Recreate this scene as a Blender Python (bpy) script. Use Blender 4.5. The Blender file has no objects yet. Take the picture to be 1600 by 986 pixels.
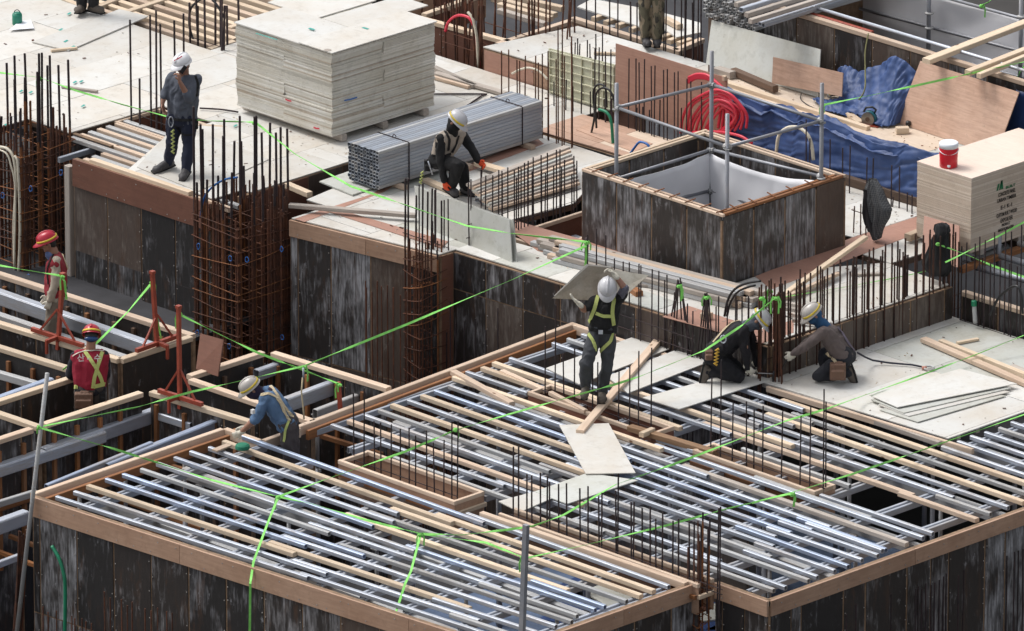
import bpy, bmesh, math, random
from mathutils import Vector, Matrix, noise
from mathutils.bvhtree import BVHTree
random.seed(7)
R = math.radians
SC = bpy.context.scene
COL = SC.collection

# ---------------------------------------------------------------- camera
F = 18000.0; PITCH = R(19.6); AZ = R(45.5); S = 127.0
DIST = F / S
FW = Vector((-math.sin(AZ)*math.cos(PITCH), math.cos(AZ)*math.cos(PITCH), -math.sin(PITCH)))
RI = Vector((math.cos(AZ), math.sin(AZ), 0)); UP = RI.cross(FW)
CAM = -FW * DIST
cd = bpy.data.cameras.new('camera'); cam = bpy.data.objects.new('camera', cd); COL.objects.link(cam)
cd.sensor_width = 36; cd.lens = 36 * F / 1600; cd.clip_start = 5; cd.clip_end = 2000
cam.matrix_world = Matrix.Translation(CAM) @ Matrix((RI, UP, -FW)).transposed().to_4x4()
SC.camera = cam

# ---------------------------------------------------------------- sky, sun, exposure
wd = bpy.data.worlds.new('World'); SC.world = wd; wd.use_nodes = True
wn = wd.node_tree; bg = wn.nodes['Background']
sky = wn.nodes.new('ShaderNodeTexSky'); sky.sky_type = 'NISHITA'; sky.sun_disc = False
SUN_EL, SUN_AZ = R(58), R(250)
sky.sun_elevation = SUN_EL; sky.sun_rotation = SUN_AZ; sky.air_density = 1.0; sky.dust_density = 4.0
hs = wn.nodes.new('ShaderNodeHueSaturation'); hs.inputs['Saturation'].default_value = .22
wn.links.new(sky.outputs[0], hs.inputs['Color']); wn.links.new(hs.outputs[0], bg.inputs[0])
bg.inputs[1].default_value = 0.15
sl = bpy.data.lights.new('sun', 'SUN'); sl.energy = 1.3; sl.angle = R(22); sl.color = (1, .965, .92)
so = bpy.data.objects.new('sun', sl); COL.objects.link(so)
sd = Vector((math.sin(SUN_AZ)*math.cos(SUN_EL), math.cos(SUN_AZ)*math.cos(SUN_EL), math.sin(SUN_EL)))
so.rotation_euler = sd.to_track_quat('Z', 'Y').to_euler()
SC.view_settings.view_transform = 'Standard'; SC.view_settings.look = 'None'
SC.view_settings.exposure = 0.40; SC.view_settings.gamma = 1
SC.cycles.max_bounces = 5; SC.cycles.diffuse_bounces = 3; SC.cycles.glossy_bounces = 3

# ---------------------------------------------------------------- pixel <-> place (the camera above, photograph 1600 x 986)
def _ray(u, v): return FW*F + RI*(u-800) - UP*(v-493)
def at(u, v, z=0.0):
    d = _ray(u, v); return CAM + d*((z-CAM.z)/d.z)
def aty(u, v, y):
    d = _ray(u, v); return CAM + d*((y-CAM.y)/d.y)
def atx(u, v, x):
    d = _ray(u, v); return CAM + d*((x-CAM.x)/d.x)
HF = Vector((FW.x, FW.y, 0)).normalized()
def atd(u, v, base, d=0.0):                    # on the upright plane through base, d metres further away
    r = _ray(u, v); p = base + HF*d
    return CAM + r*((p-CAM).dot(HF)/r.dot(HF))
def pix(p):
    q = Vector(p)-CAM; k = q.dot(FW); return 800+F*q.dot(RI)/k, 493-F*q.dot(UP)/k

# ---------------------------------------------------------------- objects
def tag(o, label=None, cat=None, group=None, kind=None):
    if label: o['label'] = label
    if cat: o['category'] = cat
    if group: o['group'] = group
    if kind: o['kind'] = kind
    return o
def thing(name, label, cat, loc=(0,0,0), group=None):
    o = bpy.data.objects.new(name, None); COL.objects.link(o); o.location = loc; o.empty_display_size = .1
    return tag(o, label, cat, group)
def place(name, me, mtx, parent=None):
    o = bpy.data.objects.new(name, me); COL.objects.link(o)
    if parent is not None:
        o.parent = parent
        par = parent; off = Vector((0,0,0))
        while par is not None: off += par.location; par = par.parent
        mtx = Matrix.Translation(-off) @ mtx
    o.matrix_local = mtx
    return o
def mesh(name, V, Fc, mats, smooth=False, mi=None):
    me = bpy.data.meshes.new(name); me.from_pydata([tuple(v) for v in V], [], Fc)
    for m in (mats if isinstance(mats, (list, tuple)) else [mats]): me.materials.append(m)
    if mi: me.polygons.foreach_set('material_index', mi)
    if smooth: me.polygons.foreach_set('use_smooth', [True]*len(me.polygons))
    me.update(); return me
class MB:
    """collects pieces given in world coordinates; build() links them as one mesh object with its origin at its base"""
    def __init__(s): s.V = []; s.F = []; s.mi = []
    def add(s, V, Fc, m=0):
        n = len(s.V); s.V += [Vector(v) for v in V]; s.F += [[i+n for i in f] for f in Fc]; s.mi += [m]*len(Fc); return s
    def box(s, a, b, m=0):
        x0,y0,z0 = a; x1,y1,z1 = b
        return s.add([(x0,y0,z0),(x1,y0,z0),(x1,y1,z0),(x0,y1,z0),(x0,y0,z1),(x1,y0,z1),(x1,y1,z1),(x0,y1,z1)],
                     [(0,3,2,1),(4,5,6,7),(0,1,5,4),(1,2,6,5),(2,3,7,6),(3,0,4,7)], m)
    def bar(s, p, q, w, h=None, m=0, up=(0,0,1)):
        p = Vector(p); q = Vector(q); h = h or w; M = frame(p, q, up)
        L = (q-p).length
        return s.add([M @ Vector((x,y*w/2,z*h/2)) for x in (0,L) for y,z in ((-1,-1),(1,-1),(1,1),(-1,1))],
                     [(0,3,2,1),(4,5,6,7),(0,1,5,4),(1,2,6,5),(2,3,7,6),(3,0,4,7)], m)
    def tube(s, pts, r, n=6, m=0, cap=True):
        pts = [Vector(p) for p in pts]; rs = r if isinstance(r, (list,tuple)) else [r]*len(pts)
        b = len(s.V); up = None
        for i, p in enumerate(pts):
            t = (pts[min(i+1,len(pts)-1)] - pts[max(i-1,0)]).normalized()
            if up is None:
                up = Vector((0,0,1)) if abs(t.z) < .9 else Vector((1,0,0))
            a = t.cross(up).normalized(); c = a.cross(t).normalized(); up = c
            for k in range(n):
                q = 2*math.pi*k/n; s.V.append(p + (a*math.cos(q) + c*math.sin(q))*rs[i])
        for i in range(len(pts)-1):
            for k in range(n):
                s.F.append([b+i*n+k, b+i*n+(k+1)%n, b+(i+1)*n+(k+1)%n, b+(i+1)*n+k]); s.mi.append(m)
        if cap:
            s.F.append([b+k for k in reversed(range(n))]); s.F.append([b+(len(pts)-1)*n+k for k in range(n)]); s.mi += [m,m]
        return s
    def strip(s, pts, nrm, w, t=.002, m=0):      # flat ribbon: per-point face normal
        pts = [Vector(p) for p in pts]; b = len(s.V)
        for i, p in enumerate(pts):
            d = (pts[min(i+1,len(pts)-1)] - pts[max(i-1,0)]).normalized()
            n = Vector(nrm[i] if isinstance(nrm, list) else nrm).normalized(); a = d.cross(n).normalized(); n = a.cross(d).normalized()
            for k in ((-1,-1),(1,-1),(1,1),(-1,1)): s.V.append(p + a*(k[0]*w/2) + n*(k[1]*t/2))
        for i in range(len(pts)-1):
            for k in range(4): s.F.append([b+i*4+k, b+i*4+(k+1)%4, b+(i+1)*4+(k+1)%4, b+(i+1)*4+k]); s.mi.append(m)
        s.F.append([b,b+3,b+2,b+1]); e = b+4*(len(pts)-1); s.F.append([e,e+1,e+2,e+3]); s.mi += [m,m]
        return s
    def lathe(s, c, prof, n=16, m=0):
        c = Vector(c); b = len(s.V)
        for r, z in prof:
            for k in range(n):
                a = 2*math.pi*k/n; s.V.append(c + Vector((r*math.cos(a), r*math.sin(a), z)))
        for i in range(len(prof)-1):
            for k in range(n): s.F.append([b+i*n+k, b+i*n+(k+1)%n, b+(i+1)*n+(k+1)%n, b+(i+1)*n+k]); s.mi.append(m)
        s.F.append([b+k for k in reversed(range(n))]); s.F.append([b+(len(prof)-1)*n+k for k in range(n)]); s.mi += [m,m]
        return s
    def prism(s, poly, z0, z1, m=0):
        n = len(poly); V = [(p[0],p[1],z0) for p in poly]+[(p[0],p[1],z1) for p in poly]
        return s.add(V, [list(reversed(range(n))), list(range(n,2*n))]+[[i,(i+1)%n,n+(i+1)%n,n+i] for i in range(n)], m)
    def build(s, name, mats, parent=None, smooth=False):
        lo = Vector([min(v[i] for v in s.V) for i in range(3)]); hi = Vector([max(v[i] for v in s.V) for i in range(3)])
        c = Vector(((lo.x+hi.x)/2, (lo.y+hi.y)/2, lo.z))
        me = mesh(name, [v-c for v in s.V], s.F, mats, smooth, s.mi)
        return place(name, me, Matrix.Translation(c), parent)
def frame(p, q, up=(0,0,1)):
    x = (q-p).normalized(); up = Vector(up)
    if abs(x.dot(up)) > .98: up = Vector((0,1,0)) if abs(x.y) < .9 else Vector((1,0,0))
    y = up.cross(x).normalized(); z = x.cross(y)
    return Matrix.Translation(p) @ Matrix((x,y,z)).transposed().to_4x4()
_bc = {}
def beam(name, p, q, w, h, mat, parent=None, up=(0,0,1), hollow=False, drop=True):
    """a straight piece from p to q, w wide, h high; with drop=True p and q run along the middle of its top face"""
    p = Vector(p); q = Vector(q); L = round((q-p).length, 2); w = round(w,3); h = round(h,3)
    key = (L, w, h, mat.name, hollow, drop)
    if key not in _bc:
        z1 = 0 if drop else h/2; z0 = z1-h
        def ring(x, a=0): return [(x,-w/2+a,z0+a),(x,w/2-a,z0+a),(x,w/2-a,z1-a),(x,-w/2+a,z1-a)]
        if hollow:
            t = hollow if isinstance(hollow, float) else .004; e = min(w,h)*.13
            def ring8(x): return [(x,-w/2+e,z0),(x,w/2-e,z0),(x,w/2,z0+e),(x,w/2,z1-e),(x,w/2-e,z1),(x,-w/2+e,z1),(x,-w/2,z1-e),(x,-w/2,z0+e)]
            def in4(x): return [(x,-w/2+t,z0+t),(x,w/2-t,z0+t),(x,w/2-t,z1-t),(x,-w/2+t,z1-t)]
            V = ring8(-L/2)+ring8(L/2)+in4(-L/2)+in4(L/2)
            Fc = [(k,(k+1)%8,8+(k+1)%8,8+k) for k in range(8)]
            for k in range(4):
                j = (k+1)%4; Fc.append((16+j,16+k,20+k,20+j))
                for o, qq in ((0,16),(8,20)):          # end rims
                    a0, a1, b0 = o+2*k, o+2*k+1, o+(2*k+2)%8
                    r1 = (a0,qq+k,qq+j,a1); r2 = (a1,qq+j,b0)
                    Fc += [r1 if o == 0 else tuple(reversed(r1)), r2 if o == 0 else tuple(reversed(r2))]
        else:
            e = min(w,h)*.09       # softened long edges
            V = []
            for x in (-L/2, L/2):
                V += [(x,-w/2+e,z0),(x,w/2-e,z0),(x,w/2,z0+e),(x,w/2,z1-e),(x,w/2-e,z1),(x,-w/2+e,z1),(x,-w/2,z1-e),(x,-w/2,z0+e)]
            Fc = [tuple(reversed(range(8))), tuple(range(8,16))]+[(k,(k+1)%8,8+(k+1)%8,8+k) for k in range(8)]
        _bc[key] = mesh(name, V, Fc, mat)
    M = frame(p, q, up); return place(name, _bc[key], M @ Matrix.Translation((L/2,0,0)), parent)
def sheet(name, c, ax, ay, lx, ly, t, mat, parent=None):
    """a flat sheet: c is the middle of its top face, ax and ay its edge directions"""
    ax = Vector(ax).normalized(); ay = Vector(ay); ay = (ay-ax*ax.dot(ay)).normalized(); n = ax.cross(ay)
    key = ('s', round(lx,2), round(ly,2), t, mat.name)
    if key not in _bc:
        b = MB().box((-lx/2,-ly/2,-t), (lx/2,ly/2,0)); _bc[key] = mesh(name, b.V, b.F, mat)
    return place(name, _bc[key], Matrix.Translation(Vector(c)) @ Matrix((ax,ay,n)).transposed().to_4x4(), parent)
def quadsheet(name, P, t, mat, parent=None):
    """a sheet through four corner places (any quadrilateral), t thick"""
    P = [Vector(p) for p in P]; n = (P[1]-P[0]).cross(P[2]-P[0]).normalized()
    if n.z < 0: n = -n; 
    b = MB(); V = P+[p-n*t for p in P]
    k = len(P); Fc = [list(range(k)), [k+i for i in reversed(range(k))]]+[[(i+1)%k, i, k+i, k+(i+1)%k] for i in range(k)]
    b.add(V, Fc); o = b.build(name, mat, parent)
    bm = bmesh.new(); bm.from_mesh(o.data); bmesh.ops.recalc_face_normals(bm, faces=bm.faces); bm.to_mesh(o.data); bm.free()
    return o

# ---------------------------------------------------------------- materials
def newmat(name):
    m = bpy.data.materials.new(name); m.use_nodes = True; nt = m.node_tree
    return m, nt, nt.nodes['Principled BSDF']
class NT:
    def __init__(s, nt): s.nt = nt
    def n(s, t, **kw):
        x = s.nt.nodes.new('ShaderNode'+t)
        for k, v in kw.items():
            if k in x.inputs: x.inputs[k].default_value = v
            else: setattr(x, k, v)
        return x
    def l(s, a, b): s.nt.links.new(a, b)
    def coords(s, scale=(1,1,1), world=False, rnd=True):
        mp = s.n('Mapping'); mp.inputs['Scale'].default_value = scale
        if world: g = s.n('NewGeometry'); s.l(g.outputs['Position'], mp.inputs['Vector'])
        else:
            tc = s.n('TexCoord'); s.l(tc.outputs['Object'], mp.inputs['Vector'])
        if rnd:
            oi = s.n('ObjectInfo'); mu = s.n('VectorMath', operation='SCALE'); mu.inputs[0].default_value = (37,91,53)
            s.l(oi.outputs['Random'], mu.inputs['Scale']); s.l(mu.outputs[0], mp.inputs['Location'])
        return mp.outputs[0]
    def noise(s, vec, scale, detail=4, rough=.6):
        x = s.n('TexNoise'); x.inputs['Scale'].default_value = scale; x.inputs['Detail'].default_value = detail; x.inputs['Roughness'].default_value = rough
        s.l(vec, x.inputs['Vector']); return x.outputs[0]
    def ramp(s, f, stops):
        r = s.n('ValToRGB'); e = r.color_ramp.elements
        while len(e) < len(stops): e.new(.5)
        for i, (p, c) in enumerate(stops):
            e[i].position = p; e[i].color = (c,c,c,1) if isinstance(c, (int,float)) else (*c,1)
        s.l(f, r.inputs[0]); return r.outputs[0]
    def mix(s, f, a, b, mode='MIX'):
        x = s.n('Mix', data_type='RGBA', blend_type=mode)
        for i, v in ((0,f),(6,a),(7,b)):
            if hasattr(v, 'is_linked'): s.l(v, x.inputs[i])
            elif i == 0: x.inputs[0].default_value = v
            else: x.inputs[i].default_value = (v,v,v,1) if isinstance(v, (int,float)) else (*v,1)
        return x.outputs[2]
    def math(s, op, a, b=0.0):
        x = s.n('Math', operation=op)
        for i, v in enumerate((a,b)):
            if hasattr(v, 'is_linked'): s.l(v, x.inputs[i])
            else: x.inputs[i].default_value = v
        return x.outputs[0]
    def rand(s, lo, hi):
        oi = s.n('ObjectInfo'); mr = s.n('MapRange'); mr.inputs['To Min'].default_value = lo; mr.inputs['To Max'].default_value = hi
        s.l(oi.outputs['Random'], mr.inputs['Value']); return mr.outputs[0]
    def bump(s, h, bsdf, st=.3, d=.004):
        b = s.n('Bump'); b.inputs['Strength'].default_value = st; b.inputs['Distance'].default_value = d
        s.l(h, b.inputs['Height']); s.l(b.outputs[0], bsdf.inputs['Normal'])
def m_plain(name, c, rough=.7, metal=0, var=.25, scale=8, bump=.2, world=False):
    m, nt, b = newmat(name); t = NT(nt); v = t.coords(world=world); f = t.noise(v, scale)
    col = t.mix(1.0, c, t.mix(f, 1-var*1.6, 1+var*1.2), 'MULTIPLY'); t.l(col, b.inputs['Base Color'])
    b.inputs['Roughness'].default_value = rough; b.inputs['Metallic'].default_value = metal
    if bump: t.bump(t.noise(v, scale*6), b, bump, .003)
    return m
def m_wood(name, c1, c2, grey=.0, rough=.75, lo=.8, hi=1.15):
    m, nt, b = newmat(name); t = NT(nt)
    v = t.coords((.7,11,11)); g = t.noise(v, 3.2, 6, .65); g2 = t.noise(t.coords((.25,1,1)), 2.2)
    col = t.mix(t.ramp(g, [(.3,0.0),(.7,1.0)]), c1, c2)
    col = t.mix(t.ramp(g2, [(.50,0.0),(.75,.5)]), col, (.36,.23,.15) if not grey else (.22,.19,.17))
    vk = t.n('TexVoronoi'); vk.inputs['Scale'].default_value = 1.6; t.l(t.coords((1,2.2,2.2)), vk.inputs['Vector'])
    col = t.mix(t.ramp(vk.outputs['Distance'], [(.03,1.0),(.07,0.0)]), col, (.16,.075,.035))
    col = t.mix(1.0, col, t.rand(lo, hi), 'MULTIPLY')
    t.l(col, b.inputs['Base Color']); b.inputs['Roughness'].default_value = rough
    t.bump(g, b, .35, .003); return m
def m_steel(name, c, rough=.42, metal=.75, dirt=(.34,.30,.265), da=.7):
    m, nt, b = newmat(name); t = NT(nt)
    v = t.coords((.5,2,2)); a = t.noise(v, 5, 5, .7); g = t.noise(t.coords((.15,1,1)), 3)
    col = t.mix(a, tuple(x*.72 for x in c), tuple(min(1,x*1.18) for x in c))
    f = t.ramp(t.math('ADD', t.math('MULTIPLY', g, .6), t.math('MULTIPLY', t.noise(t.coords((.8,8,8)), 6, 5, .7), .4)), [(.50,0.0),(.60,da)]); col = t.mix(f, col, dirt)
    s = t.ramp(t.noise(t.coords((1.5,6,6)), 9), [(.66,0.0),(.74,.7)]); col = t.mix(s, col, (.62,.60,.56))
    col = t.mix(1.0, col, t.rand(.82, 1.1), 'MULTIPLY')
    t.l(col, b.inputs['Base Color']); t.l(t.math('MULTIPLY', t.math('SUBTRACT', 1.0, f), metal), b.inputs['Metallic'])
    t.l(t.mix(a, rough-.1, rough+.2), b.inputs['Roughness'])
    t.bump(a, b, .15, .002); return m
def m_rust(name, c1, c2, rough=.85):
    m, nt, b = newmat(name); t = NT(nt); v = t.coords(world=True, rnd=False)
    f = t.noise(v, 9, 6, .7); col = t.mix(t.ramp(f, [(.35,0.0),(.65,1.0)]), c1, c2); col = t.mix(1.0, col, t.rand(.7,1.25), 'MULTIPLY')
    t.l(col, b.inputs['Base Color']); b.inputs['Roughness'].default_value = rough
    # rolled ribs of the bar
    g = t.n('NewGeometry'); w = t.n('TexWave'); w.bands_direction = 'Z'; w.inputs['Scale'].default_value = 28; t.l(g.outputs['Position'], w.inputs['Vector'])
    t.bump(w.outputs[0], b, .5, .002); return m
def m_panel(name, base, stain, lo=.55, hi=.8, amt=.8, rust=(.075,.04,.024), sz=1.0):
    """used film-faced form panel: dark skin with scraped, cement-streaked, dribbled wear"""
    m, nt, b = newmat(name); t = NT(nt)
    big = t.noise(t.coords((1,.65,1)), 3.2*sz, 4, .55); st = t.noise(t.coords((1,.13,1)), 20*sz, 4, .65); fine = t.noise(t.coords((1,.22,1)), 30, 4, .65)
    f = t.math('ADD', t.math('MULTIPLY', big, .42), t.math('MULTIPLY', fine, .14)); f = t.math('ADD', f, t.math('MULTIPLY', st, .44)); f = t.math('ADD', f, t.rand(-.07, .05))
    k = t.ramp(f, [(lo-.01,0.0),(lo+.05,amt*.35),(hi+.03,amt)])
    drip = t.ramp(t.noise(t.coords((1,.07,1)), 34, 3, .6), [(.42,0.0),(.60,1.0)])
    k = t.math('MULTIPLY', k, t.math('SUBTRACT', 1.0, t.math('MULTIPLY', drip, .62)))
    sc = t.ramp(t.noise(t.coords((1,.5,1)), 11, 5, .7), [(.60,0.0),(.68,.55)]); k = t.math('MAXIMUM', k, t.math('MULTIPLY', sc, t.ramp(big, [(.44,0.0),(.56,1.0)])))
    col = t.mix(fine, tuple(x*.6 for x in base), tuple(x*1.5 for x in base))
    rf = t.ramp(t.noise(t.coords((1,.2,1)), 6, 6, .75), [(.54,0.0),(.68,.7)]); col = t.mix(rf, col, rust)
    col = t.mix(k, col, t.mix(fine, tuple(x*.75 for x in stain), tuple(x*1.2 for x in stain)))
    t.l(col, b.inputs['Base Color']); t.l(t.mix(k, .45, .85), b.inputs['Roughness'])
    t.bump(fine, b, .3, .004); return m
def m_ply(name, c, tan, stain=.35, lo=.9, hi=1.06, rough=.6, spots=.5, grain=0.0):
    m, nt, b = newmat(name); t = NT(nt); v = t.coords()
    a = t.noise(v, 1.3, 6, .65); d = t.noise(v, 7, 6, .72); e = t.noise(t.coords((3,.6,1)), 5, 4)
    col = t.mix(t.ramp(a, [(.40,0.0),(.72,stain*1.6)]), c, tan)
    col = t.mix(t.ramp(d, [(.52,0.0),(.75,stain)]), col, tuple(x*.62 for x in tan))
    col = t.mix(t.ramp(t.noise(v, 24, 4, .6), [(.68,0.0),(.76,spots)]), col, (.18,.15,.12))
    col = t.mix(t.ramp(e, [(.60,0.0),(.72,.35)]), col, (min(1,c[0]*1.15),min(1,c[1]*1.15),min(1,c[2]*1.15)))
    scf = t.math('MULTIPLY', t.ramp(t.noise(t.coords((1,5,1)), 9, 6, .75), [(.60,0.0),(.66,1.0)]), t.ramp(t.noise(v, 2.1, 3, .5), [(.48,0.0),(.56,1.0)]))
    col = t.mix(t.math('MULTIPLY', scf, .45*min(1,stain*2.5)), col, (.24,.21,.18))
    if grain:
        g = t.noise(t.coords((1.2,14,14)), 2.5, 6, .7); col = t.mix(t.ramp(g, [(.35,0.0),(.75,grain)]), col, tuple(x*.6 for x in tan))
    col = t.mix(1.0, col, t.rand(lo, hi), 'MULTIPLY')
    t.l(col, b.inputs['Base Color']); b.inputs['Roughness'].default_value = rough
    t.bump(d, b, .12, .003); return m
def m_cloth(name, c, fold=.5, rough=.9, sheen=.0, var=.25, metal=0.0):
    m, nt, b = newmat(name); t = NT(nt); v = t.coords((1,1,.6)); a = t.noise(v, 9, 4, .6)
    col = t.mix(1.0, c, t.mix(a, 1-var, 1+var), 'MULTIPLY'); t.l(col, b.inputs['Base Color']); b.inputs['Roughness'].default_value = rough
    t.bump(t.noise(v, 14, 3, .5), b, fold, .02); return m

W_NEW = m_wood('pale_sawn_timber', (.66,.54,.41), (.56,.43,.30))
W_PINK = m_wood('pinkish_sawn_timber', (.62,.49,.38), (.51,.375,.275))
W_OLD = m_wood('weathered_timber', (.46,.41,.36), (.31,.265,.23), grey=1)
W_ORANGE = m_wood('wet_orange_timber', (.36,.15,.05), (.20,.075,.028), lo=.6, hi=1.2)
W_DARK = m_wood('dark_old_timber', (.14,.085,.055), (.07,.045,.032), lo=.7, hi=1.2)
STEEL = m_steel('galvanised_steel', (.51,.545,.61), rough=.47, metal=.60)
STEEL_B = m_steel('blue_galvanised_steel', (.42,.49,.63), rough=.43, metal=.65)
STEEL_D = m_steel('dull_galvanised_steel', (.44,.445,.45), rough=.6, metal=.3)
STEEL_P = m_steel('scaffold_steel', (.30,.31,.34), rough=.5, metal=.6, da=.3)
REBAR = m_rust('rusty_rebar', (.045,.018,.012), (.13,.045,.02))
REBAR_D = m_rust('dark_rebar', (.018,.014,.018), (.045,.026,.026))
REBAR_O = m_rust('orange_rebar', (.12,.042,.016), (.25,.095,.03))
PANEL = m_panel('dark_form_panel', (.030,.025,.023), (.34,.33,.34), lo=.50, hi=.62, amt=.85)
PANEL_W = m_panel('scraped_form_panel', (.036,.032,.031), (.40,.40,.42), lo=.47, hi=.60, amt=.9)
PANEL_B = m_panel('brown_form_panel', (.075,.055,.045), (.26,.23,.20), lo=.52, hi=.67, amt=.6)
PANEL_K = m_panel('black_form_panel', (.020,.018,.018), (.30,.30,.32), lo=.52, hi=.65, amt=.75)
PLY = m_ply('coated_white_plywood', (.595,.59,.565), (.50,.43,.34), stain=.36)
PLY_G = m_ply('grey_coated_plywood', (.50,.51,.48), (.40,.38,.31), stain=.5)
PLY_T = m_ply('tan_stained_plywood', (.59,.575,.54), (.50,.43,.34), stain=.42)
PLY_R = m_ply('red_brown_film_plywood', (.43,.24,.18), (.34,.17,.12), stain=.4, spots=.4, grain=.35)
PLY_D = m_ply('dark_red_plywood', (.20,.085,.055), (.13,.055,.035), stain=.4, grain=.4)
PLY_P = m_ply('raw_pinkish_plywood', (.60,.40,.30), (.46,.27,.18), stain=.4, spots=.15, grain=.6)
PLY_C = m_ply('cream_form_plywood', (.55,.55,.42), (.42,.38,.24), stain=.5)
PLY_RAW = m_ply('raw_light_plywood', (.70,.59,.48), (.60,.44,.31), stain=.35, spots=.1, grain=.4)
FASCIA = m_ply('brown_edge_board', (.45,.29,.20), (.33,.19,.12), stain=.5, grain=.45, spots=.6)
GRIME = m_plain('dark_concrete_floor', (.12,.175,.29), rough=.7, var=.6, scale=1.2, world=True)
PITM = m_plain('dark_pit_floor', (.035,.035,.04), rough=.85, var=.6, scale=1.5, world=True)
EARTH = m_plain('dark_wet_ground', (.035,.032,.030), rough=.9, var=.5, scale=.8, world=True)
LIME = m_plain('lime_green_strap', (.24,.68,.14), rough=.75, var=.35, scale=9, bump=0)
JOINT = m_plain('rusty_panel_joint', (.24,.155,.095), rough=.85, var=.5, scale=12)
BLUE_NET = m_plain('navy_tarpaulin', (.03,.065,.19), rough=.5, var=.5, scale=3)
REDP = m_plain('red_oxide_paint', (.30,.055,.030), rough=.5, var=.35, scale=9)
CABLE_K = m_plain('black_cable', (.012,.012,.014), rough=.45, bump=0)
CABLE_G = m_plain('green_hose', (.012,.20,.10), rough=.4, bump=0)
CABLE_W = m_plain('cream_hose', (.62,.57,.46), rough=.5, bump=0)
CABLE_R = m_plain('red_hose', (.60,.025,.055), rough=.35, var=.12, bump=0)
CABLE_B = m_plain('blue_tie', (.02,.13,.42), rough=.4, bump=0)
TAPE_TEAL = m_plain('teal_marking', (.03,.33,.28), rough=.5, bump=0)

def textmesh(name, s, size, mtx, mat, parent, wid=None, offset=0.0, width_of=None):
    c = bpy.data.curves.new(name, 'FONT'); c.body = s; c.size = size; c.align_x = 'CENTER'; c.align_y = 'CENTER'; c.extrude = .0008; c.offset = offset; c.resolution_u = 3
    o = bpy.data.objects.new(name, c); COL.objects.link(o); bpy.context.view_layer.update()
    me = bpy.data.meshes.new_from_object(o.evaluated_get(bpy.context.evaluated_depsgraph_get())); bpy.data.objects.remove(o); me.name = name
    if wid:
        w = max(v.co.x for v in me.vertices)-min(v.co.x for v in me.vertices); me.transform(Matrix.Diagonal((wid/w,1,1,1)))
    me.materials.clear(); me.materials.append(mat); return place(name, me, mtx, parent)
# ================================================================ the setting: ground and lower floor
tag(MB().box((-400,-400,-3.9), (400,400,-3.8)).build('ground', EARTH), kind='structure')
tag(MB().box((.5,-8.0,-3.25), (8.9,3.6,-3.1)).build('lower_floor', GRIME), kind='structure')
tag(MB().box((-15,-12,-3.25), (.49,3.6,-3.11)).build('pit_floor', PITM), kind='structure')

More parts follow.
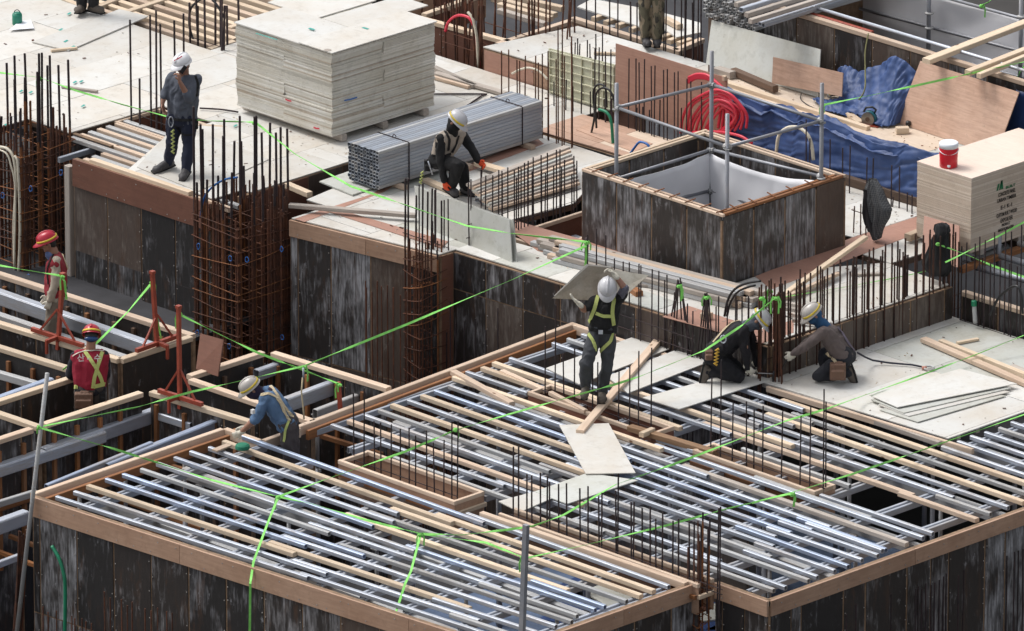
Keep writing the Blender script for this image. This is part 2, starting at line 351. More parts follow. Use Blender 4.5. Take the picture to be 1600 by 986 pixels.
# ================================================================ form walls
def form_wall(name, label, p0, p1, out, ztop, zbot=-3.1, pw=.60, mats=None, rows=(), cap=None, fascia=0, fmat=None, group=None,
              strip=None, studs=False, widths=None, capw=.09, cat='formwork wall', seed=0, rods=True):
    """wall of form panels from p0 to p1 (x,y), seen from the side `out`; ztop is the top of its cap or fascia"""
    rnd = random.Random(seed or hash(name+str(p0)) % 1000 if not seed else seed)
    p0 = Vector((*p0,0)); p1 = Vector((*p1,0)); d = (p1-p0).normalized(); L = (p1-p0).length; n = Vector((*out,0)).normalized()
    n = (n-d*n.dot(d)).normalized()
    strip = JOINT; sm_ = W_ORANGE
    t = thing(name, label, cat, (p0+p1)/2+Vector((0,0,zbot)), group)
    ztp = ztop-(.06 if cap else 0)
    # backing frame whose edge shows in the joints
    c = p0*.5+p1*.5
    b = MB(); b.bar(p0-n*.038+Vector((0,0,(ztp+zbot)/2)), p1-n*.038+Vector((0,0,(ztp+zbot)/2)), .06, ztp-zbot-.004); b.build('backing_frame', strip, t)
    mats = mats or [PANEL, PANEL, PANEL_K, PANEL_W, PANEL_B]
    x = 0; i = 0; wsx = list(widths) if widths else [pw]*40
    zf = ztop-fascia if fascia else ztp
    ws = list(widths) if widths else []
    while x < L-.02:
        w = ws.pop(0) if ws else pw
        w = min(w, L-x); 
        if L-x-w < .12: w = L-x
        zt = zf
        cuts = [zbot]+[z for z in rows if zbot < z < zf-.1]+[zf]
        m0 = rnd.choice(mats)
        for k in range(len(cuts)-1):
            a, e = cuts[k], cuts[k+1]
            m = m0 if k == len(cuts)-2 else rnd.choice(mats)
            cc = p0+d*(x+w/2)+n*(-.012+rnd.uniform(-.003,.003))+Vector((0,0,(a+e)/2))
            sheet('panel', cc+n*.012, d, (0,0,1), w-rnd.uniform(.018,.034), e-a-.018, .018, m, t)
        x += w; i += 1
    nb = MB(); r3 = random.Random(int(L*100)+seed); x = 0
    for w in (wsx or [pw]):
        x += w
        if x > L: break
        for side in (-.028, .028):
            z = zf-.10
            while z > max(zbot, zf-2.2):
                q = p0+d*(x+side)+n*.003+Vector((0,0,z)); 
                if r3.random() < .7: nb.bar(q-n*.004, q+n*.004, .012, .012)
                z -= r3.uniform(.14,.24)
    if fascia:
        x = .15
        while x < L-.1:
            q = p0+d*x+n*.040+Vector((0,0,ztop-r3.choice((.05,fascia-.05)))); nb.bar(q-n*.004, q+n*.003, .012, .012); x += r3.uniform(.12,.3)
    if nb.V: tag(nb.build('nail_heads', m_nail, t), kind='stuff')
    if cap: beam('cap_timber', p0-n*.03+Vector((0,0,ztop)), p1-n*.03+Vector((0,0,ztop)), capw, .06, cap, t)
    if fascia:
        # boards of the edge, butted end to end
        x = 0
        while x < L-.02:
            w = min(rnd.choice([1.8,2.4,1.2]), L-x)
            if L-x-w < .4: w = L-x
            sheet('edge_board', p0+d*(x+w/2)+n*.022+Vector((0,0,ztop-fascia/2+.002)), d, (0,0,1), w-.006, fascia, .03, fmat or FASCIA, t)
            x += w
        beam('top_timber', p0-n*.035+Vector((0,0,ztop-.004)), p1-n*.035+Vector((0,0,ztop-.004)), .075, .06, W_PINK, t)
    if studs:
        s = .12
        while s < L-.05:
            q = p0+d*s+n*.045
            beam('stud', q+Vector((0,0,ztp-.08)), q+Vector((0,0,max(zbot,ztp-1.6))), .05, .05, sm_ if rnd.random()<.8 else W_DARK, t, up=n)
            s += rnd.uniform(.32,.5)
        for z in (-.75,):
            beam('waler', p0+n*.09+Vector((0,0,ztp+z)), p1+n*.09+Vector((0,0,ztp+z)), .05, .06, W_ORANGE, t)
    return t
m_nail = m_plain('nail_head_metal', (.30,.28,.26), rough=.6, bump=0)
FRONT = (0,-1); RIGHT = (1,0)
form_wall('formwork_wall', 'long dark stained form wall at the bottom left, brown board along its top edge', (.57,-8.49), (8.06,-7.98), FRONT, 0,
          rows=(-1.45,), fascia=.24, seed=11, widths=[.12]+[.6]*20, mats=[PANEL,PANEL_W,PANEL_W,PANEL_K,PANEL,PANEL_B], strip=W_OLD)
form_wall('formwork_wall', 'short stained form wall turning the bottom corner left of the rebar gap', (8.06,-7.94), (8.06,-4.88), RIGHT, 0,
          fascia=.20, seed=5, widths=[.5,.6,.6,.3], mats=[PANEL_W,PANEL], strip=W_ORANGE)
form_wall('formwork_wall', 'narrow dark form wall right of the rebar gap at the bottom', (8.20,-4.77), (9.06,-4.77), FRONT, 0,
          fascia=.19, seed=9, widths=[.12,.36,.38], mats=[PANEL_K,PANEL])
form_wall('formwork_wall', 'long dark form wall at the bottom right with bolts along its joints', (9.06,-4.74), (9.06,4.2), RIGHT, 0,
          fascia=.19, seed=23, widths=[.35,.17,.7,.37,.7,.4,.3,.62,.35,.5,.6,.45,.5], mats=[PANEL,PANEL_B,PANEL_K,PANEL,PANEL_W])
form_wall('formwork_wall', 'tall dark form wall below the standing worker on the phone, reddish board along its top', (-7.22,-.70), (-4.72,-.66), FRONT, .45,
          rows=(-.78,-2.0), fascia=.36, fmat=PLY_D, seed=3, pw=.62, mats=[PANEL_K,PANEL_B,PANEL,PANEL_K], strip=W_DARK)
form_wall('formwork_wall', 'dark form wall between the two column cages with brown boards along its top', (-3.62,-.33), (-1.34,.03), FRONT, .43,
          rows=(-1.35,), fascia=.21, seed=8, widths=[.12,.52,.62,.62,.5], mats=[PANEL_K,PANEL_W,PANEL,PANEL_B], strip=W_DARK)
form_wall('formwork_wall', 'dark form wall under the white slab edge right of the narrow column cage', (-1.40,.28), (3.84,.56), FRONT, .425,
          rows=(-.05,), seed=14, pw=.62, mats=[PANEL_K,PANEL,PANEL,PANEL_B], strip=W_ORANGE)
form_wall('formwork_wall', 'short return of brown boards in the recess behind the narrow column cage', (-1.30,.05), (-1.30,.27), RIGHT, .43,
          seed=4, mats=[PLY_D], strip=W_DARK)
form_wall('formwork_wall', 'rust-stained form wall behind the long row of upright bars at the white floor', (3.86,.62), (3.90,3.76), RIGHT, .425,
          seed=31, pw=.6, mats=[PANEL_B,PANEL], strip=W_ORANGE, zbot=-1)
form_wall('formwork_wall', 'low black form wall right of the upright bars with timber along its top', (3.95,3.86), (8.6,3.98), FRONT, .36,
          seed=33, pw=.6, mats=[PANEL,PANEL_K], cap=W_PINK, strip=W_ORANGE, zbot=-1)
form_wall('formwork_wall', 'dark form wall hidden behind the rusty corner cage at the left edge', (-8.78,.0), (-7.3,.0), FRONT, .43,
          seed=35, mats=[PANEL_K], strip=W_DARK)
form_wall('formwork_wall', 'dark form wall at the left edge just left of the corner cage', (-12,-.76), (-8.82,-.76), FRONT, .43, seed=36, mats=[PANEL_K], strip=W_DARK)
beam('corner_post', (-7.29,-.66,.32), (-7.29,-.66,-3.1), .1, .1, W_OLD, tag(thing('post', 'weathered upright post at the left end of the reddish-topped form wall', 'post', (-7.29,-.66,-3.1))), up=(1,0,0))

# rooms of beam forms at the lower left: dark skins towards the passages, studs inside
LW = [  # p0, p1, out, studs, cap, label
 ((-6.5,-3.50), (-2.24,-3.30), FRONT, True, W_PINK, 'far timber-topped beam form running behind the worker with the tan sleeves'),
 ((-2.20,-4.49), (-2.20,-3.33), RIGHT, False, W_NEW, 'short dark beam form under the crossbar of the middle red post'),
 ((-6.0,-4.82), (-2.24,-4.53), FRONT, False, W_NEW, 'timber-topped beam form carrying the red post beside the worker with the tan sleeves'),
 ((-6.0,-5.45), (-2.30,-5.17), FRONT, True, W_NEW, 'timber-topped beam form ending at the left arm of the red-vested worker'),
 ((-2.14,-8.6), (-2.14,-5.33), RIGHT, False, W_NEW, 'beam form running to the left edge just below the red-vested worker\'s elbow'),
 ((-1.16,-6.70), (-1.16,-5.12), RIGHT, True, W_NEW, 'timber-topped beam form in front of the red-vested worker\'s legs'),
 ((-3.4,-6.90), (-1.16,-6.83), FRONT, False, W_NEW, 'short beam form meeting the leaning steel pole from the left edge'),
 ((-1.15,-9.5), (-1.15,-6.92), RIGHT, True, W_PINK, 'beam form running from the leaning pole to the left edge above the steel beams'),
 ((-1.12,-5.03), (.52,-4.90), FRONT, True, W_NEW, 'beam form with the nearest red post clamped on it'),
 ((-1.18,-4.30), (-1.18,-3.08), RIGHT, True, W_PINK, 'beam form beside the leaning brown board behind the nearest red post'),
 ((-1.10,-4.40), (1.0,-4.36), FRONT, False, W_PINK, 'beam form directly behind the helmet of the worker in blue'),
 ((-1.10,-3.03), (.80,-2.90), FRONT, True, W_PINK, 'farthest beam form of the pit left of the joist deck, below the tall wall'),
]
for i, (a, b, o, st, cp, lb) in enumerate(LW):
    form_wall('beam_form', lb, a, b, o, 0, zbot=-2.6, pw=1.2, cap=cp, studs=st, seed=40+i, mats=[PANEL_K, PANEL_K, PANEL] , cat='beam form', strip=W_ORANGE, capw=.10)

# edge timbers of the joist deck
def rail(name, label, p, q, w=.075, h=.12, m=W_PINK, group=None):
    o = beam(name, p, q, w, h, m); return tag(o, label, 'edge timber', group)
rail('edge_timber', 'pinkish timber along the left edge of the bottom left deck', (.50,-8.42,.0), (.44,-5.30,.0))
rail('edge_timber', 'inner timber beside the left edge of the bottom left deck', (.66,-8.36,-.03), (.60,-5.34,-.03), w=.05, m=W_ORANGE)
rail('edge_timber', 'short timber in front of the hands of the worker in blue', (.46,-5.26,.0), (1.05,-5.25,.0))
rail('edge_timber', 'short timber below the chest of the worker in blue', (1.08,-5.22,.0), (1.06,-4.62,.0))
rail('edge_timber', 'long pinkish timber along the back left edge of the joist deck', (1.02,-4.60,.0), (.72,.36,.0))
rail('edge_timber', 'inner timber beside the back left edge of the joist deck', (1.13,-4.55,-.04), (.84,.26,-.04), w=.045, m=W_ORANGE)
rail('edge_timber', 'pinkish timber at the far corner of the deck behind the man carrying a panel', (.76,.33,.0), (3.6,.38,.0))

# ---------------------------------------------------------------- the joist deck
TR = [(2.26,4.24,-5.12,-4.62), (2.14,4.24,-1.84,-1.44), (4.96,6.98,-1.86,-1.50), (4.88,8.16,-5.02,-4.74)]
def free(x, y):
    if y < -5.06: ok = .72 < x < 7.92 and y > -8.36+.067*(x-.57)
    else: ok = x > (1.22 if y < -2.1 else 1.02) - (0 if y > -4.5 else -1.3) and x < 8.90 and y > -4.66
    if y >= -4.66 and y < -4.5 and x < 2.35: ok = False
    for a,b,c,d in TR:
        if a-.03 < x < b+.03 and c-.05 < y < d+.05: ok = False
    if x > 7.06 and -1.74 < y < -1.22: ok = False
    if 4.3 < x < 5.2 and -1.62 < y < -1.15: ok = False
    if x < 1.9 and -.9 < y < -.45: ok = False
    return ok
rnd = random.Random(5)
_T = 'tenth eleventh twelfth thirteenth fourteenth fifteenth sixteenth seventeenth eighteenth nineteenth'.split()
_U = 'first second third fourth fifth sixth seventh eighth ninth'.split()
def nth(n):
    if n < 10: return _U[n-1]
    if n < 20: return _T[n-10]
    d = {2:('twentieth','twenty'),3:('thirtieth','thirty'),4:('fortieth','forty'),5:('fiftieth','fifty'),6:('sixtieth','sixty'),7:('seventieth','seventy')}[n//10]
    return d[0] if n % 10 == 0 else d[1]+'-'+_U[n%10-1]
_used = set()
def uniq(lb, alts=(' doubled',' lapped',' lapped twice',' lapped again',' spare')):
    q = lb
    for a in alts:
        if q not in _used: break
        q = lb+a
    _used.add(q); return q
JL = {'s': ('steel_joist', 'steel joist', 'joist'), 't': ('timber_joist', 'timber joist', 'joist')}
def joist(x0, x1, y, kind, z=0.0, skew=0.0, area='', row=1):
    if kind == 's': m = rnd.choice([STEEL, STEEL, STEEL_B, STEEL_D]); w, h, hol = .050, .054, .005
    else: m = rnd.choice([W_NEW, W_PINK, W_NEW, W_OLD]); w, h, hol = .07, .055, False
    nm, lb, ct = JL[kind]
    dz = rnd.uniform(-.006,.004)
    o = beam(nm, (x0, y, z+dz), (x1, y+skew*(x1-x0)+rnd.uniform(-.02,.02), z+dz), w, h, m, hollow=hol)
    xm = (x0+x1)/2; A = area == AREA1; span = (.7,7.9) if A else (.9,8.9); q = (xm-span[0])/(span[1]-span[0])
    where = 'left end' if q < .22 else 'left half' if q < .45 else 'middle' if q < .58 else 'right half' if q < .8 else 'right end'
    tag(o, uniq('%s, %s row from the %s, %s' % (lb, nth(row), 'bottom left edge board' if A else 'deck\'s bottom right corner', where)), ct, ('steel' if kind == 's' else 'timber')+' joists of the '+area)
    return o
AREA1 = 'bottom left deck inside the edge boards'; AREA2 = 'middle and right deck around the rebar boxes'
y = -8.28; row_a = row_b = 0
while y < 3.4:
    # free stretches of this lane
    area = AREA1 if y < -5.06 else AREA2
    if area == AREA1: row_a += 1; row = row_a
    else: row_b += 1; row = row_b
    runs = []; x = .6; st = None
    skew = .067*max(0, min(1, (-5.2-y)/3)) if y < -5.06 else 0
    while x < 9:
        yy = y+skew*(x-.6)
        f = free(x, yy) and not (x > 3.75 and x < 6.7 and y > .6)
        if y > .18: f = 6.86 < x < 8.9
        if f and st is None: st = x
        if not f and st is not None: runs.append((st, x-.03)); st = None
        x += .03
    if st is not None: runs.append((st, 8.9))
    for a, b in runs:
        if b-a < .3: continue
        s = a+rnd.uniform(0,.06); lane = 0
        while s < b-.25:
            L = rnd.uniform(2.9, 4.4); e = min(s+L, b-rnd.uniform(.0,.10))
            if b-e < .7: e = b-rnd.uniform(.0,.08)
            xm_ = (s+e)/2; k = 't' if rnd.random() < (.34 if area == AREA1 else .40 if xm_ < 4.3 else .16) else 's'
            joist(s, e, y+skew*(s-.6)+(.066 if lane % 2 else 0), k, skew=skew, area=area, row=row)
            if rnd.random() < .13 and e-s > 1.2:
                c = rnd.uniform(s, e-1.0)
                joist(c, min(e, c+rnd.uniform(.9,2.4)), y+skew*(c-.6)+(.132 if lane % 2 else -.066 if lane else .066), rnd.choice('st'), skew=skew, area=area, row=row)
            if e >= b-.15: break
            s = e-rnd.uniform(.15,.6); lane += 1
    y += rnd.uniform(.262,.292) if area == AREA1 else rnd.uniform(.225,.262)
# paired light rails under the joists, main beams and shores below them
x = 1.05; n = 0; pn = 0
while x < 8.9:
    for y0, y1 in ((-8.2,-5.2), (-4.55, .15 if x < 6.9 else 3.0)):
        if x > 7.9 and y0 < -5: continue
        if y0 > -5 and x < 1.3: y0 = -4.4
        yy0, yy1 = y0+.08+.067*(x-.57) if y0 < -5 else y0, y1
        for dx in (0, .075):
            pn += 0
            o = beam('under_rail', (x+dx, yy0, -.068), (x+dx+rnd.uniform(-.03,.03), yy1, -.068), .04, .075, STEEL, hollow=.004)
            tag(o, '%s light crosswise rail pair from the left under the %s deck, %s rail' % (nth(n+1), 'bottom left' if y0 < -5 else 'middle and right', 'left' if dx == 0 else 'right'), 'rail', 'crosswise rails under the joists of the '+(AREA1 if y0 < -5 else AREA2))
    x += rnd.uniform(.66,.86); n += 1
_sn = [0]
def shore(x, y, ztop, label='steel shoring prop', group='shoring props under the joist deck'):
    _sn[0] += 1; label = uniq(label+', the %s counted from the bottom left' % nth(min(_sn[0],79)))
    t = thing('shoring_prop', label, 'prop', (x,y,-3.1), group)
    MB().tube([(x,y,-3.1),(x,y,ztop-.7)], .03, 8).build('outer_tube', STEEL_P, t, True)
    MB().tube([(x,y,ztop-.7),(x,y,ztop-.012)], .024, 8).build('inner_tube', STEEL_D, t, True)
    MB().box((x-.055,y-.055,ztop-.012),(x+.055,y+.055,ztop)).build('head_plate', STEEL_D, t)
    MB().box((x-.05,y-.015,ztop-.74),(x+.05,y+.015,ztop-.70)).build('collar', STEEL_D, t)
    return t
y = -7.7
while y < 3:
    x0, x1 = (.8,7.8) if y < -5.1 else (1.4,8.8)
    if abs(y+4.9) > .25:
        o = beam('main_beam', (x0,y,-.15), (x1,y,-.15), .09, .14, STEEL_D, hollow=.006); tag(o, 'main steel beam lengthwise below the rails of the joist deck', 'beam', 'main beams below the joist deck')
        x = x0+.3
        while x < x1:
            shore(x, y, -.29); x += 1.5
    y += 1.45
# sheets of navy tarpaulin and odd blocks lying on the lower floor, seen between the joists
for i in range(26):
    c = Vector((rnd.uniform(1.2,8.4), rnd.uniform(-8,2.5), -3.09)); a = rnd.uniform(0,3.1); w = rnd.uniform(.5,1.5); h = rnd.uniform(.4,1.1)
    if i % 3 == 0:
        o = sheet('floor_sheet', c+Vector((0,0,.02)), (math.cos(a),math.sin(a),0), (-math.sin(a),math.cos(a),0), w, h, .02, PLY_G); tag(o, uniq('plywood offcut on the dark lower floor seen between joists, the %s from the left' % nth(1+i)), 'sheet', 'plywood offcuts on the lower floor')
    else:
        o = sheet('tarpaulin', c, (math.cos(a),math.sin(a),0), (-math.sin(a),math.cos(a),0), w*1.6, h*1.6, .01, BLUE_NET); tag(o, uniq('navy tarpaulin on the lower floor seen between joists, the %s spread' % nth(1+i)), 'tarpaulin', 'navy tarpaulins on the lower floor')

# box forms (troughs) let into the deck
def box_form(name, label, x0, x1, y0, y1, z=.03, depth=.38, m=W_PINK, side=FASCIA, ends=True, group=None):
    t = thing(name, label, 'box form', ((x0+x1)/2,(y0+y1)/2,z-depth), group)
    w = .046
    beam('rim_timber', (x0,y0+w/2,z), (x1,y0+w/2,z), w, .05, m, t); beam('rim_timber', (x0,y1-w/2,z), (x1,y1-w/2,z), w, .05, m, t)
    if ends:
        beam('rim_timber', (x0+w/2,y0+w,z-.002), (x0+w/2,y1-w,z-.002), w, .05, m, t); beam('rim_timber', (x1-w/2,y0+w,z-.002), (x1-w/2,y1-w,z-.002), w, .05, m, t)
    zz = z-.051
    for k, (a, b) in enumerate((((x0,y0+.018,0),(x1,y0+.018,0)), ((x0,y1-.018,0),(x1,y1-.018,0)))):
        MB().box((x0,min(a[1],a[1])-.01,z-depth), (x1,a[1]+.01,zz)).build('side_board', side, t)
    if ends:
        for xx in (x0+.01, x1-.01): MB().box((xx-.01,y0+.03,z-depth), (xx+.01,y1-.03,zz)).build('end_board', side, t)
    MB().box((x0+.02,y0+.03,z-depth), (x1-.02,y1-.03,z-depth+.015)).build('bottom_board', PLY_D, t)
    beam('outer_batten', (x0,y0-.03,z-.13), (x1,y0-.03,z-.13), .04, .05, W_ORANGE, t)
    beam('outer_batten', (x1+.022,y0,z-.13), (x1+.022,y1,z-.13), .04, .05, W_NEW, t)
    return t
box_form('box_form', 'box form with upright bars in the middle of the left deck', 2.26, 4.24, -5.12, -4.62)
box_form('box_form', 'box form below the man carrying a panel', 2.14, 4.24, -1.84, -1.44, side=PLY_D)
box_form('box_form', 'box form with upright bars at the right of the joist deck', 4.96, 6.98, -1.86, -1.50)
box_form('box_form', 'long narrow box form full of upright bars reaching the bottom rebar gap', 4.88, 8.16, -5.02, -4.74, ends=False)
rail('edge_timber', 'pinkish timber along the near side of the long narrow box form', (4.7,-5.12,.03), (8.02,-5.06,.03), w=.07, h=.09)

# ================================================================ upper slab: white coated sheets on a timber bed
def clip(poly, axis, v, keep_less):
    out = []
    for i in range(len(poly)):
        a, b = poly[i], poly[(i+1)%len(poly)]
        ia = (a[axis] <= v) == keep_less; ib = (b[axis] <= v) == keep_less
        if ia: out.append(a)
        if ia != ib:
            k = (v-a[axis])/(b[axis]-a[axis]); out.append((a[0]+(b[0]-a[0])*k, a[1]+(b[1]-a[1])*k))
    return out
def floor_sheets(parent, poly, z, nx, ny, ox=0, oy=0, mats=(PLY,), thick=.014, seed=1, stagger=True):
    rr = random.Random(seed)
    xs = [p[0] for p in poly]; ys = [p[1] for p in poly]
    i0 = math.floor((min(xs)-ox)/nx); i1 = math.ceil((max(xs)-ox)/nx)
    for i in range(i0, i1):
        sh = (i % 2)*ny/2 if stagger else 0
        j0 = math.floor((min(ys)-oy-sh)/ny); j1 = math.ceil((max(ys)-oy-sh)/ny)
        for j in range(j0, j1):
            x0 = ox+i*nx+.004; y0 = oy+sh+j*ny+.004
            c = clip(clip(clip(clip(list(poly), 0, x0, False), 0, x0+nx-.008, True), 1, y0, False), 1, y0+ny-.008, True) if poly else []
            if len(c) < 3: continue
            dz = rr.uniform(-.002, .002)
            MB().prism(c, z-thick+dz, z+dz).build('plywood_sheet', rr.choice(mats), parent)
def slab(name, label, polys, z, bed=.09, **kw):
    t = bpy.data.objects.new(name, None); COL.objects.link(t); t.location = (polys[0][0][0], polys[0][0][1], z-bed); tag(t, kind='structure')
    b = MB()
    for p in polys:
        cx = sum(q[0] for q in p)/len(p); cy = sum(q[1] for q in p)/len(p)
        b.prism([(cx+(q[0]-cx)*.995, cy+(q[1]-cy)*.995) for q in p], z-bed, z-.017)
    b.build('timber_bed', W_DARK, t)
    for i, p in enumerate(polys): floor_sheets(t, p, z, seed=i+3, **kw)
    return t
Z1 = .45
slab('upper_slab', '', [
    [(-15,-.80),(-8.80,-.72),(-8.80,-.04),(-15,-.04)], [(-15,-.04),(-8.02,-.04),(-7.97,1.5),(-7.97,3.52),(-15,3.6)],
    [(-7.97,1.55),(-4.70,1.55),(-4.70,3.52),(-7.97,3.52)],
    [(-9.2,3.52),(-3.9,3.52),(-3.9,5.5),(-9.2,5.5)],
    [(-6.42,-.50),(-4.84,-.50),(-4.84,-.06),(-4.70,.02),(-4.70,1.55),(-7.05,1.55),(-7.05,.75)],
    [(-4.9,1.75),(-4.40,1.75),(-4.40,5.5),(-4.9,5.5)],
    ], Z1, nx=.9, ny=1.8, mats=(PLY, PLY, PLY_T, PLY_T))
slab('middle_slab', '', [
    [(-3.62,-.30),(-1.34,.06),(-1.34,.40),(-3.62,.30)], [(-4.0,.32),(-1.34,.40),(-1.34,1.0),(-4.1,1.0)],
    [(-4.25,1.0),(-1.70,1.0),(-1.55,2.6),(-2.4,4.2),(-4.3,4.2)],
    [(-1.34,.33),(3.80,.60),(3.80,1.50),(-1.34,1.0)],
    [(1.98,1.5),(3.84,1.5),(3.84,3.75),(2.75,3.78),(1.98,2.5)],
    [(2.05,3.80),(2.8,3.80),(2.9,6.6),(2.05,6.6)],
    ], Z1, nx=.9, ny=1.8, ox=.2, mats=(PLY, PLY, PLY_G, PLY_T))
slab('far_slab', '', [[(.25,3.95),(2.0,4.2),(1.75,5.6),(.0,5.6)]], Z1, nx=.9, ny=1.8, mats=(PLY,), stagger=False)
slab('pink_floor', '', [[(-3.95,4.28),(-1.0,4.45),(-.6,4.1),(-.5,5.35),(-3.95,5.15)]], Z1, nx=1.0, ny=.9, mats=(PLY_RAW, PLY_RAW, PLY_P), stagger=False)
# red-brown sheets laid as strips and panels in the white floor
def lay(label, P, mat, z=Z1+.003, t=.006, name='plywood_sheet', cat='plywood sheet', **kw):
    return tag(quadsheet(name, [(*p, z) if len(p) == 2 else p for p in P], t, mat), label, cat, **kw)
def PX(*uv, z=Z1): return [tuple(at(u,v,z))[:2] for u, v in uv]
lay('narrow red-brown strip running from the slab edge under the tube bundle', PX((460,342),(476,347),(600,300),(640,275),(625,270),(583,303)), PLY_R)
lay('long red-brown strip in the white floor behind the slab edge', PX((505,329),(535,330),(700,378),(690,389)), PLY_R, z=Z1+.010)
lay('big red-brown sheet behind the two leaning grey sheets', PX((786,352),(805,345),(930,380),(1000,400),(960,420),(840,392)), PLY_R)
lay('red-brown sheet at the slab edge below the two tied bar bundles', PX((1035,495),(1075,478),(1190,515),(1240,500),(1240,520),(1190,537)), PLY_R, z=Z1+.004)
lay('long red-brown strip of floor at the foot of the square shaft', PX((1180,432),(1330,372),(1434,338),(1440,362),(1205,452)), PLY_R)
lay('orange-pink sheet on the pink floor behind the black cables', PX((900,203),(925,192),(1020,225),(990,238)), PLY_P, z=Z1+.006)
lay('dark red strip of floor along the right side of the tube bundle', PX((700,270),(715,275),(850,225),(838,215)), PLY_R)
lay('loose white sheet lying half under the left end of the tube bundle', PX((499,286),(551,307),(600,290),(552,268)), PLY_G, z=Z1+.025, t=.018)
lay('white sheet lying askew on the far left floor with two teal marks', [at(50,65,Z1+.02), at(107,78.5,Z1+.02), at(232,25,Z1+.02), at(187,14,Z1+.02)], PLY, t=.015)
lay('big white sheet under the boots of the worker on the phone', PX((214,262),(263,209),(300,222),(330,214),(420,250),(310,300)), PLY, z=Z1+.012, t=.010)
for i, (u, v) in enumerate([(103,64),(114,73),(95,46),(117,128),(48,144),(33,142),(130,165),(127,127),(8,195),(108,21),(368,196)]):
    o = lay('small teal paint mark on the white floor, %s of eleven' % nth(i+1), [tuple(at(u+a, v+b, Z1+.024)) for a, b in ((-4,1),(-1,2),(4,-1),(1,-2))], TAPE_TEAL, t=.001, name='paint_mark', cat='paint mark', group='teal paint marks on the floor')
# white floor of the kneeling men, on the joists
DS = [  # polygons at z ~ .015, label
 (PX((1190,607),(1215,598),(1471,493),(1560,517),(1510,600),(1300,650),z=0), 'large white floor sheet beneath the kneeling man in the brown jumper'),
 (PX((1560,517),(1640,540),(1640,600),(1590,640),(1480,687),(1300,650),(1510,600),z=0), 'large white floor sheet at the right edge beneath the thrown timbers'),
]
def deck_floor():
    t = bpy.data.objects.new('deck_floor', None); COL.objects.link(t); t.location = (5,2,-.05); tag(t, kind='structure')
    floor_sheets(t, [(3.80,.45),(6.80,.62),(6.80,2.25),(6.8,3.85),(3.78,3.80)], .018, .9, 1.8, ox=.45, oy=.4, mats=(PLY,PLY,PLY_G), thick=.014, seed=4, stagger=False)
    for i in range(11):
        y = .5+i*.33
        beam('floor_bearer', (3.84,y,-.0), (6.78,y,-.0), .06, .06, W_OLD, t)
deck_floor()
rail('edge_timber', 'pale timber along the front edge of the white floor under the kneeling men', (4.0,.40,.01), (7.25,.58,.01), w=.05, h=.07)

# ================================================================ upright bars, cages
_bar = {}
REBAR_M = m_rust('brown_black_rebar', (.022,.013,.012), (.075,.030,.018))
def bar_obj(name, p, q, r, mat, parent, n=5):
    p = Vector(p); q = Vector(q); L = round((q-p).length/.02)*.02; L = max(L,.02)
    key = (L, r, n, mat.name)
    if key not in _bar:
        b = MB().tube([(0,0,0),(0,0,L)], r, n); _bar[key] = mesh(name, b.V, b.F, mat)
    return place(name, _bar[key], Matrix.Translation(p) @ Vector((0,0,1)).rotation_difference(q-p).to_matrix().to_4x4(), parent)
rb = random.Random(12)
def bar_row(label, tops, axis, val, zbot, r=.009, mat=REBAR_D, tie=None, tie2=None, cat='rebar row', group=None, lean=.012, jit=.03, name='rebar_row'):
    """a row of upright bars on the plane x=val or y=val; tops are where the bar ends stand in the photograph"""
    pts = [(aty if axis == 'y' else atx)(u, v, val) for u, v in tops]
    c = sum(pts, Vector())/len(pts)
    t = thing(name, label, cat, (c.x,c.y,zbot), group)
    for p in pts:
        j = rb.uniform(-jit,jit)
        q = Vector((p.x,p.y,p.z)); b = Vector((p.x+rb.uniform(-lean,lean), p.y+rb.uniform(-lean,lean), zbot))
        if axis == 'y': q.y += j; b.y += j
        else: q.x += j; b.x += j
        bar_obj('rebar', b, q, r, mat, t)
    k = 0 if axis == 'y' else 1
    lo = min(p[k] for p in pts); hi = max(p[k] for p in pts)
    for z in (tie or []):
        a = Vector((lo-.03,val-.02,z)) if axis == 'y' else Vector((val+.02,lo-.03,z)); e = Vector((hi+.03,val-.02,z+rb.uniform(-.01,.01))) if axis == 'y' else Vector((val+.02,hi+.03,z))
        bar_obj('cross_bar', a, e, .006, mat, t)
    return t
def S2(lst, ou, ov, s): return [(ou+x/s, ov+y/s) for x, y in lst]
bar_row('thin upright bars rising from the middle box form of the left deck', S2([(455,-130),(512,-150),(555,5),(580,10),(638,20),(667,45),(722,35),(747,70),(803,50),(835,105),(885,95),(918,10),(940,10)],400,656,2.9875), 'y', -4.87, -.3, tie=[-.02])
bar_row('thin upright bars below the man carrying a panel', S2([(157,535),(205,440),(235,670),(290,645),(375,560),(405,700),(495,740),(545,725),(597,655),(648,640)],800,330,2.9875), 'y', -1.64, -.3, tie=[.02])
bar_row('upright bars rising from the right box form, in front of the kneeling man in black', S2([(930,780),(980,690),(1033,900),(1095,885),(1123,930),(1175,905)],800,330,2.9875)+S2([(62,935),(150,960),(208,910),(263,895),(270,825)],1200,330,2.9875), 'y', -1.68, -.3, tie=[.03])
bar_row('many thin upright bars along the long narrow box form at the bottom centre', S2([(3,130),(32,120),(57,260),(98,255),(120,255),(160,265),(182,285),(228,300),(262,295),(315,320),(342,315),(402,355),(418,345),(490,255),(478,330),(545,385),(562,385),(612,410),(640,405),(682,455),(707,425),(757,470),(790,455),(820,480),(855,475),(885,495),(920,495),(953,420),(980,405)],800,656,2.9875), 'y', -4.87, -.36, tie=[-.05,.0], jit=.05, r=.0105)
bar_row('dark bars standing in the gap behind the man carrying a panel', S2([(353,110),(395,80),(442,110),(473,225),(515,235),(545,240),(590,250),(605,255),(658,270),(685,280),(708,320),(722,295),(752,380),(817,430),(840,470)],800,330,2.9875), 'y', .44, -1.2, tie=[.12,.28], jit=.03)
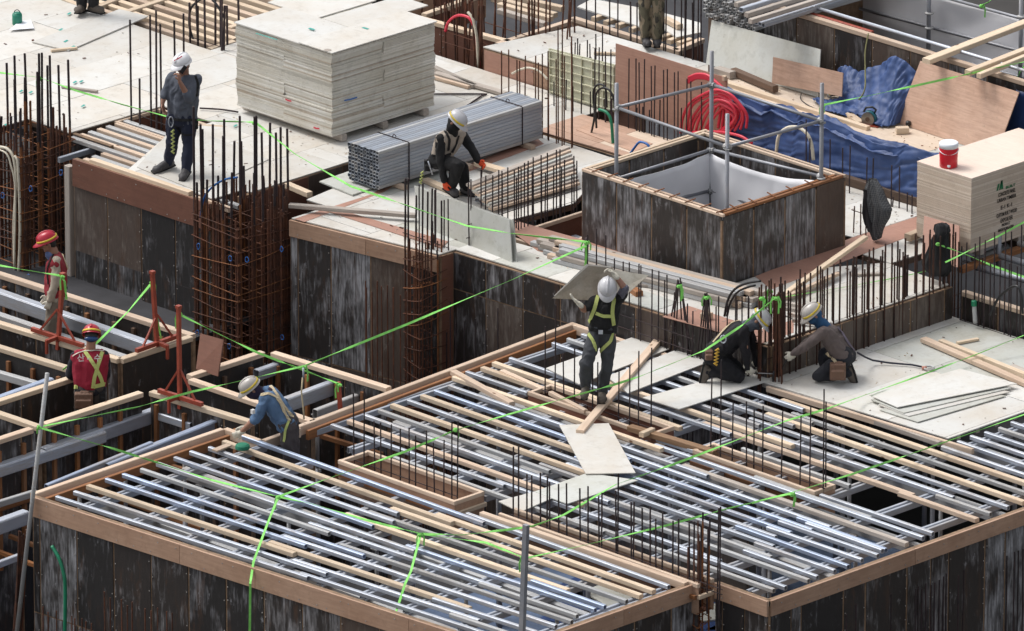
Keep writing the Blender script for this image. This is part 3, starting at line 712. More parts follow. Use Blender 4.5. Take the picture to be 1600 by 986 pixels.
bar_row('short dark bars behind the back of the kneeling man in black', S2([(967,400),(1040,395),(1078,395),(1113,405),(1000,430)],800,330,2.9875)+[(1120,478),(1150,470),(1172,462)], 'y', .47, -1.0, jit=.03)
tops = []
u = 1201
while u < 1497:
    vl = 442-(u-1200)*.300
    tops.append((u, vl+rb.uniform(-6,8))); 
    if rb.random() < .75: tops.append((u+rb.uniform(2,5), vl+rb.uniform(12,26)))
    u += rb.uniform(5.2,7.6)
bar_row('long dense row of rusty upright bars behind the two kneeling men', tops, 'x', 3.83, -1.0, r=.0115, mat=REBAR_M, tie=[.10,.28], jit=.07)
bar_row('bunched rusty bars at the corner between the kneeling men', [(1187,450),(1192,444),(1200,447),(1205,441),(1210,458),(1214,462),(1219,455),(1223,470),(1183,470)], 'x', 3.78, -1.0, r=.012, mat=REBAR, jit=.07, tie=[.1], group=None)
bar_row('upright bars along the black wall at the right edge', [(1505,385),(1511,378),(1524,380),(1533,370),(1542,374),(1553,364),(1561,406),(1572,358),(1583,360),(1594,351),(1521,404),(1547,410),(1577,413),(1589,415),(1534,404)], 'y', 3.80, -.6, tie=[.02], jit=.03)
bar_row('upright bars along the trench between the plank pile and the grey leaning sheets', S2([(600,170),(655,220),(685,210),(720,165),(757,180),(820,155),(835,170),(870,140),(890,150),(922,120),(960,105),(995,185),(1023,85),(1050,165),(1078,70),(1130,50),(1165,140),(1183,25),(1222,20),(1260,100),(1325,70),(1350,110),(535,250),(490,260),(630,300),(760,260),(880,230),(945,160),(1240,160),(1300,210),(1105,200)],630,230,4.93), 'x', -1.35, .1, tie=[.55,.72], jit=.05)
bar_row('bars of the narrow cage standing over the grey leaning sheets', S2([(17,240),(42,240),(100,375),(148,285),(215,340),(253,310),(298,410),(337,400),(250,560)],630,230,4.93), 'y', .22, -.2, tie=[.5], jit=.08)
# far rows
bar_row('bars standing in the trench in front of the pink floor', S2([(8,400),(75,385),(140,460),(160,470),(215,430),(270,435),(325,415),(370,400),(445,210),(500,200),(555,280),(380,480),(445,455),(495,440),(550,415),(310,480)],780,0,4.93), 'y', 4.1, .1, tie=[.55], mat=REBAR, jit=.04)
bar_row('thin bars in front of the cream ribbed form', S2([(435,620),(490,650),(527,610),(565,670),(632,590),(693,710),(740,735),(820,760),(740,370),(768,370),(825,390),(857,385),(880,760)],780,0,4.93), 'y', 5.15, .3, jit=.04)
bar_row('thin bars in front of the long red-brown sheet', S2([(20,445),(63,455),(103,475),(140,455),(195,510),(222,500),(290,540),(312,530),(378,555),(400,550),(85,830),(115,820),(160,855),(240,775),(420,825),(470,600),(497,620),(565,640)],980,0,4.93), 'y', 5.2, .3, jit=.04)
bar_row('short bars sticking up behind the cream ribbed form', S2([(555,280),(570,320),(590,325),(605,340),(622,295),(663,310),(680,345),(727,265),(785,200)],780,0,4.93), 'y', 5.9, .5, mat=REBAR_D, jit=.05)
far = []
for k in range(34):
    u = 684+k*6.4+rb.uniform(-2,2); far.append((u, rb.uniform(-25,6)))
bar_row('tall rusty bars rising out of the top edge of the picture left of centre', far, 'y', 6.6, -.4, r=.012, mat=REBAR, tie=[.6], jit=.22, lean=.10)
bar_row('rusty bars between the plywood stack and the red hose', [(590+i*7.5+rb.uniform(-2,2), -20) for i in range(13)], 'y', 7.0, -.4, r=.011, mat=REBAR, jit=.2, lean=.06)
bar_row('rusty bar bunch around the red and cream hoses', [(716,-20),(722,5),(727,-15),(733,8),(738,-20),(746,0),(752,6),(757,-20),(763,-5),(700,-20),(695,4)], 'y', 5.75, .0, r=.014, mat=REBAR, jit=.12, lean=.05, tie=[.55,.7])
bar_row('dark bars in front of the camouflage trousers', S2([(15,20),(40,30),(90,20),(270,-20),(315,-10),(370,-20),(408,-20),(430,-20),(468,-20),(500,-20),(520,10),(540,-20),(557,-20)],980,0,4.93)+[(900,-10),(915,-15),(930,-20),(950,-10),(970,-18)], 'y', 7.1, .0, r=.010, mat=REBAR_D, jit=.06, tie=[.7])
bar_row('bars standing against the blue tarpaulin behind the shaft', [(1352,247),(1366,247),(1259,186),(1268,215),(1297,218),(1394,258),(1403,262),(1417,300),(1426,303),(1395,308),(1320,230),(1328,228)], 'y', 5.35, .3, jit=.04)
bar_row('three short bars with a red cross piece beside the grey jacket', [(1335,322),(1346,319),(1353,330)], 'y', 4.3, .3, tie=[.75], mat=REBAR)
bar_row('bars in the stub opening beside the worker on the phone', S2([(50,145),(155,120),(212,200),(247,70),(328,165),(408,115),(133,590)],200,0,4.93), 'y', .98, -.2, mat=REBAR_D, r=.014, tie=[.50], jit=.1, lean=.01)
bar_row('thick dark bars with a black cable in the notch left of the plywood stack', S2([(485,20),(557,35),(570,-20),(610,-20),(628,-20),(687,-20),(716,60),(770,-20),(778,35),(845,-20)],200,0,4.93), 'y', 3.75, -.2, mat=REBAR_D, r=.016, jit=.15, tie=[.35,.45], lean=.03)

def tripod(label, u, v, y, spread, zb=-.2, n=6, mat=REBAR_D):
    top = aty(u, v, y); t = thing('tied_bars', label, 'tied bars', (top.x, y, zb))
    for i in range(n):
        a = (i-(n-1)/2)/(n-1)
        b = Vector((top.x+a*spread, y+rb.uniform(-.05,.05), zb)); q = Vector((top.x+a*.03, y+rb.uniform(-.02,.02), top.z+rb.uniform(-.05,.02)))
        bar_obj('rebar', b, q, .010, mat, t)
    return top
tripod('bars drawn together at the top by a green tie, left one of the two', 1061, 437, .46, .62)
tripod('bars drawn together at the top by a green tie, right one of the two', 1104, 455, .47, .40)
tripod('fan of bars bunched beside the helmet of the kneeling man in black', 1216, 458, .60, .25, n=7, mat=REBAR)

def cage(label, x0, x1, y0, y1, zbot, tops, ztie, r=.016, mt=REBAR_O, mb=REBAR_D, dz=.155, extra=0, lean=.02):
    t = thing('column_cage', label, 'rebar cage', ((x0+x1)/2,(y0+y1)/2,zbot))
    P = [(x0,y0),(x1,y0),(x1,y1),(x0,y1)]
    def pos(u, k):
        best = None
        for e in ([0,1] if k else [2,3]):
            a, b = P[e], P[(e+1)%4]; ua = pix((*a,.45))[0]; ub = pix((*b,.45))[0]
            if abs(ub-ua) < 1e-6: continue
            s = (u-ua)/(ub-ua)
            if -.04 <= s <= 1.04: return (a[0]+(b[0]-a[0])*s, a[1]+(b[1]-a[1])*s)
        return None
    k = 0
    for u, v in tops:
        p = pos(u, k % 2) or pos(u, 1-k % 2)
        k += 1
        if p is None: continue
        z = aty(u, v, p[1]).z
        ph = rb.uniform(.35,.8)
        bar_obj('vertical_bar', (p[0],p[1],ph), (p[0]+rb.uniform(-lean,lean),p[1],z), r, mb, t, 6)
        bar_obj('vertical_bar', (p[0],p[1],zbot), (p[0],p[1],ph+.001), r, REBAR if rb.random()<.7 else mt, t, 6)
    for i in range(extra):
        s = rb.random(); e = rb.randrange(4); a, b = P[e], P[(e+1)%4]
        bar_obj('vertical_bar', (a[0]+(b[0]-a[0])*s, a[1]+(b[1]-a[1])*s, zbot), (a[0]+(b[0]-a[0])*s, a[1]+(b[1]-a[1])*s, rb.uniform(.3,.75)), r*.8, REBAR, t)
    z = ztie; e = r*1.6
    while z > zbot:
        b = MB(); q = [(x0-e,y0-e),(x1+e,y0-e),(x1+e,y1+e),(x0-e,y1+e)]
        tilt = rb.uniform(-.045,.045); tl2 = rb.uniform(-.045,.045)
        pts = [Vector((*p, z+(tilt if i in (1,2) else -tilt)+(tl2 if i > 1 else -tl2))) for i, p in enumerate(q)]
        for i in range(4): 
            a, c = pts[i], pts[(i+1)%4]; mid = (a+c)/2-Vector((0,0,rb.uniform(0,.02)))
            b.tube([a, mid, c], .0065, 4)
        # cross link through the middle and a hook
        b.tube([(pts[0]+pts[1])/2, (pts[2]+pts[3])/2], .006, 4); b.tube([(pts[1]+pts[2])/2, (pts[0]+pts[3])/2], .006, 4)
        hk = pts[1]+Vector((.0,-.0,.0)); b.tube([hk+Vector((.03,-.06,.02)), hk, hk+Vector((-.05,.10,.05))], .0065, 4)
        b.build('tie', mt if rb.random() < .4 else REBAR, t)
        z -= dz*rb.uniform(.75,1.2)
    return t
Fc = at(33,238,.45)
cage('large rusty column cage at the left edge with cream hoses down its side', Fc.x-.75, Fc.x, Fc.y, Fc.y+.88, -3.1,
     S2([(37,295),(77,262),(125,255),(73,370),(117,365),(97,505),(143,490),(187,250),(198,245),(178,340),(225,310),(240,260),(280,305),(327,283),(250,565),(300,535),(5,545),(52,540),(-20,260),(-40,300)],0,0,2.9875), .42, extra=44)
F1 = at(372,353,.45)
cage('rusty column cage between the phone worker and the black wall, bars tied at the top', F1.x-.80, F1.x, F1.y, F1.y+.85, -3.1,
     S2([(68,40),(125,175),(138,210),(213,165),(300,135),(290,262),(373,300),(422,108),(437,300),(353,535),(250,560),(165,590),(90,615),(597,243),(650,155),(702,240),(735,195),(790,200),(453,497),(530,548),(608,567),(685,600),(755,630),(535,112),(547,108)],290,160,4.93), .42, extra=54)
F2 = at(657,408,.45)
cage('narrow rusty column cage in the recess of the black wall', F2.x-.27, F2.x, F2.y, F2.y+.42, -3.1,
     [(633,279),(638,279),(650,306),(660,288),(668,299),(674,295),(690,313),(698,311),(640,400),(655,398),(670,396),(684,392)], .42, r=.012, extra=20, dz=.17)
cage('thin rusty cage standing in the gap between the two bottom form walls', 7.95, 8.14, -4.98, -4.80, -3.1,
     [(1098,800),(1108,810),(1117,806),(1123,803),(1128,795)], -.1, r=.011, extra=8, dz=.2)
# bundle of loose rods leaning at the lower left corner
t = thing('rod_bundle', 'brown rods leaning together at the bottom left corner beside the long wall', 'rods', (.3,-8.6,-3.1))
for i in range(7):
    a = atd(30+i*2.2, 832+rb.uniform(-6,10), Vector((.35,-8.75,0))); b = Vector((a.x-.12+rb.uniform(-.1,.05), a.y-.1, -3.1)); bar_obj('rod', b, a, .012, REBAR, t)

L_ = []
for u, v in S2([(205,870),(222,900),(262,890),(330,915),(352,925),(378,930),(405,940),(430,945),(490,800),(512,830),(568,840),(590,870),(618,850),(680,880),(708,890),(735,880),(778,895),(800,900)],0,656,2.9875): L_.append((u,v))
bar_row('thin dark starter bars in front of the bottom left form wall', L_, 'y', -8.62, -3.1, r=.009, mat=REBAR, jit=.02)
bar_row('thin dark starter bars in front of the bottom right form wall, left group', [(1433,920),(1437,917),(1442,920),(1449,912),(1457,915),(1461,910),(1467,906),(1474,900),(1480,896)], 'x', 9.20, -3.1, r=.010, mat=REBAR_D, jit=.03)
bar_row('thin dark starter bars in front of the bottom right form wall, right group', [(1495,898),(1504,890),(1583,862),(1592,860),(1599,858),(1575,870),(1395,930),(1340,945),(1320,960)], 'x', 9.20, -3.1, r=.009, mat=REBAR_D, jit=.03)
bar_row('thin brown bars in front of the wall between the two cages', [(570,440),(576,448),(583,455),(590,440),(598,447),(604,445),(611,452),(618,449),(626,460),(632,455)], 'y', -.45, -3.1, r=.009, mat=REBAR, jit=.04)
bar_row('thin brown bars low in front of the long black wall', [(712,505),(728,500),(745,498),(762,515),(703,470),(695,520),(780,480)], 'y', .05, -3.1, r=.008, mat=REBAR_D, jit=.04)
bar_row('thin bars against the left face of the square shaft', [(932,345),(940,350),(1036,378),(1043,376),(1075,385),(1132,378),(1168,370),(1172,365),(1185,372),(1196,362),(1205,365),(1228,360),(1246,352)], 'y', 1.60, .3, r=.008, mat=REBAR, jit=.03) if False else None
# ================================================================ plywood stack
def extent(m): return m
sx0, sx1, sy0, sy1 = -7.10, -5.32, 2.03, 3.84
def plywood_stack():
    t = thing('plywood_stack', 'tall stack of weathered grey-white plywood sheets on timber bearers', 'plywood stack', ((sx0+sx1)/2,(sy0+sy1)/2,Z1))
    for yy in (sy0+.18, (sy0+sy1)/2, sy1-.18): beam('bearer', (sx0-.04,yy,Z1+.10), (sx1+.03,yy,Z1+.10), .09, .09, W_OLD, t)
    rr = random.Random(3); z = Z1+.10; th = .0185; n = 56
    me = m_ply('weathered_sheet_edges', (.60,.58,.52), (.50,.46,.38), stain=.6, lo=.8, hi=1.1)
    me2 = m_ply('pale_sheet_edges', (.67,.655,.61), (.56,.52,.44), stain=.6)
    me3 = m_ply('brown_sheet_edges', (.48,.43,.36), (.38,.32,.25), stain=.8)
    b = MB()
    for k in range(n):
        half = rr.random() < .5
        jx = rr.uniform(-.006,.006)+.010*math.sin(k*.35); jy = rr.uniform(-.006,.006)+.008*math.sin(k*.21+1)
        mi = rr.choices([0,1,2],[5,4,1.4])[0]
        if (k//9) % 2 == 0:
            c = (sx0+sx1)/2
            b.box((sx0+jx,sy0+jy,z+.001),(c-.003+jx,sy1+jy,z+th), mi); b.box((c+.003-jx,sy0-jy,z+.001),(sx1-jx,sy1-jy,z+th), rr.choices([0,1,2],[5,4,1.4])[0])
        else:
            c = (sy0+sy1)/2
            b.box((sx0+jx,sy0+jy,z+.001),(sx1+jx,c-.003+jy,z+th), mi); b.box((sx0-jx,c+.003+jy,z+.001),(sx1-jx,sy1+jy,z+th), rr.choices([0,1,2],[5,4,1.4])[0])
        z += th+.0012
    tag(b.build('sheet_edges', [me, me2, me3], t), kind='stuff')
    cx = (sx0+sx1)/2; cy = (sy0+sy1)/2
    T = [((sx0-.32,sy0+.86),(sx0+.60,sy0+.86),(sx0+.60,sy1+.10),(sx0-.32,sy1+.10),.004,PLY),
         ((sx0+.02,sy0+.45),(sx1-.55,sy0+.45),(sx1-.55,sy0+.86),(sx0+.02,sy0+.86),.003,PLY_T),
         ((sx0-.02,sy0-.02),(cx+.32,sy0-.02),(cx+.32,sy0+.88),(sx0-.02,sy0+.88),.006,PLY),
         ((cx-.20,sy0+.88),(cx+.34,sy0+.88),(cx+.34,sy1+.42),(cx-.20,sy1+.42),.010,PLY),
         ((cx+.30,sy0-.03),(sx1+.03,sy0-.03),(sx1+.03,sy1+.02),(cx+.30,sy1+.02),.022,PLY_T)]
    for a, bq, c, d, dz, m in T:
        zz = z+dz; quadsheet('plywood_sheet', [(*q, zz+.014) for q in (a,bq,c,d)], .014, m, t)
    for u, v in ((487,45),(571,44)):
        c = at(u, v, z+.04); quadsheet('paint_mark', [c+Vector(q) for q in ((-.05,-.02,0),(.05,-.02,0),(.05,.02,0),(-.05,.02,0))], .002, TAPE_TEAL, t)
    c = at(512, 78, z+.04); quadsheet('knot_hole', [c+Vector((.05*math.cos(a),.05*math.sin(a),0)) for a in [i*.785 for i in range(8)]], .002, W_OLD, t)
    p = [at(400,52,z+.022), at(433,62,z+.022)]; MB().strip(p, (0,0,1), .02, .003).build('paint_line', TAPE_TEAL, t)
    # crayon marks on the two faces
    for (u,v),(u2,v2),m in (((538,157),(558,152),CABLE_B),((446,155),(455,158),CABLE_R),((490,199),(499,201),CABLE_R)):
        if u > 525: a, c, n = atx(u,v,sx1+.02), atx(u2,v2,sx1+.02), (1,0,0)
        else: a, c, n = aty(u,v,sy0-.02), aty(u2,v2,sy0-.02), (0,-1,0)
        MB().strip([a,(a+c)/2+Vector((0,0,-.006)),c], n, .018, .004).build('crayon_mark', m, t)
plywood_stack()

# ================================================================ strapped bundle of square tubes
STEEL_T = m_steel('bundle_tube_steel', (.36,.395,.45), rough=.45, metal=.65, da=.35)
def tube_bundle():
    x1 = -3.50; x0 = x1-.56; y0 = 1.10; y1 = 3.98; z0 = Z1+.06
    t = thing('tube_bundle', 'strapped bundle of galvanised square tubes behind the crouching man in the vest', 'tube bundle', ((x0+x1)/2,(y0+y1)/2,Z1))
    for yy in (1.45, 2.6, 3.7): beam('bearer', (x0-.05,yy,z0), (x1+.12,yy,z0), .08, .055, W_PINK, t)
    w = .056; h = .0455; rr = random.Random(2)
    for i in range(10):
        for j in range(11):
            x = x0+w/2+i*w; z = z0+.002+(j+1)*h; s = rr.uniform(-.012,.012)
            beam('square_tube', (x,y0+s,z), (x,y1+s,z), w-.002, h-.0015, STEEL_T if rr.random() < .75 else STEEL_D, t, hollow=.005)
    zt = z0+11*h+.004
    for yy in (1.62, 3.62):
        b = MB()
        P = [(x0-.004,yy,z0),(x0-.004,yy,zt),(x1+.004,yy,zt),(x1+.004,yy,z0),(x0-.004,yy,z0-.003)]
        for a, c in zip(P[:-1], P[1:]): b.bar(a, c, .022, .004, up=(0,1,0))
        b.build('strap', REBAR_D, t)
        c = Vector((x0+.30,yy,zt+.02)); MB().tube([c+Vector((.03*math.cos(a),0,.025*math.sin(a))) for a in [k*.7 for k in range(9)]], .006, 5).build('strap_twist', REBAR_D, t)
tube_bundle()

# ================================================================ square shaft form with scaffold
def square_shaft():
    X0, X1, Y0, Y1 = -.50, 1.95, 1.70, 3.88; zt = 1.36
    t = thing('square_shaft_form', 'square shaft form of dark stained panels with an orange-brown rim', 'shaft form', ((X0+X1)/2,(Y0+Y1)/2,.0))
    rr = random.Random(77)
    th = .115
    def wall(p0, p1, out, z0, z1, pw, mats, inner=False):
        p0 = Vector((*p0,0)); p1 = Vector((*p1,0)); d = (p1-p0).normalized(); n = Vector((*out,0)); L = (p1-p0).length; x = 0; i = 0
        MB().bar(p0-n*.022+Vector((0,0,(z0+z1-.06)/2)), p1-n*.022+Vector((0,0,(z0+z1-.06)/2)), .03, z1-z0-.07).build('backing_frame', JOINT, t)
        while x < L-.05:
            w = pw if x+pw < L-.1 else L-x
            c = p0+d*(x+w/2)+Vector((0,0,(z0+z1-.02)/2)); sheet('panel', c+n*rr.uniform(-.002,.002), d, (0,0,1), w-rr.uniform(.022,.034), z1-z0-.02, .012, rr.choice(mats), t)
            x += w
    wall((X0,Y0),(X1,Y0),FRONT,.25,zt,.61,[PANEL_W,PANEL_W,PANEL]); wall((X1,Y0),(X1,Y1),RIGHT,.25,zt,.55,[PANEL_W,PANEL,PANEL_B])
    wall((X0+th,Y1-th),(X1-th,Y1-th),FRONT,.0,zt,.61,[PANEL,PANEL_B]); wall((X0+th,Y0+th),(X0+th,Y1-th),RIGHT,.0,zt,.61,[PANEL,PANEL_B])
    wall((X1,Y1),(X0,Y1),(0,1),.25,zt,.61,[PANEL]); wall((X0,Y1),(X0,Y0),(-1,0),.25,zt,.61,[PANEL])
    wall((X1-th,Y1-th),(X1-th,Y0+th),(-1,0),.0,zt,.61,[PANEL]); wall((X1-th,Y0+th),(X0+th,Y0+th),(0,1),.0,zt,.61,[PANEL])
    e = .022
    for a, b in (((X0,Y0+e),(X1,Y0+e)),((X0+.05,Y1-e),(X1,Y1-e)),((X0,Y0+th-e),(X1-th,Y0+th-e)),((X0+.05,Y1-th+e),(X1-th,Y1-th+e))):
        beam('rim_board', (*a,zt+.02), (*b,zt+.02), .04, .035, W_PINK, t)
    for a, b in (((X0+e,Y0+.05),(X0+e,Y1)),((X1-e,Y0+.05),(X1-e,Y1-.05)),((X0+th-e,Y0+th),(X0+th-e,Y1-th)),((X1-th+e,Y0+th),(X1-th+e,Y1-th))):
        beam('rim_board', (*a,zt+.024), (*b,zt+.024), .045, .035, W_ORANGE if a[0] > 0 else W_NEW, t)
    for k in range(9):
        x = X0+.2+k*.27; MB().bar((x,Y0-.02,zt+.03),(x+.02,Y0+th+.03,zt+.045), .012, .012).build('form_tie', REBAR_O, t)
    for k in range(6):
        y = Y0+.25+k*.33; MB().bar((X1+.02,y,zt+.035),(X1-th-.03,y+.02,zt+.05), .012, .012).build('form_tie', REBAR_O, t)
    return X0,X1,Y0,Y1,zt
square_shaft()
def scaffold(name, label, posts, ledgers, tubes_r=.024):
    """posts: (top uv, base xyz)"""
    c = sum((Vector(b) for _, b in posts), Vector())/len(posts); t = thing(name, label, 'scaffold', (c.x,c.y,-.5))
    for (u, v), b in posts:
        top = atd(u, v, Vector(b)); MB().tube([(b[0],b[1],-.5),(b[0],b[1],top.z)], tubes_r+.002, 10).build('post', STEEL_P, t, True)
    for a, b in ledgers:
        MB().tube([a, b], tubes_r-.002, 8).build('ledger', STEEL_P, t, True)
        for p, q in ((a,b),(b,a)):
            p = Vector(p); q = Vector(q); d = (q-p).normalized(); MB().tube([p, p+d*.05], tubes_r+.012, 8).build('coupler', STEEL_D, t)
            MB().lathe((p.x,p.y,p.z-.035), [(.03,0),(.055,.006),(.055,.014),(.03,.02)], 10).build('rosette', STEEL_D, t)
    return t
pA, pB, pC, pD = aty(963,280,2.08), aty(1136,280,1.98), aty(1283,280,3.52), aty(1111,280,3.56)
def up(p, z): return Vector((p.x,p.y,z))
zA = atd(963,168,pA).z
scaffold('scaffold', 'grey tube scaffold rising out of the square shaft', [((963,130),pA),((1136,178),pB),((1283,130),pC),((1110,80),pD)],
   [(up(pA,zA),up(pB,zA)),(up(pB,zA),up(pC,zA)),(up(pD,zA),up(pA,zA)),(up(pC,zA),up(pD,zA)),
    (up(pD,aty(1111,236,pD.y).z+.02),up(pA,aty(963,282,pA.y).z+.02)),(up(pC,aty(1283,278,pC.y).z+.02),up(pD,aty(1111,236,pD.y).z+.02)),(up(pA,.75),up(pD,.75)),(up(pD,.75),up(pC,.75))])
M_GREY = m_plain('grey_white_liner_sheet', (.80,.80,.83), rough=.6, var=.08, scale=1.2, bump=.1)
M_BLUE = m_plain('blue_tarpaulin', (.030,.066,.19), rough=.55, var=.3, scale=2.5, bump=.15)
def drape(name, label, cat, top, bot, mat, nu=60, nv=22, fold=.05, ff=3.0, sag=0.0, seed=0, nrm=None, parent=None, thick=.004):
    """a hanging or thrown sheet between two polylines, with folds"""
    top = [Vector(p) for p in top]; bot = [Vector(p) for p in bot]
    def samp(P, s):
        x = s*(len(P)-1); i = min(int(x), len(P)-2); return P[i].lerp(P[i+1], x-i)
    V = []; off = Vector((seed*3.1,seed*7.7,seed))
    for j in range(nv+1):
        for i in range(nu+1):
            a = samp(top, i/nu); b = samp(bot, i/nu); p = a.lerp(b, j/nv)
            n = Vector(nrm) if nrm else ((b-a).cross(samp(top, min(1,i/nu+.02))-samp(top, max(0,i/nu-.02)))).normalized()
            q = p*ff; w = noise.noise(q+off)+.5*noise.noise(q*2.3+off)+.35*noise.noise(Vector((q.x+q.y, q.z*.3, 0))*2.1+off)
            ridge = abs(noise.noise(Vector(((i/nu*5+j/nv*2.2)*ff*.5, j/nv*1.2*ff*.5, seed))))
            p = p+n*(w*fold+ridge*fold*1.4)+Vector((0,0,-sag*math.sin(math.pi*i/nu)*(1-j/nv)))
            V.append(p)
    Fs = [[j*(nu+1)+i, j*(nu+1)+i+1, (j+1)*(nu+1)+i+1, (j+1)*(nu+1)+i] for j in range(nv) for i in range(nu)]
    b = MB(); b.add(V, Fs); o = b.build(name, mat, parent, True)
    sm = o.modifiers.new('thickness', 'SOLIDIFY'); sm.thickness = thick
    if label: tag(o, label, cat)
    return o
drape('liner_sheet', 'grey-white liner sheet hung inside the square shaft on the far left side', 'liner sheet', [up(pA,aty(963,283,pA.y).z),up(pD,aty(1111,238,pD.y).z)], [up(pA,-.5),up(pD,-.5)], M_GREY, fold=.03, ff=1.4, sag=.05, seed=1)
drape('liner_sheet', 'grey-white liner sheet hung inside the square shaft on the far right side', 'liner sheet', [up(pD,aty(1111,238,pD.y).z),up(pC,aty(1283,281,pC.y).z)], [up(pD,-.5),up(pC,-.5)], M_GREY, fold=.03, ff=1.4, sag=.10, seed=2)

# ================================================================ raised platform, second shaft, tarpaulins
ZP = 1.05
tag(MB().box((-2.5,5.82,.2), (3.4,6.86,ZP-.02)).build('raised_platform', W_DARK), kind='structure')
pl = bpy.data.objects.new('platform_floor', None); COL.objects.link(pl); pl.location = (0,6,ZP-.02); tag(pl, kind='structure')
floor_sheets(pl, [(-2.55,5.80),(3.4,5.80),(3.4,6.84),(-2.55,6.84)], ZP+.003, 1.8, .9, ox=-.4, oy=5.8, mats=(PLY_RAW,PLY_RAW,PLY_G), seed=9, stagger=False)
rail('edge_timber', 'pale timber along the near edge of the tarpaulin platform', (-2.5,6.0,ZP+.06), (.3,6.0,ZP+.06), w=.07, h=.08, m=W_NEW)
form_wall('formwork_wall', 'stained form wall of the far shaft behind the blue tarpaulins', (-3.15,6.88), (4.4,6.94), FRONT, 1.92, zbot=-.2, seed=51, pw=.66, mats=[PANEL_W,PANEL,PANEL_B,PANEL_K], cap=W_PINK, strip=W_ORANGE, capw=.08)
form_wall('formwork_wall', 'dark stained form wall of the far shaft below the loose tubes at the top', (-3.12,10.0), (-3.12,6.9), (-1,0), 1.90, zbot=-.2, seed=52, mats=[PANEL_K])
tag(beam('corner_post', (-3.2,6.82,1.85), (-3.2,6.82,-.1), .1, .1, W_DARK, up=(1,0,0)), 'dark upright timber at the left corner of the far shaft wall', 'post')
base = Vector((-.5,8.0,0)); yb = 9.4
def ay(u, v): return aty(u, v, yb)
drape('liner_sheet', 'large grey-white liner sheet inside the far shaft at the top right', 'liner sheet', [ay(1235,-60),ay(1330,-40),ay(1490,0),ay(1600,30),ay(1700,58)], [ay(1235,60),ay(1330,80),ay(1490,125),ay(1600,160),ay(1700,190)], M_GREY, nu=80, fold=.03, ff=1.2, seed=5)
t = thing('scaffold', 'grey tube scaffold holding the liner of the far shaft at the top right', 'scaffold', (ay(1452,78).x, yb-.1, .4))
for u, v0 in ((1312,-40),(1452,-40),(1596,-20)):
    a = aty(u,v0,yb-.12); MB().tube([(a.x,a.y,.5),a], .028, 8).build('post', STEEL_P, t, True)
for (a, b) in (((1240,-14),(1760,124)),((1480,-3),(1720,63)),((1240,-60),(1480,-3)),((1240,25),(1760,165))):
    MB().tube([aty(*a,yb-.07), aty(*b,yb-.07)], .022, 8).build('ledger', STEEL_P, t, True)
for u, v in ((1312,5),(1312,38),(1452,20),(1452,43),(1452,78),(1596,25),(1596,82)):
    p = aty(u,v,yb-.12); MB().lathe((p.x,p.y,p.z-.02), [(.03,0),(.06,.006),(.06,.02),(.03,.03)], 10).build('rosette', STEEL_D, t)
for dy, dz, m in ((7.06,1.98,STEEL),(7.13,1.95,STEEL_P)):
    tag(MB().tube([(-1.9,dy,dz),(4.2,dy+.06,dz)], .024, 8).build('scaffold_tube', m, None, True), 'long scaffold tube on the rim of the far shaft, the %s one' % ('bright' if m is STEEL else 'darker'), 'tube', 'tubes along the rim of the far shaft')
tag(beam('red_timber', (-1.8,6.99,1.93), (-.6,7.0,1.93), .05, .05, REDP), 'dark red bar lying along the rim of the far shaft', 'bar')
# blue tarpaulin hanging over the near edge
T0 = [(1100,128),(1122,127),(1162,143),(1193,165),(1227,161),(1250,178),(1281,174),(1310,185),(1334,203),(1360,222),(1400,230),(1434,226),(1464,234),(1490,248)]
tp = [Vector(at(u, v, ZP+.06)) for u, v in T0]
tp = [Vector((p.x, max(5.62, min(p.y, 5.70)), p.z)) if True else p for p in tp]
tp = [Vector((p.x, p.y, max(ZP+.02, min(ZP+.12, atd(*T0[i], p).z)))) for i, p in enumerate(tp)]
tp.append(Vector((2.5,5.68,ZP+.03)))
bt = [Vector((p.x-.02, 5.60-.04*math.sin(i*1.3), .52)) for i, p in enumerate(tp)]
drape('blue_tarpaulin', 'blue tarpaulin hanging down the near side of the raised platform', 'tarpaulin', tp, bt, M_BLUE, nu=170, nv=40, fold=.028, ff=5.0, seed=3)
mid = [p+Vector((0,.0,.015)) for p in tp]; bk = [p+Vector((0.02,.14+.08*math.sin(i*2.1),-.0)) for i, p in enumerate(tp)]
bk = [Vector((p.x,p.y,ZP+.05)) for p in bk]
drape('blue_tarpaulin', 'rolled top edge of the blue tarpaulin lying on the raised platform', 'tarpaulin', bk, [p+Vector((0,-.05,-.12)) for p in tp], M_BLUE, nu=150, nv=14, fold=.035, ff=5.5, seed=4)
tag(beam('sole_timber', (-.1,5.55,.57), (2.4,5.62,.57), .08, .12, W_DARK), 'dark timber at the foot of the blue tarpaulin', 'timber')
# second tarpaulin thrown over things in front of the far wall
A = [(1310,108),(1322,103),(1342,113),(1370,104),(1400,88),(1416,96),(1436,116)]
B = [(1312,160),(1330,178),(1350,186),(1372,196),(1388,198),(1398,196),(1408,190)]
ta = [aty(u, v, 6.74) for u, v in A]; tb = [Vector(at(u, v, ZP+.03)) for u, v in B]
drape('blue_tarpaulin', 'blue tarpaulin heaped against the far shaft wall left of the big plywood sheet', 'tarpaulin', ta, tb, M_BLUE, nu=90, nv=50, fold=.030, ff=6.0, seed=6)
drape('blue_tarpaulin', 'crumpled end of blue tarpaulin lying flat beside the circular saw', 'tarpaulin', [at(1268,153,ZP+.05),at(1300,155,ZP+.07),at(1335,160,ZP+.05),at(1365,175,ZP+.07)], [at(1285,172,ZP+.03),at(1310,178,ZP+.05),at(1345,182,ZP+.04),at(1380,200,ZP+.03)], M_BLUE, nu=50, nv=20, fold=.035, ff=7, seed=8)
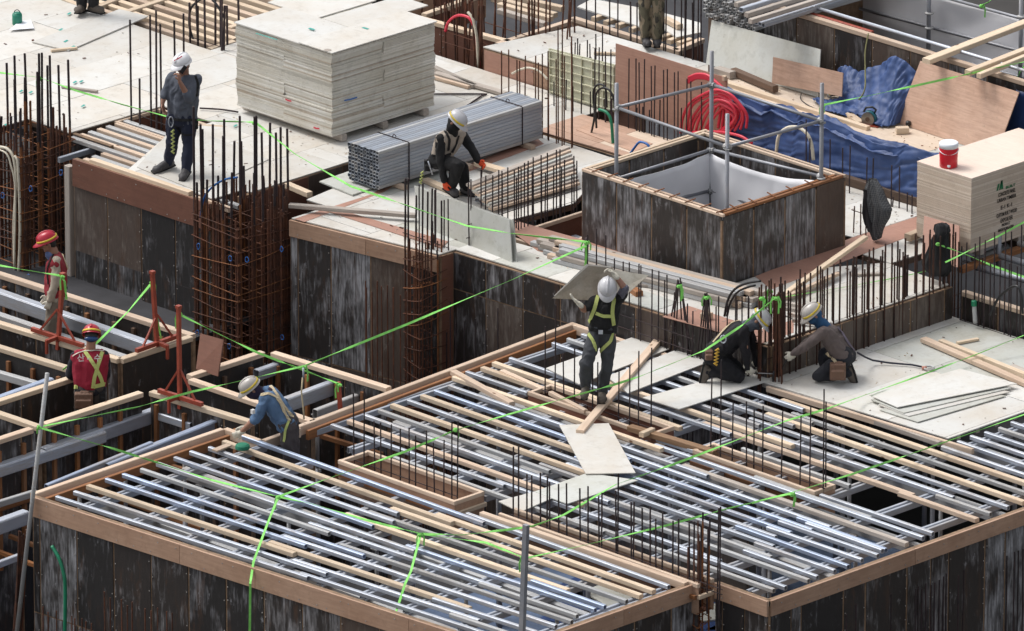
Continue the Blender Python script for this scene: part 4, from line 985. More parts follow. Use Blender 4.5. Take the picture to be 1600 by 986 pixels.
drape('blue_tarpaulin', 'dark blue tarpaulin hanging right of the big leaning plywood sheet', 'tarpaulin', [aty(1588,140,6.8),aty(1660,160,6.8)], [aty(1560,240,6.8),aty(1660,260,6.8)], m_plain('dark_blue_tarpaulin', (.012,.03,.10), rough=.4, bump=.1), nu=20, nv=14, fold=.03, ff=3, seed=9)
def stand(label, P, t, mat, cat='plywood sheet', group=None): return tag(quadsheet('plywood_sheet', P, t, mat), label, cat, group)
stand('big raw pinkish plywood sheet leaning behind the stack with the red cooler', [aty(1438,95,6.72), aty(1592,144,6.72), at(1556,243,ZP+.01), at(1401,192,ZP+.01)], .015, PLY_P)
stand('stained cream plywood sheet standing against the far shaft wall', [aty(1112,31,6.70), aty(1282,77,6.70), aty(1278,152,6.45), aty(1103,100,6.45)], .014, PLY_G)
stand('raw plywood offcut leaning on the stained cream sheet', [aty(1208,89,6.42), aty(1317,114,6.42), aty(1315,151,6.36), aty(1206,130,6.36)], .014, PLY_P)
stand('long red-brown plywood sheet standing behind thin bars left of the red hose', [aty(962,68,5.50), aty(1136,122,5.50), aty(1133,225,5.42), aty(961,168,5.42)], .015, m_ply('reddish_raw_plywood', (.40,.23,.17), (.32,.16,.11), stain=.3, spots=.1, grain=.5))
CR = thing('ribbed_form', 'cream form with raised grid ribs standing left of the red-brown sheet', 'form panel', aty(910,190,5.45))
quadsheet('face', [aty(857,75,5.50), aty(961,101,5.50), aty(961,176,5.44), aty(857,146,5.44)], .012, PLY_C, CR)
for k in range(7):
    u = 859+k*16.6; a = aty(u, 76+(u-857)*.26, 5.485); b = aty(u, 144+(u-857)*.27, 5.425); beam('rib', a, b, .018, .02, PLY_C, CR, up=(0,1,0), drop=False)
for k in range(6):
    a = aty(858, 79+k*12.6, 5.48-k*.011); b = aty(960, 105+k*13.6, 5.48-k*.011); beam('rib', a, b, .02, .016, PLY_C, CR, drop=False)
tag(beam('edge_strip', aty(1134,118,5.5), aty(1134,125,5.5), .05, .05, W_NEW), 'tiny pale block at the right end of the red-brown sheet', 'block')
tag(beam('dark_timber', aty(1146,106,6.35), aty(1212,134,6.2), .09, .09, W_DARK), 'short dark timber lying in front of the stained cream sheet', 'timber')
tag(beam('packing_block', aty(1120,104,6.3), aty(1146,112,6.25), .12, .09, W_OLD), 'small weathered block left of the short dark timber', 'block')
# planks reaching in from the right over the far wall
for k, ((u0,v0),(u1,v1),w,lb) in enumerate((((1447,92),(1640,18),.13,'thick pale plank resting on the far shaft wall, the upper one'),((1512,110),(1640,60),.10,'pale plank resting on the far shaft wall, the middle one'),((1529,115),(1640,70),.07,'narrow pale plank resting on the far shaft wall, the lowest one'))):
    tag(beam('plank', at(u0,v0,2.02+.0*k), at(u1,v1,2.06), w, .065, W_NEW), lb, 'plank')
# loose tubes on the rim at the top
def loose_tubes():
    t = thing('tube_pile', 'loose pile of square tubes at the top edge, open ends facing the camera', 'tube pile', at(1150,20,1.95))
    rr = random.Random(6)
    for k in range(84):
        col, row = k % 12, k//12; u = 1101+col*6.6+(row % 2)*3.2+rr.uniform(-1,1); v = -12+row*6.6+col*1.95+rr.uniform(-1.2,1.2)
        if v > 24+col*2.1: continue
        p = aty(u, v, 6.70+rr.uniform(-.05,.05)); d = Vector((rr.uniform(-.02,.05),1,0)).normalized()
        beam('square_tube', p, p+d*2.4, .048, .048, STEEL_D, t, hollow=.006)
    for k, (u, v) in enumerate([(1166,20),(1158,12),(1150,4),(1142,-6),(1172,30)]):
        p = at(u, v, 2.1-.0*k); beam('square_tube', p, p+Vector((.0,3,0)), .07, .06, STEEL if k % 2 else W_OLD, t, hollow=.005 if k % 2 else False)
    for k in range(4):
        p = at(1176+k*5.5, 31+k*1.8, 2.0); beam('square_tube', p, p+Vector((0,3,0)), .055, .055, STEEL, t, hollow=.005)
loose_tubes()
# second slab at the back, white
slab('rear_slab', '', [[(-6.15,5.52),(-3.2,5.62),(-3.2,7.1),(-5.9,7.0)]], .76, nx=.9, ny=1.8, mats=(PLY,), stagger=False, bed=.3)
form_wall('formwork_wall', 'low brown board face under the white rear floor', (-6.12,5.50), (-3.3,5.58), FRONT, .73, zbot=.2, seed=60, mats=[FASCIA,PLY_R], pw=.9, strip=W_DARK)
# beams and pits at the far left of the top
for (a, b, cap, hh, lb) in (
   ((609,15),(800,66),W_NEW,.30,'timber-topped scraped form running behind the rusty bars at the top'),
   ((780,68),(893,32),W_PINK,.16,'brown-faced beam form behind the white rear floor, left part'),
   ((893,27),(1062,80),W_PINK,.16,'brown-faced beam form behind the white rear floor, right part'),
   ((609,12),(705,-22),W_NEW,.2,'timber-topped beam form leaving the top edge above the plywood stack'),
   ((665,22),(760,-12),W_NEW,.12,'pale-topped beam form leaving the top edge behind the rusty bars'),
   ((1057,78),(1100,60),W_PINK,.2,'short beam form at the left corner of the far shaft'),
   ((360,43),(545,-20),W_NEW,.14,'long pale timber beam form left of the plywood stack at the top'),
   ((524,13),(620,-20),W_NEW,.3,'pale-topped beam form with orange studs above the plywood stack'),
   ((200,18),(290,-12),W_NEW,.14,'pale timber beam form at the left end of the far timber deck'),
   ((330,76),(368,64),W_NEW,.12,'short pale timber beam form at the notch left of the plywood stack'),
   ((90,-5),(122,8),W_NEW,.10,'pale timber beam form behind the black boots, left part'),
   ((118,8),(158,20),W_NEW,.16,'pale timber beam form behind the black boots, right part'),
   ((150,12),(200,-8),W_NEW,.10,'pale timber beam form going up from the black boots')):
    z = .56 if a[0] > 600 else .42
    p, q = at(*a, z), at(*b, z); d = (q-p); isA = abs(d.x) > abs(d.y)
    form_wall('beam_form', lb, (p.x,p.y), (q.x,q.y), FRONT if isA else RIGHT, z, zbot=z-.5 if hh > .15 else z-.35, pw=.9, cap=cap, mats=[PANEL_W,PANEL,PLY_D] if hh >= .3 else [PLY_D,FASCIA], seed=int(a[0]), cat='beam form', capw=.09)
for k in range(13):
    y = 3.80+k*.21
    a = Vector((-11.9+.0*k, y, .40)); b = Vector((-9.45, y, .40))
    tag(beam('timber_joist', a, b, .085, .07, W_NEW if k % 3 else W_PINK), 'pale timber joist of the far deck at the top left, %s from the near side' % nth(k+1), 'joist', 'timber joists of the far deck at the top left')
for k in range(4):
    a = at(*((780,4),(780,13),(770,-6),(800,-8))[k], .5); b = at(*((861,26),(853,35),(868,20),(880,10))[k], .5)
    tag(beam('timber_joist', a, b, .09, .07, W_OLD if k == 1 else W_NEW), 'timber lying behind the leaning rusty bars at the top, %s of four' % nth(k+1), 'joist', 'timbers behind the leaning rusty bars')
lay('white sheet at the top edge left of the camouflage trousers', [at(902,10,.60),at(925,-2,.60),at(1000,12,.60),at(1003,42,.60)], PLY, t=.02)
lay('white sheet behind bars right of the camouflage trousers', [at(1027,38,.60),at(1037,20,.60),at(1096,36,.60),at(1096,50,.60),at(1057,58,.60)], PLY, t=.02)
for k in range(7):
    u, v = [(927,27),(946,33),(965,38),(986,44),(1030,58),(1045,62),(1060,66)][k]
    tag(beam('packing_timber', at(u,v,.58), at(u+20,v-7,.58), .08, .06, W_NEW), 'short pale timber under the far white sheets, %s from the left' % nth(k+1), 'timber', 'short timbers under the far white sheets')
tag(beam('packing_timber', at(1040,26,.68), at(1063,38,.68), .09, .07, W_NEW), 'pale timber offcut lying on the white sheet right of the camouflage trousers', 'timber')
# dark ground level below the far pits
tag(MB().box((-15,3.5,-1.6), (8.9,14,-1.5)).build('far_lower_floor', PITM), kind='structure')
for k in range(9):
    x, y = [(-5.6,8.2),(-7.2,6.5),(-8.5,7.1),(-9.6,8.0),(-6.8,8.5),(-5.0,9.0),(-7.9,9.5),(-12.6,5.2),(-11.5,7.0)][k]
    shore(x, y, .2, 'steel prop in the far pits at the top', 'shoring props in the far pits')
# ================================================================ new plywood stack with print, cooler, jackets
KX0, KX1, KY0, KY1, KZ0, KZ1 = 2.46, 3.38, 4.62, 6.45, .52, 1.50
def new_stack():
    t = thing('plywood_stack', 'tall stack of new light plywood with printed green and black lettering at the right edge', 'plywood stack', ((KX0+KX1)/2,(KY0+KY1)/2,Z1))
    for yy in (KY0+.2, (KY0+KY1)/2, KY1-.2): beam('bearer', (KX0,yy,KZ0), (KX1,yy,KZ0), .09, .07, W_OLD, t)
    rr = random.Random(8); n = 66; th = (KZ1-KZ0)/n
    mats = [m_ply('new_sheet_edges', (.62,.51,.41), (.52,.41,.31), stain=.3, spots=.1, lo=.85), m_ply('new_sheet_edges_light', (.70,.60,.50), (.55,.43,.31), stain=.3, spots=.1), m_ply('new_sheet_edges_dark', (.57,.46,.37), (.46,.36,.27), stain=.3)]
    b = MB(); z = KZ0
    for k in range(n-1):
        j = rr.uniform(-.0015,.0015); b.box((KX0+j,KY0+j,z+.0007),(KX1+j,KY1+j,z+th-.0005), rr.choices([0,1,2],[5,3,2])[0]); z += th
    tag(b.build('sheet_edges', mats, t), kind='stuff')
    MB().box((KX0-.004,KY0-.004,KZ1-th),(KX1+.004,KY1+.004,KZ1)).build('plywood_sheet', m_ply('new_top_sheet', (.74,.62,.53), (.66,.50,.40), stain=.25, spots=.05, grain=.25), t)
    INK = m_plain('black_print', (.035,.028,.024), rough=.8, var=.3, scale=40, bump=0); GRN = m_plain('green_print', (.02,.17,.07), rough=.8, var=.3, bump=0)
    fx = KX1+.0065
    def txt(s_, u, v, h, m, wid=None):
        p = atx(u, v, fx); textmesh('printed_line', s_, h*1.36, Matrix.Translation(p) @ Matrix(((0,0,1),(1,0,0),(0,1,0))).to_4x4(), m, t, wid, .0012)
    txt('CONCRETE PANEL', 1573.5, 301, .052, INK, .31); txt('URBAN TIMBER', 1573, 310, .048, INK, .34)
    txt('E-1 K-1', 1573, 322, .05, INK, .20); txt('CUSTOM BUILT WOOD', 1573, 333, .052, INK, .37)
    txt('EXPORTER', 1573, 342.5, .055, INK, .22); txt('PRODUCT', 1572, 350, .035, INK, .15); txt('MADE IN MALAYSIA', 1572, 357, .04, INK, .28)
    a = atx(1557,298.5,fx)
    for d0, d1, w, hh in ((0,.045,.05,.085),(.045,.10,.07,.115)):
        m = MB(); P = [Vector((fx,a.y+d0,a.z)), Vector((fx,a.y+d0+.03,a.z)), Vector((fx,a.y+d1+.012,a.z+hh)), Vector((fx,a.y+d1-.018,a.z+hh))]
        m.add(P, [[0,1,2,3]]); m.build('printed_mountain', GRN, t)
    m = MB(); m.add([Vector((fx,a.y+.085,a.z)),Vector((fx,a.y+.125,a.z)),Vector((fx,a.y+.11,a.z+.11)),Vector((fx,a.y+.08,a.z+.115))], [[0,1,2,3]]); m.build('printed_mountain', GRN, t)
    txt('BUILT', 1579, 291, .035, GRN, .17)
    MB().box((KX1+.004,5.62,1.06),(KX1+.008,5.86,1.40)).build('printed_green_block', GRN, t)
    MB().tube([(KX1+.003,5.72,.93),(KX1+.008,5.72,.93)], .075, 16).build('printed_blue_disc', CABLE_B, t)
new_stack()
def cooler():
    p = at(1482,260,KZ1); t = thing('water_cooler', 'round red water cooler with a white lid standing on the new plywood stack', 'cooler', (p.x,p.y,KZ1))
    RED = m_plain('red_plastic', (.60,.012,.025), rough=.35, var=.08, bump=0); WH = m_plain('white_plastic', (.75,.78,.82), rough=.4, var=.06, bump=0)
    MB().lathe((p.x,p.y,KZ1), [(.10,0),(.112,.012),(.113,.10),(.119,.25),(.117,.255)], 28).build('body', RED, t, True)
    MB().lathe((p.x,p.y,KZ1+.256), [(.121,0),(.123,.03),(.120,.055),(.105,.066),(.095,.060),(.01,.060)], 28).build('lid', WH, t, True)
    q = p-HF*.118; MB().box((q.x-.014,q.y-.014,KZ1+.03),(q.x+.014,q.y+.014,KZ1+.055)).build('tap', WH, t)
    h = [Vector((p.x,p.y,KZ1+.235))+RI*(.123*math.cos(a))+(-HF)*(.123*math.sin(a))*.9+Vector((0,0,-.05*math.sin(a))) for a in [math.pi*k/14 for k in range(15)]]
    MB().tube(h, .006, 6).build('handle', WH, t, True)
cooler()
tag(quadsheet('plywood_sheet', [at(1440,402,Z1+.02)+Vector((0,0,-.02)), at(1498,418,Z1), aty(1499,353,4.55), aty(1444,337,4.52)], .014, PLY_R), 'small red-brown sheet leaning on the new plywood stack behind the black jacket', 'plywood sheet')

def garment(label, prof, y, mat, seed, depth=.10):
    """a jacket hung over bar tips: rows (v, u left, u right) from collar to hem, closed tube of cloth pressed flat, with hanging folds"""
    rows = []; N = 36
    for i in range(len(prof)-1):
        for s in range(4): k = s/4; rows.append([prof[i][j]+(prof[i+1][j]-prof[i][j])*k for j in range(3)])
    rows.append(list(prof[-1])); V = []; off = Vector((seed*5.3,seed,0))
    for r, (v, ul, ur) in enumerate(rows):
        a, b2 = aty(ul, v, y), aty(ur, v, y); c = (a+b2)/2; hw = (b2.x-a.x)/2; t_ = r/(len(rows)-1)
        for i in range(N):
            ph = 2*math.pi*i/N; x = math.cos(ph); z = math.sin(ph); q = Vector((x*1.6+seed, t_*1.5, z*.8))
            fold = noise.noise(Vector((x*3.2+seed, t_*1.3, 2.1*z)))*.055+noise.noise(Vector((x*7+seed*2, t_*3, z*4)))*.025
            V.append(Vector((c.x+x*hw*(1+fold*1.5), y+z*(depth*min(1,.35+t_*1.6)*.6)+fold*.9, c.z+(b2.z-a.z)/2*x*.5+noise.noise(Vector((x*2+seed,0,z)))*.03*t_)))
    F_ = [[r*N+i, r*N+(i+1)%N, (r+1)*N+(i+1)%N, (r+1)*N+i] for r in range(len(rows)-1) for i in range(N)]
    F_.append([i for i in range(N)]); F_.append([(len(rows)-1)*N+i for i in reversed(range(N))])
    b = MB(); b.add(V, F_); return tag(b.build('hung_jacket', mat, None, True), label, 'jacket')
CHK, nt_, bb_ = newmat('grey_check_cloth'); T9 = NT(nt_); wv = T9.n('TexWave'); wv.inputs['Scale'].default_value = 14; T9.l(T9.coords((1,1,1), rnd=False), wv.inputs['Vector']); wz = T9.n('TexWave'); wz.bands_direction = 'Z'; wz.inputs['Scale'].default_value = 12; T9.l(T9.coords((1,1,1), rnd=False), wz.inputs['Vector'])
cc_ = T9.mix(T9.ramp(wv.outputs[0], [(.8,0.0),(.95,.5)]), (.055,.058,.062), (.16,.16,.165)); cc_ = T9.mix(T9.ramp(wz.outputs[0], [(.85,0.0),(.97,.45)]), cc_, (.16,.16,.165)); T9.l(cc_, bb_.inputs['Base Color']); bb_.inputs['Roughness'].default_value = .95
T9.bump(T9.noise(T9.coords(), 20, 4, .6), bb_, .5, .02)
garment('grey checked jacket hung over upright bars right of the shaft', [(279,1359,1367),(284,1356,1371),(294,1352,1377),(312,1351,1384),(325,1351,1391),(338,1353,1388),(352,1356,1381),(364,1361,1377),(373,1366,1374)], 4.25, CHK, 3)
garment('inner dark flap of the grey checked jacket right of the shaft', [(296,1350,1356),(312,1350,1358),(330,1351,1359),(350,1354,1362),(362,1359,1366)], 4.20, m_cloth('dark_lining', (.025,.022,.024)), 8, .06)
garment('black jacket hung over the upright bars in front of the red-brown sheet', [(349,1467,1475),(352,1461,1481),(360,1460,1484),(366,1463,1481),(372,1458,1480),(384,1454,1482),(400,1447,1485),(412,1440,1487),(420,1443,1486),(430,1455,1478)], 3.66, m_cloth('black_cloth', (.011,.011,.013)), 5, .12)

# ================================================================ hoses and cables
def hose(label, uvz, r, mat, plane=None, n=8, name='hose', cat='hose', group=None, kind='y'):
    P = []
    for q in uvz:
        if len(q) == 3 and kind == 'z': P.append(at(*q))
        else: P.append((aty if kind != 'x' else atx)(q[0], q[1], q[2] if len(q) == 3 else plane))
    # Catmull-Rom
    Q = []; ext = [P[0]*2-P[1]]+P+[P[-1]*2-P[-2]]
    for i in range(1, len(ext)-2):
        for s in range(6):
            x = s/6; a, b, c, d = ext[i-1:i+3]
            Q.append(.5*((2*b)+(c-a)*x+(2*a-5*b+4*c-d)*x*x+(3*b-3*c+d-a)*x**3))
    Q.append(P[-1])
    o = MB().tube(Q, r, n).build(name, mat, None, True)
    return tag(o, label, cat, group) if label else o
for i in range(8):
    k = i-4; w = rb.uniform(-3,3); h = rb.uniform(-5,5); yy = 5.24+.014*(i % 4); q = lambda: rb.uniform(-2.5,2.5)
    hose('loop of red hose over the bars before the blue tarpaulin, %s from the left' % nth(i+1), [(1063+i*6+w,208,yy),(1066+i*7+w,186+q(),yy),(1077+i*7+q(),167+h,yy-.01),(1097+i*4.6+q(),152+i*2.2+h,yy-.02),(1120+i*1.2,146+i*2.6+h+q(),yy-.03),(1142+q(),151+i*3.4+h,yy-.02),(1158-i*1.5+q(),163+i*3.6,yy),(1166-i*5+q(),180+i*3,yy+.03),(1166-i*9,200+i*2,yy+.04)], .019, CABLE_R, group='loops of red hose by the shaft scaffold')
for i in range(5):
    hose('red hose sweeping down behind the scaffold post, %s from the left' % nth(i+1), [(1076,121+i*2,5.36),(1090,116+i*1.5,5.36),(1106+i*2,118+i*2,5.35),(1118+i*3,130+i*2,5.34),(1124+i*3.5,148+i,5.33),(1126+i*5,170,5.32),(1122+i*6,200,5.31)], .020, CABLE_R, group='red hoses sweeping down behind the scaffold')
hose('red hose running low behind the shaft rim', [(1080,207,5.2),(1120,206,5.2),(1155,212,5.2),(1175,224,5.2)], .020, CABLE_R)
hose('cream hose bent in an arch in front of the blue tarpaulin', [(1213,238),(1217,212),(1230,200),(1246,199),(1260,208),(1268,225),(1271,250)], .022, CABLE_W, plane=5.4)
hose('red hose arching over the rusty bars behind the plywood stack', [(696,49),(700,36),(709,27),(720,24),(733,28),(740,40),(744,60),(750,106)], .020, CABLE_R, plane=5.7)
hose('cream hose standing beside the arching red hose', [(731,19),(738,28),(742,42),(745,60),(748,106)], .019, CABLE_W, plane=5.66)
hose('black cable loop left of the scaffold, taller one', [(924,208),(929,180),(927,150),(930,136),(938,132),(946,138),(948,168)], .014, CABLE_K, plane=4.7)
hose('black cable loop left of the scaffold, wider one', [(932,200),(930,160),(933,144),(943,137),(953,142),(959,155),(960,172)], .014, CABLE_K, plane=4.68)
hose('green hose hanging beside the black cable loops', [(936,171),(948,176),(955,190),(958,228)], .02, CABLE_G, plane=4.6)
hose('blue cable curling beside the left corner of the shaft', [(985,240),(992,230),(1000,222),(1012,226),(1016,236)], .016, CABLE_B, plane=4.2)
hose('cream hose arching in front of the brown board face', [(800,115),(812,109),(826,106),(842,111),(856,124)], .014, CABLE_W, plane=5.35)
hose('black cable rising at the dark bars of the left notch, left loop', [(303,66),(296,40),(298,14),(312,0),(330,-10)], .016, CABLE_K, plane=3.8)
hose('black cable rising at the dark bars of the left notch, right loop', [(326,-6),(336,4),(344,16),(350,27)], .016, CABLE_K, plane=3.8)
hose('green hose hanging down the bottom left form wall', [(81,853),(92,872),(99,894),(102,920),(101,1010)], .022, CABLE_G, plane=-8.56)
hose('black cables arching over behind the kneeling man in black', [(1132,494),(1137,470),(1147,453),(1165,443),(1188,439)], .016, CABLE_K, plane=.7)
hose('second black cable arching over behind the kneeling man in black', [(1136,494),(1141,474),(1152,457),(1168,449),(1180,446)], .014, CABLE_K, plane=.72)
hose('blue cable curling out of the phone-side column cage', [(313,340),(318,312),(330,294),(350,281),(371,277)], .013, CABLE_B, plane=-.9)
hose('cream hose down the left cage, left one', [(-4,229),(12,233),(22,250),(25,290),(22,350),(23,425)], .02, CABLE_W, plane=Fc.y-.03)
hose('cream hose down the left cage, right one', [(23,243),(28,258),(31,330),(31,380),(29,425)], .018, CABLE_W, plane=Fc.y-.03)
hose('cream hose fanning over the top of the left cage', [(-4,233),(10,240),(17,258),(24,300),(22,420)], .012, CABLE_W, plane=Fc.y-.05)
hose('black rubber hose bent over the low black wall at the right edge', [(1547,492),(1560,466),(1578,450),(1590,448),(1596,462),(1598,490)], .017, CABLE_K, plane=3.7)
hose('grey pipe with a green cap standing in the gap at the right', [(1524,505),(1522,474)], .028, STEEL_D, plane=3.7, name='pipe', cat='pipe')
hose('green cap on the grey pipe in the gap at the right', [(1522,478),(1522,470)], .034, CABLE_G, plane=3.7, name='green_stopper', cat='stopper')
hose('thin dark rod bent on the white floor right of the plywood stack', [(676,147,Z1+.02),(755,147,Z1+.02),(752,150,Z1+.02),(720,172,Z1+.02)], .012, REBAR_D, kind='z', name='bent_rod', cat='rod')
hose('thin dark rod lying behind the worker on the phone', [(312,169,Z1+.03),(345,171,Z1+.03),(372,175,Z1+.03)], .012, REBAR_D, kind='z', name='bent_rod', cat='rod')
hose('olive cable hanging from the far shaft rim over the blue tarpaulin', [(1357,52,6.8),(1352,80,6.7),(1352,110,6.6),(1351,140,6.45),(1340,158,6.4),(1325,170,6.4),(1322,182,6.35),(1340,190,6.3)], .010, m_plain('olive_cable', (.20,.19,.08), bump=0), name='power_cable', cat='cable')
hose('thin dark cable curling from the circular saw', [(1252,146,ZP+.03),(1252,156,ZP+.02),(1270,168,ZP+.02),(1300,178,ZP+.02),(1330,182,ZP+.02)], .006, CABLE_K, kind='z', name='power_cable', cat='cable')
for k, (u, v, y) in enumerate([(360,404,F1.y-.05),(386,406,F1.y-.02),(310,385,F1.y-.05),(440,389,F1.y+.3),(4,305,Fc.y-.05),(48,295,Fc.y-.05),(95,270,Fc.y+.2),(441,527,F1.y+.3),(358,541,F1.y-.05),(308,520,F1.y-.05),(44,433,Fc.y-.05)]):
    P = [aty(u+2.4*math.cos(a)+rb.uniform(-.6,.6), v+4.4*math.sin(a)+rb.uniform(-.8,.8), y) for a in [j*.78 for j in range(11)]]
    tag(MB().tube(P, .005, 5).build('wire_coil', CABLE_B), 'small coil of blue wire on the %s column cage, %s of all' % ('left edge' if u < 100 else 'phone-side', nth(k+1)), 'wire coil', 'blue wire coils on the column cages')

# ================================================================ power tools and bits on the platform
def saw():
    p = at(1356,196,ZP+.005); t = thing('circular_saw', 'circular saw with a teal body lying on the raised platform', 'circular saw', p)
    ax = Vector((.35,-.94,0)).normalized(); c = p+Vector((0,0,.085))
    TEAL = m_plain('teal_plastic', (.01,.12,.15), rough=.4, bump=0); BL = m_plain('saw_blade', (.35,.33,.30), rough=.35, metal=.8, bump=0)
    MB().tube([c-ax*.01, c+ax*.012], .088, 28).build('blade_disc', BL, t)
    MB().tube([c+ax*.012, c+ax*.022], .028, 14).build('blade_flange', W_DARK, t)
    side = ax.cross(Vector((0,0,1))).normalized()
    g = [c-ax*.03+side*(.098*math.cos(a))+Vector((0,0,.098*math.sin(a))) for a in [R(70)+k*R(12) for k in range(12)]]
    MB().strip(g, [(q-(c-ax*.03)).normalized() for q in g], .07, .006).build('blade_guard', TEAL, t, True)
    MB().tube([c-ax*.03, c-ax*.10, c-ax*.20], [.05,.055,.045], 12).build('motor', TEAL, t, True)
    h = [c-ax*.05+side*x+Vector((0,0,z)) for x, z in ((-.06,.06),(-.09,.12),(-.04,.15),(.05,.13),(.08,.07))]
    MB().tube(h, .014, 8).build('handle', CABLE_K, t, True)
    MB().bar(p+side*.16+ax*.0+Vector((0,0,.01)), p-side*.16+Vector((0,0,.01)), .10, .006).build('base_plate', REDP, t)
saw()
def drill():
    p = at(1302,152,ZP+.01); t = thing('power_tool', 'black and yellow power tool lying against the raw plywood offcut', 'power tool', p)
    YL = m_plain('yellow_plastic', (.55,.48,.03), rough=.4, bump=0); c = p+Vector((0,0,.06))
    MB().tube([c-RI*.02, c+RI*.06, c+RI*.13], [.045,.04,.02], 10).build('motor', CABLE_K, t, True)
    MB().tube([c+RI*.02, c+RI*.0+Vector((0,0,.08)), c-RI*.06+Vector((0,0,.04))], .02, 8).build('handle', CABLE_K, t, True)
    MB().tube([c-RI*.06, c-RI*.03], .035, 10).build('gear_head', YL, t, True)
    MB().tube([c-RI*.05-Vector((0,0,.02)), c-RI*.05-Vector((0,0,.055))], .03, 10).build('grinding_disc', STEEL_D, t)
drill()
tag(beam('timber_offcut', at(1400,199,ZP+.09), at(1420,198,ZP+.09), .09, .085, W_NEW), 'pale timber block at the foot of the big plywood sheet', 'timber')
tag(beam('timber_offcut', at(1325,175,ZP+.05), at(1345,190,ZP+.05), .10, .04, W_NEW), 'pale offcut lying left of the circular saw', 'timber')
tag(beam('timber_offcut', at(1372,188,ZP+.06), at(1384,186,ZP+.06), .08, .05, W_PINK), 'small pink offcut lying right of the circular saw', 'timber')
tag(MB().lathe(at(1419,196,ZP+.03), [(.03,0),(.035,.01),(.035,.05),(.02,.06)], 12).build('tape_roll', CABLE_K), 'small black roll beside the pale timber block', 'tape roll')
# pot on the far left floor and paper
def pot():
    p = at(27,38,Z1); G = m_plain('green_plastic', (.01,.20,.13), rough=.45, var=.2, bump=0); t = thing('green_canister', 'green canister with a small handle on the far left floor', 'canister', p)
    MB().lathe(p, [(.060,0),(.066,.01),(.067,.13),(.06,.15)], 20).build('body', G, t, True); MB().lathe(p+Vector((0,0,.15)), [(.056,0),(.05,.012),(.02,.016)], 20).build('lid', G, t, True)
    MB().tube([p+RI*(.04*math.cos(a))+Vector((0,0,.155+.045*math.sin(a))) for a in [math.pi*k/8 for k in range(9)]], .006, 6).build('handle', CABLE_K, t, True)
pot()
tag(quadsheet('paper', [at(14,47,Z1+.03), at(53,44,Z1+.03), at(48,31,Z1+.03), at(30,33,Z1+.03)], .002, m_plain('white_paper', (.78,.80,.86), bump=0, var=.05)), 'white paper lying beside the green canister', 'paper')

# ================================================================ piles of tubes and planks
for k in range(14):
    row = k // 5; i = k % 5
    u0 = 829+row*12+i*9+rb.uniform(-4,8); v0 = 372+i*6.5-row*4
    u1 = 1200-i*14+rb.uniform(-6,6)-row*6
    z = Z1+.062*(row+1)
    p = at(u0, v0+4, z); q = at(u1, v0+4+(u1-u0)*.262, z)
    tag(beam('plank', p, q, .085, .058, rb.choice([W_OLD, W_OLD, W_PINK, STEEL_D])), 'weathered length in the pile below the shaft, %s layer, %s from the back' % (('bottom','middle','top')[row], nth(i+1)), 'plank', 'long pile along the slab edge below the shaft')
for k in range(11):
    u0 = 733+k*3.4; v0 = 288+k*3.6; u1 = 886+k*1.6; v1 = 228+k*5.6; z = Z1+.32-.024*k
    tag(beam('plank', at(u0,v0,z), at(u1,v1,z), .10, .035, [W_OLD, W_PINK, PLY_G][k % 3]), 'board of the pile beside the crouching man, %s from the top' % nth(k+1), 'plank', 'boards piled beside the crouching man')
for k in range(8):
    p = at(744+(k % 4)*6, 303+(k//4)*7+(k % 4)*2.4, Z1+.12-.05*(k//4)); tag(beam('square_tube', p, p+Vector((.05,1.3,0)), .045, .045, STEEL, hollow=.005), 'short square tube at the crouching man\'s foot, %s row, %s from the left' % (('upper','lower')[k//4], nth(k%4+1)), 'tube', 'short square tubes at the foot of the crouching man')
tag(beam('plank', at(452,318,Z1+.10), at(649,334,Z1+.10), .085, .05, W_OLD), 'long weathered plank lying askew in front of the tube bundle', 'plank')
tag(beam('timber_offcut', at(449,285,Z1+.02), at(484,300,Z1+.02), .09, .07, W_NEW), 'short pale timber over the slot left of the tube bundle', 'timber')
tag(beam('plank', at(745,252,Z1+.10), at(786,264,Z1+.10), .12, .05, W_NEW), 'pale plank end under the hand of the crouching man', 'plank')
tag(beam('plank', at(664,278,Z1+.06), at(716,300,Z1+.06), .10, .05, W_NEW), 'pale plank under the feet of the crouching man', 'plank')
tag(beam('plank', at(678,103,Z1+.06), at(742,132,Z1+.06), .08, .05, W_OLD), 'weathered plank lying right behind the plywood stack, upper one', 'plank')
tag(beam('plank', at(680,112,Z1+.06), at(790,144,Z1+.06), .10, .045, W_OLD), 'weathered plank lying right behind the plywood stack, lower one', 'plank')
tag(beam('plank', at(676,118,Z1+.05), at(733,134,Z1+.05), .05, .04, W_PINK), 'narrow pinkish plank lying right behind the plywood stack', 'plank')
# leaning grey sheets
for k, lb in enumerate(('grey cement-stained sheet leaning over the slab edge, the front one of the pair', 'grey sheet leaning over the slab edge, behind its twin')):
    dx = .035*k
    P = [at(655,352,Z1)+Vector((dx,.05*k,0)), at(800,410,Z1)+Vector((dx,.05*k,0))]
    yt = P[0].y+.10; P += [aty(796,344,P[1].y+.10)+Vector((dx,.03*k,0)), aty(647,290,P[0].y+.10)+Vector((dx,.03*k,0))]
    tag(quadsheet('plywood_sheet', P, .014, PLY_G), lb, 'plywood sheet')
